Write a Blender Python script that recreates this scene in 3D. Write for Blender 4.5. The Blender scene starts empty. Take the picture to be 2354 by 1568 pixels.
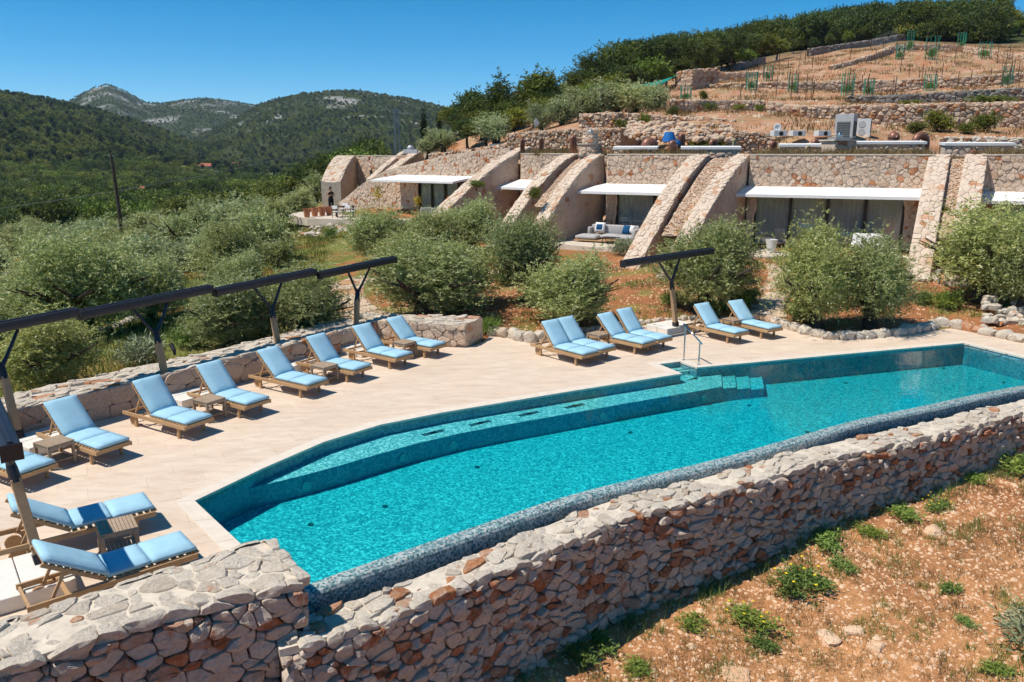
import bpy, bmesh, math, random
import numpy as np
from mathutils import Vector, Matrix

# ------------------------------------------------------------------ camera, world, sun, exposure
SC = bpy.context.scene
COL = SC.collection
F_PX, HORIZON, CAM_H = 1831.0, 350.0, 5.5          # focal length and horizon row on a 2354 x 1568 frame
PITCH = math.atan((784 - HORIZON) / F_PX)
cam_d = bpy.data.cameras.new('camera'); cam = bpy.data.objects.new('camera', cam_d); COL.objects.link(cam)
cam_d.sensor_width = 36; cam_d.lens = 36 * F_PX / 2354
cam_d.clip_start = 0.1; cam_d.clip_end = 12000
cam.location = (0, 0, CAM_H); cam.rotation_euler = (math.pi / 2 - PITCH, 0, 0)
SC.camera = cam

SUN_DIR = Vector((-0.95, -0.31, 0)).normalized()
SUN_EL = math.radians(60)
world = bpy.data.worlds.new('World'); SC.world = world; world.use_nodes = True
wn = world.node_tree; wn.nodes.clear()
w_out = wn.nodes.new('ShaderNodeOutputWorld'); w_bg = wn.nodes.new('ShaderNodeBackground')
w_sky = wn.nodes.new('ShaderNodeTexSky'); w_sky.sky_type = 'NISHITA'; w_sky.sun_disc = False
w_sky.sun_elevation = SUN_EL
w_sky.sun_rotation = math.atan2(SUN_DIR.x, SUN_DIR.y)
w_sky.air_density = 0.7; w_sky.dust_density = 0.0; w_sky.ozone_density = 4.0; w_sky.altitude = 1500
w_hsv = wn.nodes.new('ShaderNodeHueSaturation'); w_hsv.inputs['Saturation'].default_value = 1.38; w_hsv.inputs['Hue'].default_value = 0.486
w_bg.inputs['Strength'].default_value = 0.128
wn.links.new(w_sky.outputs[0], w_hsv.inputs['Color']); wn.links.new(w_hsv.outputs[0], w_bg.inputs[0]); wn.links.new(w_bg.outputs[0], w_out.inputs[0])
sun_d = bpy.data.lights.new('sun', 'SUN'); sun = bpy.data.objects.new('sun', sun_d); COL.objects.link(sun)
sun_d.energy = 4.6; sun_d.angle = math.radians(0.53); sun_d.color = (1.0, 0.94, 0.84)
to_sun = Vector((SUN_DIR.x * math.cos(SUN_EL), SUN_DIR.y * math.cos(SUN_EL), math.sin(SUN_EL)))
sun.rotation_euler = to_sun.to_track_quat('Z', 'Y').to_euler(); sun.location = (-20, -6, 40)
SC.view_settings.view_transform = 'Standard'; SC.view_settings.look = 'None'
SC.view_settings.exposure = 0.15; SC.view_settings.gamma = 1.0; SC.view_settings.use_curve_mapping = False
SC.render.engine = 'CYCLES'
SC.cycles.use_denoising = True
SC.cycles.use_adaptive_sampling = True; SC.cycles.adaptive_threshold = 0.03; SC.cycles.adaptive_min_samples = 16
SC.cycles.max_bounces = 5; SC.cycles.diffuse_bounces = 4; SC.cycles.glossy_bounces = 2
SC.cycles.transparent_max_bounces = 12; SC.cycles.transmission_bounces = 4; SC.cycles.volume_bounces = 0
SC.cycles.sample_clamp_indirect = 6.0; SC.cycles.caustics_reflective = False; SC.cycles.caustics_refractive = False

# ------------------------------------------------------------------ measuring helpers
SP, CP = math.sin(PITCH), math.cos(PITCH)
def g(u, v, z=0.0):
    """plan point at height z seen along frame column u, row v"""
    x = (u - 1177) / F_PX; y = (v - 784) / F_PX
    d = (x, CP - y * SP, -SP - y * CP); t = (z - CAM_H) / d[2]
    return Vector((d[0] * t, d[1] * t, z))
def zof(v, Y):
    return CAM_H + Y * math.tan(math.atan((784 - v) / F_PX) - PITCH)
def at(u, Y, z):
    return Vector(((u - 1177) / F_PX * (Y * CP + (CAM_H - z) * SP), Y, z))
def pv(u, v, Y):
    return at(u, Y, zof(v, Y))

# ------------------------------------------------------------------ object helpers
def link(name, me, mat=None, parent=None, loc=None, rot=None):
    o = bpy.data.objects.new(name, me); COL.objects.link(o)
    if mat is not None and me is not None and len(me.materials) == 0: me.materials.append(mat)
    if parent is not None: o.parent = parent
    if loc is not None: o.location = loc
    if rot is not None: o.rotation_euler = rot
    return o
def empty(name, loc=(0, 0, 0), rz=0.0, label=None, cat=None, group=None, parent=None):
    o = bpy.data.objects.new(name, None); COL.objects.link(o)
    o.empty_display_size = 0.2; o.location = loc; o.rotation_euler = (0, 0, rz)
    if parent is not None: o.parent = parent
    return tag(o, label, cat, group)
def tag(o, label=None, cat=None, group=None, kind=None):
    if label: o['label'] = label
    if cat: o['category'] = cat
    if group: o['group'] = group
    if kind: o['kind'] = kind
    return o
def pydata(name, V, Fc, smooth=False):
    me = bpy.data.meshes.new(name); me.from_pydata([tuple(v) for v in V], [], [tuple(f) for f in Fc])
    if smooth: me.polygons.foreach_set('use_smooth', [True] * len(me.polygons))
    me.update(); return me
def npmesh(name, V, Fq, attrs=None, smooth=False):
    """fast mesh from numpy arrays: V (n,3), Fq (m,k)"""
    me = bpy.data.meshes.new(name); V = np.asarray(V, dtype=np.float32); Fq = np.asarray(Fq, dtype=np.int32)
    m, k = Fq.shape
    me.vertices.add(len(V)); me.vertices.foreach_set('co', V.ravel())
    me.loops.add(m * k); me.loops.foreach_set('vertex_index', Fq.ravel())
    me.polygons.add(m); me.polygons.foreach_set('loop_start', np.arange(0, m * k, k, dtype=np.int32))
    if smooth: me.polygons.foreach_set('use_smooth', np.ones(m, dtype=bool))
    me.update(calc_edges=True)
    for nm, a in (attrs or {}).items():
        a = np.asarray(a, dtype=np.float32)
        if a.ndim == 1:
            at_ = me.attributes.new(nm, 'FLOAT', 'POINT'); at_.data.foreach_set('value', a)
        else:
            at_ = me.attributes.new(nm, 'FLOAT_COLOR', 'POINT')
            at_.data.foreach_set('color', np.concatenate([a, np.ones((len(a), 1), np.float32)], 1).ravel())
    return me
class MB:
    """collects simple solids into one mesh"""
    def __init__(s): s.V = []; s.F = []
    def add(s, V, Fc):
        n = len(s.V); s.V += [tuple(v) for v in V]; s.F += [tuple(i + n for i in f) for f in Fc]; return s
    def box(s, c, size, rz=0.0, bev=0.0, rot=None):
        hx, hy, hz = size[0] / 2, size[1] / 2, size[2] / 2
        if bev > 0:
            bm = bmesh.new(); bmesh.ops.create_cube(bm, size=1.0)
            for v in bm.verts: v.co = Vector((v.co.x * size[0], v.co.y * size[1], v.co.z * size[2]))
            bmesh.ops.bevel(bm, geom=bm.edges[:] + bm.verts[:], offset=bev, segments=2, affect='EDGES', profile=0.5)
            bm.verts.index_update(); V = [v.co.copy() for v in bm.verts]; Fc = [[v.index for v in f.verts] for f in bm.faces]; bm.free()
        else:
            V = [Vector((x, y, z)) for x in (-hx, hx) for y in (-hy, hy) for z in (-hz, hz)]
            Fc = [(0, 1, 3, 2), (4, 6, 7, 5), (0, 4, 5, 1), (2, 3, 7, 6), (0, 2, 6, 4), (1, 5, 7, 3)]
        M = rot if rot is not None else Matrix.Rotation(rz, 3, 'Z')
        c = Vector(c)
        return s.add([M @ v + c for v in V], Fc)
    def bar(s, a, b, w, h=None, up=(0, 0, 1), bev=0.0):
        a = Vector(a); b = Vector(b); d = b - a; L = d.length; x = d.normalized(); u = Vector(up)
        if abs(x.dot(u)) > 0.98: u = Vector((1, 0, 0))
        y = u.cross(x).normalized(); z = x.cross(y)
        M = Matrix((x, y, z)).transposed()
        return s.box((a + b) / 2, (L, w, h if h else w), rot=M, bev=bev)
    def tube(s, pts, r, n=8, cap=True):
        pts = [Vector(p) for p in pts]; rings = []
        rs = r if isinstance(r, (list, tuple)) else [r] * len(pts)
        prev = None
        for i, p in enumerate(pts):
            d = (pts[min(i + 1, len(pts) - 1)] - pts[max(i - 1, 0)]).normalized()
            ref = Vector((0, 0, 1)) if abs(d.z) < 0.95 else Vector((1, 0, 0))
            if prev is not None: x = (prev - d * prev.dot(d)).normalized()
            else: x = ref.cross(d).normalized()
            prev = x; y = d.cross(x)
            rings.append([p + (x * math.cos(2 * math.pi * k / n) + y * math.sin(2 * math.pi * k / n)) * rs[i] for k in range(n)])
        V = [v for rg in rings for v in rg]; Fc = []
        for i in range(len(pts) - 1):
            for k in range(n):
                k2 = (k + 1) % n; Fc.append((i * n + k, i * n + k2, (i + 1) * n + k2, (i + 1) * n + k))
        if cap: Fc.append(tuple(range(n - 1, -1, -1))); Fc.append(tuple((len(pts) - 1) * n + k for k in range(n)))
        return s.add(V, Fc)
    def lathe(s, prof, n=16, c=(0, 0, 0)):
        c = Vector(c); V = []; Fc = []
        for r, z in prof:
            for k in range(n): V.append(c + Vector((r * math.cos(2 * math.pi * k / n), r * math.sin(2 * math.pi * k / n), z)))
        for i in range(len(prof) - 1):
            for k in range(n):
                k2 = (k + 1) % n; Fc.append((i * n + k, i * n + k2, (i + 1) * n + k2, (i + 1) * n + k))
        Fc.append(tuple(range(n - 1, -1, -1))); Fc.append(tuple((len(prof) - 1) * n + k for k in range(n)))
        return s.add(V, Fc)
    def prism(s, poly, z0, z1):
        n = len(poly)
        if sum(poly[i][0] * poly[(i + 1) % n][1] - poly[(i + 1) % n][0] * poly[i][1] for i in range(n)) < 0: poly = list(poly)[::-1]
        V = [(p[0], p[1], z0) for p in poly] + [(p[0], p[1], z1) for p in poly]
        Fc = [tuple(range(n - 1, -1, -1)), tuple(range(n, 2 * n))] + [(i, (i + 1) % n, n + (i + 1) % n, n + i) for i in range(n)]
        return s.add(V, Fc)
    def mesh(s, name, smooth=False): return pydata(name, s.V, s.F, smooth)
    def build(s, name, mat, parent=None, loc=None, smooth=False, rot=None):
        return link(name, s.mesh(name, smooth), mat, parent, loc, rot)
def bevel(o, w=0.01, seg=2):
    m = o.modifiers.new('bevel', 'BEVEL'); m.width = w; m.segments = seg; m.limit_method = 'ANGLE'; m.angle_limit = math.radians(35); return o
def copy_tree(o, parent=None):
    c = o.copy(); COL.objects.link(c); c.parent = parent
    for ch in list(o.children): copy_tree(ch, c)
    return c

# ------------------------------------------------------------------ materials
MATS = {}
class NT:
    def __init__(s, name):
        s.m = bpy.data.materials.new(name); s.m.use_nodes = True; s.t = s.m.node_tree; s.t.nodes.clear()
        s.out = s.n('ShaderNodeOutputMaterial'); MATS[name] = s.m
    def n(s, typ, **kw):
        nd = s.t.nodes.new(typ)
        for k, v in kw.items(): setattr(nd, k, v)
        return nd
    def l(s, a, b): s.t.links.new(a, b)
    def pos(s): return s.n('ShaderNodeNewGeometry').outputs['Position']
    def obj(s): return s.n('ShaderNodeTexCoord').outputs['Object']
    def noise(s, vec, scale, detail=4, rough=0.55, dist=0.0):
        nd = s.n('ShaderNodeTexNoise'); nd.inputs['Scale'].default_value = scale; nd.inputs['Detail'].default_value = detail
        nd.inputs['Roughness'].default_value = rough; nd.inputs['Distortion'].default_value = dist
        if vec is not None: s.l(vec, nd.inputs['Vector'])
        return nd.outputs['Fac']
    def ramp(s, fac, stops, interp='LINEAR'):
        nd = s.n('ShaderNodeValToRGB'); r = nd.color_ramp; r.interpolation = interp
        while len(r.elements) > 1: r.elements.remove(r.elements[-1])
        for i, (p, c) in enumerate(stops):
            e = r.elements[0] if i == 0 else r.elements.new(p)
            e.position = p; e.color = (c, c, c, 1) if isinstance(c, (int, float)) else (*c, 1)
        s.l(fac, nd.inputs[0]); return nd.outputs[0]
    def mix(s, fac, a, b, mode='MIX'):
        nd = s.n('ShaderNodeMix', data_type='RGBA', blend_type=mode)
        for sock, v in ((nd.inputs[0], fac), (nd.inputs[6], a), (nd.inputs[7], b)):
            if isinstance(v, (int, float)): sock.default_value = v
            elif isinstance(v, tuple): sock.default_value = (*v, 1)
            else: s.l(v, sock)
        return nd.outputs[2]
    def math(s, op, a, b=None):
        nd = s.n('ShaderNodeMath', operation=op)
        for i, v in enumerate((a, b)):
            if v is None: continue
            if isinstance(v, (int, float)): nd.inputs[i].default_value = v
            else: s.l(v, nd.inputs[i])
        return nd.outputs[0]
    def attr(s, name):
        return s.n('ShaderNodeAttribute', attribute_name=name)
    def rnd(s): return s.n('ShaderNodeObjectInfo').outputs['Random']
    def bump(s, h, strength=0.4, dist=0.02):
        nd = s.n('ShaderNodeBump'); nd.inputs['Strength'].default_value = strength; nd.inputs['Distance'].default_value = dist
        s.l(h, nd.inputs['Height']); return nd.outputs[0]
    def bsdf(s, col, rough=0.8, spec=0.3, metal=0.0, normal=None):
        b = s.n('ShaderNodeBsdfPrincipled')
        if isinstance(col, tuple): b.inputs['Base Color'].default_value = (*col, 1)
        else: s.l(col, b.inputs['Base Color'])
        if isinstance(rough, (int, float)): b.inputs['Roughness'].default_value = rough
        else: s.l(rough, b.inputs['Roughness'])
        b.inputs['Specular IOR Level'].default_value = spec; b.inputs['Metallic'].default_value = metal
        if normal is not None: s.l(normal, b.inputs['Normal'])
        s.l(b.outputs[0], s.out.inputs[0]); return b
def plain(name, col, rough=0.6, spec=0.3, metal=0.0, var=0.08, scale=12.0, bump=0.0):
    t = NT(name); p = t.pos()
    n = t.noise(p, scale, 5, 0.6)
    k = t.ramp(n, [(0.3, tuple(c * (1 - var * 1.6) for c in col)), (0.7, tuple(min(1, c * (1 + var)) for c in col))])
    t.bsdf(k, rough, spec, metal, t.bump(n, bump, 0.01) if bump else None); return t.m
def stone_mat(name, pale, mid, dark, rust, rust_at=0.86, patch=0.62, bump=0.6, scale=1.0, moss=None):
    """rubble limestone: per-stone attribute r picks the tone, noise adds rust patches and pitting"""
    t = NT(name); p = t.pos(); a = t.attr('r').outputs['Fac']
    base = t.ramp(a, [(0.0, pale), (0.28, tuple((x + y) / 2 for x, y in zip(pale, mid))), (0.5, mid), (0.72, pale), (rust_at - 0.06, dark), (rust_at, rust), (1.0, tuple(c * 0.75 for c in rust))])
    n1 = t.noise(p, 3.2 * scale, 6, 0.62, 0.3); n2 = t.noise(p, 22 * scale, 6, 0.7)
    n0 = t.noise(p, 7.0 * scale, 5, 0.7, 0.4); base = t.mix(t.ramp(n0, [(0.45, 0.0), (0.65, 0.45)]), base, pale)
    rp = t.ramp(n1, [(patch, 0.0), (patch + 0.07, 0.75)])
    c = t.mix(rp, base, rust)
    sh = t.ramp(n2, [(0.25, 0.66), (0.55, 1.0), (0.8, 1.12)])
    c = t.mix(1.0, c, sh, 'MULTIPLY')
    n3 = t.noise(p, 9 * scale, 8, 0.68); hh = t.math('ADD', n3, t.math('MULTIPLY', n2, 0.35))
    t.bsdf(c, 0.92, 0.15, 0.0, t.bump(hh, bump, 0.05 / scale)); return t.m
PALE, MID, GREY, RUST = (0.57, 0.49, 0.40), (0.47, 0.385, 0.30), (0.34, 0.29, 0.24), (0.45, 0.165, 0.06)
stone_mat('dry_stone', (0.58, 0.485, 0.395), (0.51, 0.40, 0.315), (0.42, 0.30, 0.22), (0.40, 0.15, 0.065), 0.85, 0.575, 0.8)
stone_mat('cap_stone', (0.68, 0.595, 0.49), (0.62, 0.525, 0.42), (0.55, 0.455, 0.355), (0.52, 0.215, 0.09), 0.94, 0.63, 1.1)
stone_mat('house_stone', (0.70, 0.545, 0.415), (0.65, 0.475, 0.345), (0.61, 0.42, 0.295), (0.54, 0.20, 0.075), 0.95, 0.635, 0.8)
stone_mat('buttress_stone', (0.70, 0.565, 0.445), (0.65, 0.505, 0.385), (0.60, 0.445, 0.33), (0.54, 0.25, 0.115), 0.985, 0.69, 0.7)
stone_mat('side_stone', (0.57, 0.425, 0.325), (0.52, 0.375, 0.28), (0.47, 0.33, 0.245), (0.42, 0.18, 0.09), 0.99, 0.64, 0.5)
stone_mat('terrace_stone', (0.62, 0.47, 0.345), (0.55, 0.39, 0.27), (0.46, 0.31, 0.215), (0.50, 0.23, 0.105), 0.88, 0.62, 0.5)
stone_mat('dark_stone', (0.33, 0.29, 0.25), (0.25, 0.22, 0.19), (0.17, 0.15, 0.135), (0.32, 0.20, 0.13), 0.92, 0.68, 0.5)
plain('mortar_pale', (0.66, 0.57, 0.46), 0.95, 0.1, var=0.12, scale=6, bump=0.4)
plain('mortar_house', (0.60, 0.485, 0.38), 0.95, 0.1, var=0.14, scale=5, bump=0.4)
plain('mortar_side', (0.52, 0.38, 0.285), 0.95, 0.1, var=0.2, scale=3, bump=0.5)
plain('mortar_dark', (0.085, 0.06, 0.045), 0.95, 0.05, var=0.3, scale=5)
plain('mortar_terrace', (0.26, 0.16, 0.10), 0.95, 0.05, var=0.3, scale=3)
plain('white_plaster', (0.80, 0.785, 0.76), 0.7, 0.2, var=0.02, scale=2)
plain('white_slab', (0.74, 0.70, 0.64), 0.7, 0.2, var=0.05, scale=8)
plain('black_metal', (0.018, 0.017, 0.022), 0.42, 0.5, var=0.1, scale=5)
plain('dark_frame', (0.03, 0.022, 0.018), 0.5, 0.4, var=0.1, scale=5)
plain('steel', (0.62, 0.62, 0.62), 0.18, 0.5, 1.0, var=0.02)
plain('galv', (0.36, 0.37, 0.38), 0.5, 0.4, 0.6, var=0.1, scale=6)
plain('copper_brown', (0.27, 0.12, 0.075), 0.42, 0.4, 0.25, var=0.12, scale=5)
plain('hose_tan', (0.45, 0.36, 0.20), 0.6, 0.3)
plain('unit_grey', (0.46, 0.46, 0.46), 0.55, 0.3, var=0.05, scale=3)
plain('unit_white', (0.68, 0.68, 0.66), 0.5, 0.3, var=0.05, scale=3)
plain('grille_dark', (0.06, 0.08, 0.08), 0.6, 0.3, var=0.2, scale=20)
plain('tub_blue', (0.02, 0.14, 0.42), 0.35, 0.5, var=0.05)
plain('terracotta', (0.50, 0.20, 0.10), 0.8, 0.2, var=0.12, scale=6)
plain('guard_green', (0.02, 0.30, 0.20), 0.6, 0.2, var=0.1)
plain('stake', (0.11, 0.075, 0.055), 0.85, 0.1, var=0.2)
plain('pole_wood', (0.10, 0.075, 0.055), 0.9, 0.1, var=0.2, scale=4)
plain('bark', (0.085, 0.066, 0.05), 0.95, 0.1, var=0.35, scale=9, bump=0.8)
plain('bark_pine', (0.10, 0.07, 0.05), 0.95, 0.1, var=0.3, scale=6, bump=0.6)
plain('sofa_grey', (0.42, 0.41, 0.41), 0.9, 0.1, var=0.05, scale=20)
plain('cushion_white', (0.72, 0.71, 0.70), 0.9, 0.1, var=0.03)
plain('cushion_navy', (0.012, 0.075, 0.18), 0.9, 0.1, var=0.05)
plain('skin', (0.45, 0.24, 0.16), 0.6, 0.3, var=0.05)
plain('cloth_black', (0.015, 0.015, 0.018), 0.9, 0.1, var=0.1)
plain('cloth_pale', (0.55, 0.50, 0.46), 0.9, 0.1, var=0.05)
plain('hair', (0.03, 0.015, 0.01), 0.6, 0.3, var=0.1)
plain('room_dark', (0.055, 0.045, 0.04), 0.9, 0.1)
plain('roof_tile', (0.40, 0.14, 0.08), 0.9, 0.1, var=0.2, scale=3)
plain('drain_dark', (0.03, 0.09, 0.10), 0.4, 0.4)
plain('lamp_face', (0.20, 0.48, 0.50), 0.2, 0.6, var=0.1)
plain('road', (0.55, 0.49, 0.42), 0.95, 0.1, var=0.1, scale=0.2)
plain('asphalt', (0.20, 0.20, 0.21), 0.9, 0.2, var=0.1, scale=1.0)
plain('gravel_mat', (0.56, 0.41, 0.31), 0.95, 0.1, var=0.3, scale=10)
plain('pebble', (0.60, 0.44, 0.33), 0.95, 0.1, var=0.3, scale=7)

def wood(name, c1, c2, rough=0.65):
    t = NT(name); o = t.obj()
    mp = t.n('ShaderNodeMapping'); mp.inputs['Scale'].default_value = (1.2, 14, 14); t.l(o, mp.inputs[0])
    n = t.noise(mp.outputs[0], 3.0, 6, 0.65, 0.6); n2 = t.noise(t.pos(), 2.0, 3)
    c = t.ramp(n, [(0.3, c1), (0.7, c2)])
    c = t.mix(t.ramp(n2, [(0.35, 0.0), (0.7, 0.35)]), c, tuple(x * 0.72 for x in c1))
    t.bsdf(c, rough, 0.25, 0, t.bump(n, 0.25, 0.004)); return t.m
wood('teak', (0.40, 0.235, 0.115), (0.56, 0.365, 0.20))
wood('teak_grey', (0.36, 0.25, 0.165), (0.48, 0.36, 0.255))
wood('post_wood', (0.42, 0.255, 0.135), (0.54, 0.355, 0.205))
def fabric(name, col):
    t = NT(name); p = t.pos(); n = t.noise(p, 5, 4); f = t.noise(p, 240, 2)
    c = t.ramp(n, [(0.3, tuple(x * 0.93 for x in col)), (0.7, tuple(min(1, x * 1.04) for x in col))])
    t.bsdf(c, 0.9, 0.12, 0, t.bump(t.math('ADD', t.math('MULTIPLY', n, 2.0), t.math('MULTIPLY', f, 0.15)), 0.25, 0.02)); return t.m
fabric('cushion_blue', (0.36, 0.585, 0.71))

# leaves: attribute r per leaf
def leaf_mat(name, stops, rough=0.55, spec=0.3, var=0.25, trans=0.0):
    t = NT(name); a = t.attr('r').outputs['Fac']
    c = t.ramp(a, stops)
    rn_ = t.rnd(); v = t.ramp(rn_, [(0.0, 1 - var), (1.0, 1 + var)])
    c = t.mix(t.ramp(t.math('FRACT', t.math('MULTIPLY', rn_, 7.31)), [(0.35, 0.0), (1.0, min(1.0, var * 1.6))]), c, t.mix(1.0, c, (1.75, 1.35, 0.62), 'MULTIPLY'))
    c = t.mix(1.0, c, v, 'MULTIPLY')
    b = t.bsdf(c, rough, spec)
    if trans > 0:
        tr = t.n('ShaderNodeBsdfTranslucent'); t.l(c, tr.inputs['Color'])
        mx = t.n('ShaderNodeMixShader'); mx.inputs[0].default_value = trans
        t.l(b.outputs[0], mx.inputs[1]); t.l(tr.outputs[0], mx.inputs[2]); t.l(mx.outputs[0], t.out.inputs[0])
    return t.m
leaf_mat('olive_leaf', [(0, (0.199, 0.261, 0.082)), (0.5, (0.335, 0.385, 0.145)), (0.8, (0.548, 0.573, 0.271)), (1, (0.700, 0.700, 0.567))], 0.5, 0.35, 0.16, 0.3)
leaf_mat('olive_grey', [(0, (0.183, 0.244, 0.102)), (0.5, (0.341, 0.401, 0.183)), (1, (0.700, 0.700, 0.447))], 0.55, 0.3, 0.15, 0.3)
leaf_mat('pine_leaf', [(0, (0.045, 0.080, 0.025)), (0.6, (0.101, 0.145, 0.038)), (1, (0.192, 0.222, 0.062))], 0.6, 0.2, 0.3, 0.3)
leaf_mat('oak_leaf', [(0, (0.085, 0.125, 0.028)), (0.6, (0.182, 0.216, 0.046)), (1, (0.338, 0.352, 0.085))], 0.6, 0.25, 0.3, 0.3)
leaf_mat('bright_leaf', [(0, (0.097, 0.163, 0.021)), (0.6, (0.180, 0.254, 0.038)), (1, (0.300, 0.368, 0.077))], 0.6, 0.25, 0.3, 0.15)
leaf_mat('cypress_leaf', [(0, (0.019, 0.038, 0.016)), (1, (0.048, 0.072, 0.029))], 0.7, 0.15, 0.1)
leaf_mat('weed_leaf', [(0, (0.090, 0.165, 0.030)), (0.7, (0.195, 0.285, 0.068)), (1, (0.330, 0.390, 0.120))], 0.6, 0.25, 0.25, 0.2)
leaf_mat('lavender_leaf', [(0, (0.165, 0.210, 0.120)), (1, (0.375, 0.420, 0.285))], 0.7, 0.2, 0.15, 0.1)
leaf_mat('dry_grass', [(0, (0.128, 0.081, 0.041)), (0.6, (0.230, 0.162, 0.077)), (1, (0.323, 0.266, 0.126))], 0.8, 0.1, 0.1, 0.15)
leaf_mat('yellow_leaf', [(0, (0.38, 0.30, 0.03)), (1, (0.60, 0.50, 0.08))], 0.6, 0.2, 0.1, 0.2)
leaf_mat('flower_yellow', [(0, (0.75, 0.55, 0.02)), (1, (0.85, 0.65, 0.03))], 0.6, 0.2, 0.1)
leaf_mat('green_grass', [(0, (0.105, 0.150, 0.030)), (0.6, (0.195, 0.240, 0.053)), (1, (0.405, 0.360, 0.120))], 0.7, 0.15, 0.1, 0.2)

# ------------------------------------------------------------------ stone laying
def clip_half(poly, nx, ny, c):
    """keep the side nx*x + ny*y <= c"""
    out = []; n = len(poly)
    for i in range(n):
        a = poly[i]; b = poly[(i + 1) % n]
        da = nx * a[0] + ny * a[1] - c; db = nx * b[0] + ny * b[1] - c
        if da <= 0: out.append(a)
        if (da < 0 < db) or (db < 0 < da):
            t = da / (da - db); out.append((a[0] + (b[0] - a[0]) * t, a[1] + (b[1] - a[1]) * t))
    return out
def cells(L, H, size, aspect, rng, wvar=0.5, keep=None):
    """irregular stone outlines filling the rectangle L x H (weighted Voronoi cells)"""
    sx = size * aspect; nx = max(1, int(round(L / sx))); ny = max(1, int(round(H / size)))
    sx = L / nx; sy = H / ny; grid = {}
    for j in range(-1, ny + 1):
        for i in range(-1, nx + 1):
            if rng.random() < 0.13: continue
            x = (i + 0.5 + 0.5 * (j % 2) + rng.uniform(-0.42, 0.42)) * sx; y = (j + 0.5 + rng.uniform(-0.38, 0.38)) * sy
            grid[(i, j)] = (x / aspect, y, (size * wvar * rng.random()) ** 2)
    out = []; La = L / aspect
    for (i, j), (x, y, w) in grid.items():
        if not (-0.02 < x < La + 0.02 and -0.02 < y < H + 0.02): continue
        if keep is not None and not keep(x * aspect, y): continue
        m = 2.4 * size
        poly = [(max(x - m, 0), max(y - m, 0)), (min(x + m, La), max(y - m, 0)), (min(x + m, La), min(y + m, H)), (max(x - m, 0), min(y + m, H))]
        for dj in (-2, -1, 0, 1, 2):
            for di in (-3, -2, -1, 0, 1, 2, 3):
                q = grid.get((i + di, j + dj))
                if q is None or (di == 0 and dj == 0): continue
                ax, ay = q[0] - x, q[1] - y
                c = 0.5 * (q[0] ** 2 + q[1] ** 2 - x * x - y * y + w - q[2])
                poly = clip_half(poly, ax, ay, c)
                if len(poly) < 3: break
            if len(poly) < 3: break
        if len(poly) >= 3: out.append([(px * aspect, py) for px, py in poly])
    return out
def stone_geo(poly, mapf, gap, proud, depth, rng, fine=True, rough=0.25):
    """one stone: outline poly in (s, t), mapped by mapf(s, t) -> (point, outward normal)"""
    n = len(poly); cx = sum(p[0] for p in poly) / n; cy = sum(p[1] for p in poly) / n
    rad = math.sqrt(sum((p[0] - cx) ** 2 + (p[1] - cy) ** 2 for p in poly) / n)
    if rad < gap * 1.6: return None
    if fine:
        q = []
        for i in range(n):
            a = poly[i]; b = poly[(i + 1) % n]
            k1, k2 = rng.uniform(0.06, 0.22), rng.uniform(0.06, 0.22)
            q.append((a[0] * (1 - k1) + b[0] * k1, a[1] * (1 - k1) + b[1] * k1)); q.append((a[0] * k2 + b[0] * (1 - k2), a[1] * k2 + b[1] * (1 - k2)))
        q2 = []; m_ = len(q)
        for i in range(m_):
            a = q[i]; b = q[(i + 1) % m_]; q2.append(a); e = math.hypot(b[0] - a[0], b[1] - a[1])
            if e > 0.55 * rad: w_ = rng.uniform(-0.10, 0.09) * e; q2.append(((a[0] + b[0]) / 2 - (b[1] - a[1]) / e * w_, (a[1] + b[1]) / 2 + (b[0] - a[0]) / e * w_))
        poly = q2; n = len(poly)
    k = 1 - gap / rad
    pr = proud * rng.uniform(0.45, 1.4); tx, ty = rng.uniform(-1, 1) * rough, rng.uniform(-1, 1) * rough
    V = []; rings = []
    spec = [(1.0, -depth), (1.0, 0.62), (0.93, 0.93), (0.48, 1.0)] if fine else [(1.0, -depth), (0.97, 0.55), (0.62, 1.0)]
    for kk, hh in spec:
        ring = []
        for (x, y) in poly:
            s = cx + (x - cx) * k * kk; t = cy + (y - cy) * k * kk
            if hh < 0: h = hh
            else: h = pr * (hh + tx * (x - cx) / rad + ty * (y - cy) / rad + rng.uniform(-0.09, 0.09))
            P, N = mapf(s, t); V.append(P + N * h); ring.append(len(V) - 1)
        rings.append(ring)
    Fc = []
    for a, b in zip(rings[:-1], rings[1:]):
        for i in range(n):
            j = (i + 1) % n; Fc.append((a[i], a[j], b[j], b[i]))
    if fine:
        P, N = mapf(cx, cy); V.append(P + N * pr * (1.05 + rng.uniform(-0.1, 0.1))); c = len(V) - 1
        for i in range(n): Fc.append((rings[-1][i], rings[-1][(i + 1) % n], c))
    else:
        Fc.append(tuple(rings[-1]))
    return V, Fc, rad
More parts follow.
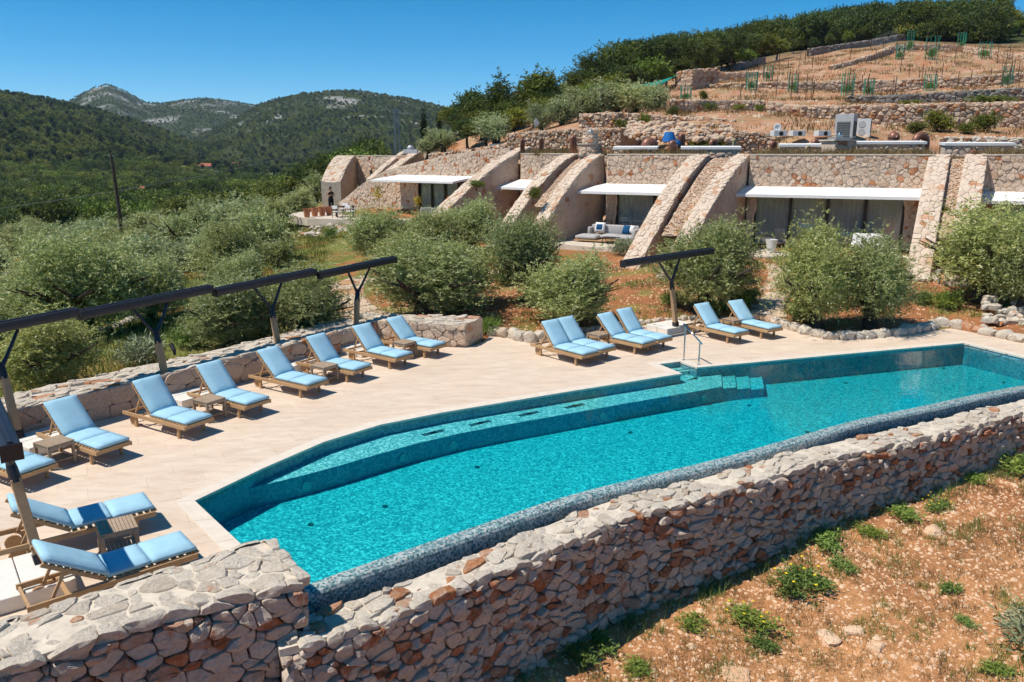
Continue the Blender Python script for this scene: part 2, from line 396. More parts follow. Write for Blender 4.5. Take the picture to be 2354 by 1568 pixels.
def lay(items, mapf, L, H, size, aspect, rng, gap=0.012, proud=0.05, depth=0.05, fine=True, keep=None, clamp=None, rough=0.25, wvar=0.5, rlo=0.0, rhi=1.0):
    for poly in cells(L, H, size, aspect, rng, wvar, keep):
        if clamp is not None:
            poly = [(s, min(max(t, clamp(s)[0]), clamp(s)[1])) for s, t in poly]
            ar = 0.5 * abs(sum(poly[i][0] * poly[(i + 1) % len(poly)][1] - poly[(i + 1) % len(poly)][0] * poly[i][1] for i in range(len(poly))))
            if ar < 0.18 * size * size * aspect: continue
            pp = []
            for q in poly:
                if not pp or (abs(q[0] - pp[-1][0]) + abs(q[1] - pp[-1][1])) > 1e-4: pp.append(q)
            if len(pp) < 3: continue
            poly = pp
        res = stone_geo(poly, mapf, gap, proud, depth, rng, fine, rough)
        if res is None: continue
        V, Fc, rad = res
        c = V[0]; dist = max(2.0, math.hypot(c.x, c.y))
        hide = 0.15 if abs(c.x) > 0.70 * max(c.y, 0.1) else 1.0
        items.append((hide * rad / dist, V, Fc, rng.uniform(rlo, rhi)))
def emit(items, parent, mat, limit=300, name='stone', fill='stone_fill', smooth=False):
    """largest-looking stones become objects of their own, the rest one joined part"""
    items = sorted(items, key=lambda q: -q[0])
    inv = parent.matrix_world.inverted() if parent is not None else Matrix()
    base = Vector((0, 0, 0))
    p = parent
    while p is not None: base = base + p.location; p = p.parent
    for sc_, V, Fc, r in items[:limit]:
        c = sum(V, Vector()) / len(V)
        me = pydata(name, [v - c for v in V], Fc, True); me.set_sharp_from_angle(angle=0.55)
        a = me.attributes.new('r', 'FLOAT', 'POINT'); a.data.foreach_set('value', [r] * len(V))
        link(name, me, mat, parent, c - base)
    rest = items[limit:]
    if rest:
        VV = []; FF = []; RR = []
        for sc_, V, Fc, r in rest:
            n = len(VV); VV += [v - base for v in V]; FF += [tuple(i + n for i in f) for f in Fc]; RR += [r] * len(V)
        me = pydata(fill, VV, FF, True); me.set_sharp_from_angle(angle=0.55); a = me.attributes.new('r', 'FLOAT', 'POINT'); a.data.foreach_set('value', RR)
        o = link(fill, me, mat, parent); o['kind'] = 'stuff'
class Path:
    """plan polyline with arc length"""
    def __init__(s, pts):
        s.p = [Vector((q[0], q[1], 0)) for q in pts]; s.d = [0.0]
        for a, b in zip(s.p[:-1], s.p[1:]): s.d.append(s.d[-1] + (b - a).length)
        s.L = s.d[-1]
        s.vn = []
        for i in range(len(s.p)):
            d = (s.p[min(i + 1, len(s.p) - 1)] - s.p[max(i - 1, 0)]).normalized(); s.vn.append(Vector((d.y, -d.x, 0)))
    def at(s, q):
        q = min(max(q, 0.0), s.L); i = 0
        while i < len(s.d) - 2 and s.d[i + 1] < q: i += 1
        t = (q - s.d[i]) / max(1e-6, s.d[i + 1] - s.d[i])
        return s.p[i].lerp(s.p[i + 1], t), s.vn[i].lerp(s.vn[i + 1], t).normalized()
def smooth_path(pts, n=6):
    """Catmull-Rom resample"""
    P = [Vector((p[0], p[1], 0)) for p in pts]; out = []
    for i in range(len(P) - 1):
        a = P[max(i - 1, 0)]; b = P[i]; c = P[i + 1]; d = P[min(i + 2, len(P) - 1)]
        for k in range(n):
            t = k / n; out.append(0.5 * ((2 * b) + (c - a) * t + (2 * a - 5 * b + 4 * c - d) * t * t + (3 * b - a - 3 * c + d) * t ** 3))
    out.append(P[-1]); return [(p.x, p.y) for p in out]
def face_map(path, z0, batter=0.0, side=1.0):
    zf = z0 if callable(z0) else (lambda s: z0)
    def f(s, t):
        P, N = path.at(s); N = N * side
        Q = P + N * (-batter * t); Q.z = zf(s) + t; return Q, N
    return f
def strip_map(pa, pb, z):
    """top surface between two paths; t in 0..W runs from pa to pb"""
    zf = z if callable(z) else (lambda s: z)
    W = (pa.at(0)[0] - pb.at(0)[0]).length
    def f(s, t, W=W):
        A = pa.at(s)[0]; B = pb.at(s / pa.L * pb.L)[0]; P = A.lerp(B, t / W); P.z = zf(s); return P, Vector((0, 0, 1))
    return f, W
def wall_core(name, pa, pb, zb, zt, mat, parent, n=24, inset=0.03):
    """solid mortar heart between face paths pa (front) and pb (back)"""
    V = []; Fc = []
    zbf = zb if callable(zb) else (lambda s: zb); ztf = zt if callable(zt) else (lambda s: zt)
    base = parent.location if parent else Vector()
    for i in range(n + 1):
        s = pa.L * i / n; A, N = pa.at(s); B, N2 = pb.at(s / pa.L * pb.L)
        d = (B - A).normalized() * inset
        for P, z in ((A + d, zbf(s)), (B - d, zbf(s)), (B - d, ztf(s) - 0.02), (A + d, ztf(s) - 0.02)):
            V.append((P.x - base.x, P.y - base.y, z - base.z))
    for i in range(n):
        a = i * 4; b = a + 4
        for k in range(4): Fc.append((a + k, a + (k + 1) % 4, b + (k + 1) % 4, b + k))
    Fc.append((3, 2, 1, 0)); Fc.append((n * 4, n * 4 + 1, n * 4 + 2, n * 4 + 3))
    return link(name, pydata(name, V, Fc), mat, parent)

def offset_strip(pts, w, side):
    pa = Path(pts); out = []
    for i, p in enumerate(pa.p):
        a = pa.p[max(i - 1, 0)]; b = pa.p[min(i + 1, len(pa.p) - 1)]
        if 0 < i < len(pa.p) - 1:
            d1 = (p - a).normalized(); d2 = (b - p).normalized(); n1 = Vector((d1.y, -d1.x, 0)); n2 = Vector((d2.y, -d2.x, 0)); m = (n1 + n2).normalized(); k = 1 / max(0.35, m.dot(n1))
        else: m = pa.vn[i]; k = 1
        q = p + m * (w * k * side); out.append((q.x, q.y))
    return out
# ------------------------------------------------------------------ plan of pool and deck
K_ = (-2.95, 9.32)
POOL_BACK = [(-5.17, 11.96), (-4.46, 13.36), (-3.69, 14.67), (-2.75, 15.68), (-1.53, 16.48), (1.4, 18.08), (4.31, 19.60), (3.89, 20.53), (4.55, 20.83), (4.86, 20.20), (13.40, 22.95), (14.85, 19.60)]
WEIR = smooth_path([(14.85, 19.60), (12.57, 18.78), (10.87, 17.99), (9.48, 17.26), (7.38, 16.20), (5.42, 14.96), (3.95, 14.03), (2.2, 13.06), (0.78, 12.23), (-0.39, 11.34), (-1.41, 10.56), (-2.33, 9.84), K_], 4)
POOL = [K_] + POOL_BACK + WEIR[1:-1]
DECK_OUT = [(16.6, 18.9), (15.2, 22.86), (14.5, 24.32), (14.06, 25.0), (11.97, 23.91), (10.25, 23.33), (9.55, 23.42), (8.89, 24.84), (8.35, 26.7), (7.3, 27.1), (5.2, 25.9), (3.2, 24.9), (1.6, 23.9), (0.7, 22.95), (0.02, 23.56), (-0.65, 24.05), (-0.85, 23.1), (-1.3, 22.35), (-4.0, 22.96), (-6.02, 19.64), (-8.26, 16.46), (-8.96, 15.7), (-10.1, 13.6), (-11.3, 11.2), (-12.8, 7.5), (-11.0, 3.2), (-8.0, 4.6), (-5.4, 6.95), (-2.75, 8.95)]
DECK = POOL_BACK[:] + DECK_OUT + [K_]
def inside(poly, x, y):
    """vectorised point in polygon"""
    c = np.zeros(np.shape(x), bool); n = len(poly); j = n - 1
    for i in range(n):
        xi, yi = poly[i]; xj, yj = poly[j]
        with np.errstate(divide='ignore', invalid='ignore'):
            hit = ((yi > y) != (yj > y)) & (x < (xj - xi) * (y - yi) / (yj - yi + 1e-12) + xi)
        c ^= hit; j = i
    return c
def seg_dist(poly, x, y, closed=True):
    d = np.full(np.shape(x), 1e9); n = len(poly)
    for i in range(n if closed else n - 1):
        ax, ay = poly[i]; bx, by = poly[(i + 1) % n]
        L2 = (bx - ax) ** 2 + (by - ay) ** 2 + 1e-9
        t = np.clip(((x - ax) * (bx - ax) + (y - ay) * (by - ay)) / L2, 0, 1)
        d = np.minimum(d, np.hypot(x - ax - t * (bx - ax), y - ay - t * (by - ay)))
    return d

# ------------------------------------------------------------------ terrain
CTRL = [(0.6, 10.8, -2.05), (3, 12.5, -2.0), (5.75, 14.1, -1.7), (7.1, 14.8, -1.6), (11, 16.9, -1.35), (14, 18.5, -1.25), (7.5, 10.1, -2.0), (0, 7, -2.4), (4, 5, -2.5), (10, 8, -1.95), (20, 15, -1.0), (-4, 5, -2.6), (-8, 2, -2.8), (0, -2, -3), (15, 0, -2.5), (-15, -5, -3.2), (30, 5, -1.5),
    (18.5, 20, -0.5), (20, 26, 0.4), (9, 26, 0.12), (11, 25, 0.1), (14, 26.2, 0.12), (16.5, 24, 0.15), (9, 29, 0.4), (12, 30, 0.6), (16, 30, 0.7), (6, 28, 0.3), (2, 25.5, 0.12), (-0.4, 25, 0.08), (5, 32, 0.6), (10, 33.5, 0.85), (14, 33, 0.9), (18, 31, 0.85), (24, 30, 1.0),
    (12, 37, 1.0), (16, 35, 1.0), (22, 33.5, 1.0), (30, 30, 1.2), (5, 38, 0.9), (8, 37.5, 0.95), (0, 43, 0.75), (-1, 47, 0.85), (-10, 54, 0.7), (-5, 51, 0.75), (-3, 30, 0.35), (-3, 38, 0.6), (2, 34, 0.65), (-14, 58, 0.4), (-18, 66, -0.3),
    (-7, 23.5, 0.2), (-9.5, 19.5, 0.1), (-11.2, 15.5, 0.0), (-14, 11, -0.3), (-20, 10, -1), (-8, 27, 0.2), (-6, 31, 0.3), (-12, 25, -0.15), (-12, 35, -0.15), (-20, 30, -1.0), (-20, 45, -0.8), (-14, 48, 0.0), (-30, 50, -2), (-25, 70, -1.6), (-45, 70, -3.5), (-60, 100, -5.2), (-30, 100, -3.2), (-13, 75, -0.7), (-70, 60, -5), (-40, 30, -3.5), (-100, 150, -8), (-40, 150, -6), (-30, 0, -3), (-60, 20, -5), (-90, 60, -7),
    (1, 46, .75), (3.5, 44, .8), (-2.5, 50.5, .85), (-7, 55, .9), (6, 41, .9), (9, 39, .95), (12, 38, 1.0), (17, 36, 1.0), (20.5, 34, 1.0), (24, 48, 5.2), (15, 50.5, 5.2), (8, 54, 5.5), (3, 58, 5.4), (-3, 62, 4.6), (-9, 67, 3.0), (35, 44, 5.6), (-16, 80, 0.6)]
def c3(u, v, Y): p = pv(u, v, Y); return (p.x, p.y, p.z)
CTRL += [c3(1840, 268, 58), c3(2100, 290, 57), c3(2354, 297, 56), c3(2600, 297, 55), c3(1650, 317, 51), c3(1800, 317, 50), c3(1400, 305, 60), c3(1500, 290, 57), c3(1600, 262, 60), c3(1970, 238, 70), c3(2354, 232, 69), c3(2600, 225, 68), c3(1640, 250, 66), c3(1740, 252, 66), c3(1636, 207, 84), c3(2037, 207, 83), c3(2354, 190, 82), c3(2600, 185, 80), c3(1850, 160, 100), c3(2054, 119, 114), c3(2237, 117, 115), c3(2354, 145, 104), c3(2600, 140, 100), c3(1640, 172, 118), c3(1757, 150, 124), c3(1870, 128, 128), c3(2080, 95, 136), c3(2250, 95, 138), c3(2400, 90, 138), c3(2700, 90, 138), c3(1500, 218, 92), c3(1300, 262, 85), c3(1150, 305, 78), c3(1060, 325, 80), c3(1560, 206, 88), c3(2200, 60, 175), c3(2500, 55, 175), c3(1800, 110, 165), c3(1500, 190, 140), c3(1300, 255, 140), c3(1100, 330, 140), c3(980, 352, 130)]
CT = np.array(CTRL, float)
def tps_k(r2): return 0.5 * r2 * np.log(r2 + 1e-9)
_d2 = ((CT[:, None, :2] - CT[None, :, :2]) ** 2).sum(-1)
_n = len(CT); _A = np.zeros((_n + 3, _n + 3)); _A[:_n, :_n] = tps_k(_d2) + np.eye(_n) * 0.03
_A[:_n, _n] = 1; _A[:_n, _n + 1:] = CT[:, :2]; _A[_n, :_n] = 1; _A[_n + 1:, :_n] = CT[:, :2].T
_w = np.linalg.solve(_A, np.concatenate([CT[:, 2], np.zeros(3)]))
def tps(x, y):
    out = np.empty(x.shape); xf = x.ravel(); yf = y.ravel(); o = np.empty(len(xf))
    for i in range(0, len(xf), 20000):
        a = xf[i:i + 20000]; b = yf[i:i + 20000]
        d2 = (a[:, None] - CT[None, :, 0]) ** 2 + (b[:, None] - CT[None, :, 1]) ** 2
        o[i:i + 20000] = tps_k(d2) @ _w[:_n] + _w[_n] + _w[_n + 1] * a + _w[_n + 2] * b
    return o.reshape(x.shape)
_rs = np.random.RandomState(3)
_PH = [(_rs.uniform(0.6, 1.6), _rs.uniform(0, 2 * math.pi), _rs.uniform(0, 2 * math.pi)) for _ in range(24)]
def fbm(x, y, scale, octs=4):
    """smooth pseudo noise from rotated sines, about -1..1"""
    o = np.zeros(np.shape(x)); amp = 1.0; f = 1.0 / scale; k = 0
    for _ in range(octs):
        for j in range(3):
            s, a, ph = _PH[(k * 3 + j) % 24]
            o += amp / 3 * np.sin((x * math.cos(a) + y * math.sin(a)) * f * s * 6.28 + ph + 1.7 * np.sin((y * math.cos(a) - x * math.sin(a)) * f * 4.1 + ph * 2))
        amp *= 0.5; f *= 2.1; k += 1
    return o
SKY_FAR = [(-900, 260), (0, 262), (120, 252), (165, 240), (200, 220), (230, 205), (262, 196), (292, 206), (322, 225), (350, 240), (385, 240), (430, 233), (480, 228), (530, 234), (570, 241), (620, 248), (700, 256), (900, 270), (1300, 300), (3000, 300)]
SKY_LEFT = [(-900, 150), (-300, 185), (0, 217), (40, 225), (100, 236), (165, 246), (250, 268), (350, 300), (430, 330), (490, 356), (700, 380), (3000, 390)]
SKY_RIGHT = [(-900, 400), (430, 330), (540, 283), (600, 247), (640, 233), (700, 221), (760, 215), (830, 214), (900, 222), (950, 231), (1000, 243), (1060, 262), (1150, 296), (1400, 330), (3000, 350)]
def far_h(x, y):
    r = np.hypot(x, y); yy = np.maximum(y, 1.0)
    u = 1177 + F_PX * x / (yy * CP); u = np.where(y < 1, np.where(x < 0, -900, 3000), np.clip(u, -900, 3000))
    cosa = np.clip(yy / np.maximum(r, 1), 0.25, 1)
    z = np.full(r.shape, -8.0) - 4 * np.clip((r - 250) / 300, 0, 1)
    nz = fbm(x, y, 420.0, 5)
    for tab, r0, rc in ((SKY_FAR, 950, 1900), (SKY_LEFT, 260, 820), (SKY_RIGHT, 520, 1250)):
        tu = np.array([q[0] for q in tab], float); tv = np.array([q[1] for q in tab], float)
        v = np.interp(u, tu, tv); Yc = rc * cosa
        zc = CAM_H + Yc * np.tan(np.arctan((784 - v) / F_PX) - PITCH)
        t = np.clip((r - r0) / (rc - r0), 0, 1); s = t * t * (3 - 2 * t)
        hz = -12 + (zc + 12) * (0.65 * s + 0.35 * t)
        hz = np.where(r > rc, np.maximum(zc - (r - rc) * 0.3, -14), hz)
        hz = hz + nz * 16 * t * (1 - t) * 2.2 * (r < rc)
        z = np.maximum(z, hz)
    return z
def height_raw(x, y):
    r = np.hypot(x, y)
    near = tps(np.clip(x, -160, 160), np.clip(y, -60, 190))
    t = np.clip((r - 170) / 120, 0, 1); t = t * t * (3 - 2 * t)
    far = far_h(x, y)
    far = np.where(x / np.maximum(y, 1) > 0.02, np.maximum(far, np.interp(r, [170, 260, 700, 1500], [near.max() if near.size else 20, 12, -6, -12]) * np.clip((x / np.maximum(y, 1) - 0.02) / 0.2, 0, 1) + far * (1 - np.clip((x / np.maximum(y, 1) - 0.02) / 0.2, 0, 1))), far)
    return near * (1 - t) + far * t
HOLD = [K_] + POOL_BACK[:1] + POOL_BACK[1:] + DECK_OUT
FOOT = DECK_OUT + [K_] + WEIR[::-1]      # outline of deck + pool together
def height(x, y):
    x = np.asarray(x, float); y = np.asarray(y, float)
    h = height_raw(x, y)
    r = np.hypot(x, y)
    h = h + fbm(x, y, 3.0, 3) * 0.045 * np.clip(1 - r / 60, 0, 1) + fbm(x, y, 22.0, 3) * 0.25 * np.clip((r - 30) / 60, 0, 1)
    ins = inside(FOOT, x, y); d = seg_dist(FOOT, x, y)
    # under deck and pool the ground is excavated
    h = np.where(ins, np.where(d > 0.35, np.minimum(h, -2.7), np.minimum(h, -0.06)), h)
    return h
def hz1(x, y): return float(height(np.array([x]), np.array([y]))[0])
_fine = np.linspace(-47, 47, 236); _crs = np.concatenate([np.linspace(-180, -50, 27), _fine, np.linspace(50, 176, 27)])
ANG = np.radians(_crs)
RAD = np.concatenate([np.geomspace(2.0, 75, 330), np.geomspace(77, 3400, 135)])
AA, RR = np.meshgrid(ANG, RAD); GX = RR * np.sin(AA); GY = RR * np.cos(AA)
GZ = height(GX, GY)
na = len(ANG); nr = len(RAD)
ii = (np.arange(nr - 1)[:, None] * na + np.arange(na)[None, :]); jj = (np.arange(nr - 1)[:, None] * na + (np.arange(na)[None, :] + 1) % na)
GF = np.stack([ii, jj, jj + na, ii + na], -1).reshape(-1, 4)
gx, gy, gz = GX.ravel(), GY.ravel(), GZ.ravel(); gr = np.hypot(gx, gy)
# ground cover: what grows or lies where (soil, grass, dry grass, woodland floor)
n1 = fbm(gx, gy, 7.0, 4); n2 = fbm(gx + 40, gy - 13, 2.2, 3); n3 = fbm(gx - 7, gy + 31, 30.0, 4)
soil = np.array([0.42, 0.175, 0.075]); soil_pale = np.array([0.65, 0.315, 0.135]); grass = np.array([0.20, 0.215, 0.055]); dry = np.array([0.36, 0.29, 0.12]); wood_ = np.array([0.058, 0.076, 0.030]); rock = np.array([0.33, 0.315, 0.30])
colr = np.tile(soil, (len(gx), 1))
front = (gy < 21) & (gx > -4)
def blend(mask, c): 
    global colr
    colr = colr * (1 - mask[:, None]) + c * mask[:, None]
blend(np.where(front, np.clip(0.6 + 0.45 * n1 + 0.25 * n2, 0, 1), 0), soil_pale)
bed = (gy >= 21) & (gx > -9) & (gy < 44)
blend(np.where(bed, np.clip(n2 * 1.4 - 0.2 + 0.5 * n1, 0, 0.75), 0), grass * 1.1)
grove = (gx + n1 * 3.0 + np.where(gy > 26, (gy - 26) * 0.14, 0) < -4.5) & (gy > 8) & (gr < 160)
blend(np.where(grove, np.clip(0.85 + 0.6 * n1 + 0.4 * n3, 0, 1), 0), grass)
blend(np.where(grove, np.clip(0.35 * n2 + 0.6 * n3 - 0.1, 0, 0.8), 0), dry)
hillm = (gx + n1 * 2 > -6) & (gy + n1 * 3 > 44) & (gr < 200)
blend(np.where(hillm, np.clip(0.55 + 0.5 * n2, 0, 1), 0), np.array([0.60, 0.385, 0.255]))
blend(np.where(hillm, np.clip(n1 * 0.8 + n2 * 0.5 - 0.15, 0, 0.6), 0), dry * 0.85)
uu = 1177 + F_PX * gx / (np.maximum(gy, 1) * CP)
woodm = np.clip((gr - 95) / 30, 0, 1) * np.where(gx > -2, np.clip((gr - 130) / 30, 0, 1), 1)
blend(woodm, wood_)
rk = np.clip((fbm(gx, gy, 130.0, 5) * 1.0 + (gz - 60) / 90 - 0.30) * 2.6, 0, 1) * (gr > 700)
ROCKY = rk
t = NT('ground_cover'); P = t.pos()
ca = t.attr('col').outputs['Color']
s1 = t.noise(P, 9.0, 6, 0.7); s2 = t.noise(P, 42.0, 4, 0.7); s3 = t.noise(P, 1.1, 5, 0.6)
c = t.mix(t.ramp(s2, [(0.54, 0.0), (0.64, 0.5)]), ca, (0.64, 0.45, 0.29), 'MIX')
fadefar = t.attr('near').outputs['Fac']
c = t.mix(fadefar, ca, c)
rkn = t.noise(P, 0.022, 7, 0.72, 0.6); c = t.mix(t.math('MULTIPLY', t.attr('rock').outputs['Fac'], t.ramp(rkn, [(0.44, 0.0), (0.54, 1.0)])), c, (0.40, 0.385, 0.365))
c = t.mix(1.0, c, t.ramp(s1, [(0.25, 0.6), (0.7, 1.18)]), 'MULTIPLY')
c = t.mix(1.0, c, t.ramp(s3, [(0.3, 0.78), (0.7, 1.12)]), 'MULTIPLY')
t.bsdf(c, 0.97, 0.05, 0, t.bump(t.math('ADD', s1, t.math('MULTIPLY', s2, 0.5)), 0.8, 0.06))
nearw = np.clip(1.3 - gr / 60, 0, 1) * np.where(grove, 0.15, np.where(bed, 0.5, 1.0))
tag(link('ground', npmesh('ground', np.stack([gx, gy, gz], 1), GF, {'col': colr, 'near': nearw, 'rock': ROCKY}, True), MATS['ground_cover']), kind='structure')

# ------------------------------------------------------------------ deck
RNG = random.Random(11)
t = NT('travertine'); P = t.pos(); a = t.attr('r').outputs['Fac']
mp = t.n('ShaderNodeMapping'); mp.inputs['Rotation'].default_value = (0, 0, -0.5); mp.inputs['Scale'].default_value = (1.0, 3.2, 1); t.l(P, mp.inputs[0])
v1 = t.noise(mp.outputs[0], 1.4, 7, 0.68, 0.5); v2 = t.noise(P, 0.35, 3); v3 = t.noise(mp.outputs[0], 11, 5, 0.7)
c = t.ramp(v1, [(0.28, (0.60, 0.455, 0.335)), (0.5, (0.70, 0.555, 0.43)), (0.72, (0.77, 0.645, 0.52))])
c = t.mix(t.ramp(v2, [(0.4, 0.0), (0.7, 0.3)]), c, (0.60, 0.45, 0.33))
c = t.mix(1.0, c, t.ramp(v3, [(0.3, 0.93), (0.7, 1.04)]), 'MULTIPLY')
c = t.mix(1.0, c, t.ramp(a, [(0.0, 0.965), (1.0, 1.03)]), 'MULTIPLY')
t.bsdf(c, 0.62, 0.25, 0, t.bump(v3, 0.12, 0.01))
t = NT('coping_stone'); P = t.pos(); v1 = t.noise(P, 5, 6, 0.65)
t.bsdf(t.ramp(v1, [(0.3, (0.66, 0.56, 0.455)), (0.7, (0.755, 0.665, 0.565))]), 0.6, 0.25)
plain('grout', (0.58, 0.46, 0.35), 0.95, 0.05)
deck = empty('pool_deck', (0, 0, 0)); deck['kind'] = 'structure'
db = MB(); db.prism(offset_strip([K_] + POOL_BACK, 0.04, -1)[1:] + DECK_OUT + [(K_[0] - 0.1, K_[1] - 0.1)], -1.5, -0.03)
link('deck_base', pydata('deck_base', db.V, db.F), MATS['grout'], deck)
ca_, sa_ = math.cos(math.radians(28)), math.sin(math.radians(28))
slabs = []
for j in range(-40, 60):
    for i in range(-30, 50):
        w, d = 0.9, 0.6; x0 = i * w + (0.45 if j % 2 else 0); y0 = j * d; gp = 0.001
        rect = [(x0 + gp, y0 + gp), (x0 + w - gp, y0 + gp), (x0 + w - gp, y0 + d - gp), (x0 + gp, y0 + d - gp)]
        cx, cy = x0 + w / 2, y0 + d / 2; X, Y = cx * ca_ - cy * sa_, cx * sa_ + cy * ca_
        if not (-13.5 < X < 17.5 and 2 < Y < 28): continue
        if not inside(DECK, np.array([X]), np.array([Y]))[0] and seg_dist(DECK, np.array([X]), np.array([Y]))[0] > 0.6: continue
        poly = DECK
        rw = [(p[0] * ca_ - p[1] * sa_, p[0] * sa_ + p[1] * ca_) for p in rect]
        for k in range(4):
            ax, ay = rw[k]; bx, by = rw[(k + 1) % 4]; nx, ny = by - ay, -(bx - ax)
            poly = clip_half(poly, nx, ny, nx * ax + ny * ay)
            if len(poly) < 3: break
        if len(poly) < 3: continue
        A = 0.5 * sum(poly[q][0] * poly[(q + 1) % len(poly)][1] - poly[(q + 1) % len(poly)][0] * poly[q][1] for q in range(len(poly)))
        if abs(A) < 0.01: continue
        if A < 0: poly = poly[::-1]
        slabs.append((abs(A) / (Y * Y + X * X), poly, RNG.random()))
slabs.sort(key=lambda q: -q[0])
def vis(poly):
    X = sum(p[0] for p in poly) / len(poly); Y = sum(p[1] for p in poly) / len(poly); return abs(X) < 0.66 * Y + 0.5
SL_V = [q for q in slabs if vis(q[1])]; SL_H = [q for q in slabs if not vis(q[1])]
for _, poly, r in SL_V[:300]:
    cx = sum(p[0] for p in poly) / len(poly); cy = sum(p[1] for p in poly) / len(poly)
    m = MB().prism([(p[0] - cx, p[1] - cy) for p in poly], -0.025, 0.0 + RNG.uniform(-0.0008, 0.0008)); me = m.mesh('paving_slab')
    a = me.attributes.new('r', 'FLOAT', 'POINT'); a.data.foreach_set('value', [r] * len(me.vertices))
    link('paving_slab', me, MATS['travertine'], deck, (cx, cy, 0))
VV = MB(); RR_ = []
for _, poly, r in SL_V[300:] + SL_H: VV.prism(poly, -0.025, 0.0); RR_ += [r] * (2 * len(poly))
me = VV.mesh('paving_fill'); a = me.attributes.new('r', 'FLOAT', 'POINT'); a.data.foreach_set('value', RR_)
link('paving_fill', me, MATS['travertine'], deck)['kind'] = 'stuff'
# coping along the pool edge, a little proud
cop_in = [K_] + POOL_BACK; cop_out = offset_strip(cop_in, 0.24, -1); cop_lip = offset_strip(cop_in, 0.025, 1)
for i in range(len(cop_in) - 1):
    a, b, c_, d = cop_lip[i], cop_lip[i + 1], cop_out[i + 1], cop_out[i]
    L = math.hypot(b[0] - a[0], b[1] - a[1]); n = max(1, int(round(L / 0.95)))
    if L < 1.2: n = 1
    for k in range(n):
        f0, f1 = k / n + 0.001, (k + 1) / n - 0.001
        lp = lambda p, q, f: (p[0] + (q[0] - p[0]) * f, p[1] + (q[1] - p[1]) * f)
        q = [lp(a, b, f0), lp(a, b, f1), lp(d, c_, f1), lp(d, c_, f0)]
        A = sum(q[m][0] * q[(m + 1) % 4][1] - q[(m + 1) % 4][0] * q[m][1] for m in range(4))
        if A < 0: q = q[::-1]
        MB().prism(q, -0.04, 0.006).build('coping', MATS['coping_stone'], deck)

# ------------------------------------------------------------------ pool
t = NT('caustic_mosaic'); P = t.pos()
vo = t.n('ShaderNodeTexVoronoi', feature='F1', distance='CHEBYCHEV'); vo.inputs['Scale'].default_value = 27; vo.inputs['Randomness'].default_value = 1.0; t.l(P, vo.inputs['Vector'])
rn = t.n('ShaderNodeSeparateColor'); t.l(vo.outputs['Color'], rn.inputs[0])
c = t.ramp(rn.outputs[0], [(0.0, (0.10, 0.30, 0.35)), (0.35, (0.20, 0.46, 0.50)), (0.62, (0.34, 0.59, 0.61)), (0.80, (0.62, 0.77, 0.77)), (1.0, (0.97, 0.98, 0.97))])  # pale specks among the tile colours imitate sun caustics on the pool floor
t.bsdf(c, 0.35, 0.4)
t = NT('shade_mosaic'); P = t.pos()
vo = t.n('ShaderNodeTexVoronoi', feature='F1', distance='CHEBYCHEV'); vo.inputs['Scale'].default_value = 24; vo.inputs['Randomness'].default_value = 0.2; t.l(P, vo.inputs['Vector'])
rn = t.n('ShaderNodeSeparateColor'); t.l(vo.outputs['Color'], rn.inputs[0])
t.bsdf(t.ramp(rn.outputs[0], [(0.0, (0.06, 0.22, 0.33)), (0.5, (0.10, 0.32, 0.43)), (1.0, (0.19, 0.45, 0.54))]), 0.35, 0.4)  # darker copy of the pool tiles, shade painted into their colour
t = NT('weir_mosaic'); P = t.pos()
vo = t.n('ShaderNodeTexVoronoi', feature='F1', distance='CHEBYCHEV'); vo.inputs['Scale'].default_value = 32; vo.inputs['Randomness'].default_value = 0.1; t.l(P, vo.inputs['Vector'])
rn = t.n('ShaderNodeSeparateColor'); t.l(vo.outputs['Color'], rn.inputs[0])
c = t.ramp(rn.outputs[0], [(0.0, (0.07, 0.13, 0.14)), (0.3, (0.15, 0.25, 0.26)), (0.6, (0.28, 0.38, 0.375)), (0.85, (0.50, 0.55, 0.53)), (1.0, (0.44, 0.36, 0.31))])
t.bsdf(c, 0.25, 0.5)
ZW, ZL, ZFLOOR = -0.055, -0.26, -0.66
pool = empty('swimming_pool', (4, 15.5, ZFLOOR), label='long turquoise infinity pool with mosaic lining beside the beige deck', cat='pool')
po = Vector(pool.location)
def pl(name, V, Fc, mat, **kw): return link(name, pydata(name, [Vector(v) - po for v in V], Fc), MATS[mat], pool)
n = len(POOL)
pl('pool_floor', [(p[0], p[1], ZFLOOR) for p in POOL], [tuple(range(n))[::-1]], 'caustic_mosaic')
edge = [K_] + POOL_BACK; n = len(edge)
pl('pool_wall', [(p[0], p[1], -0.045) for p in edge] + [(p[0], p[1], ZFLOOR - 0.3) for p in edge], [(i, i + 1, n + i + 1, n + i) for i in range(n - 1)], 'shade_mosaic')  # pool sides take the tiles with painted shade
# weir: swept profile along the overflow edge
wp = Path([(p[0], p[1]) for p in WEIR]); V = []; Fc = []; NS = 90
prof = [(-0.02, ZFLOOR - 0.3), (-0.02, -0.085), (0.02, -0.062), (0.16, -0.066), (0.215, -0.085), (0.24, -0.13), (0.30, -1.0)]
for i in range(NS + 1):
    Pq, N = wp.at(wp.L * i / NS); N = -N if N.y > 0 else N
    if N.dot(Vector((0.5, -0.86, 0))) < 0: N = -N
    for d, z in prof: q = Pq + N * d; V.append((q.x, q.y, z))
m = len(prof)
for i in range(NS):
    for k in range(m - 1): Fc.append((i * m + k, (i + 1) * m + k, (i + 1) * m + k + 1, i * m + k + 1))
Fc.append(tuple(range(m))); Fc.append(tuple(NS * m + k for k in range(m))[::-1])
o = pl('overflow_weir', V, Fc, 'weir_mosaic'); o['label'] = 'curved grey-blue mosaic overflow edge'
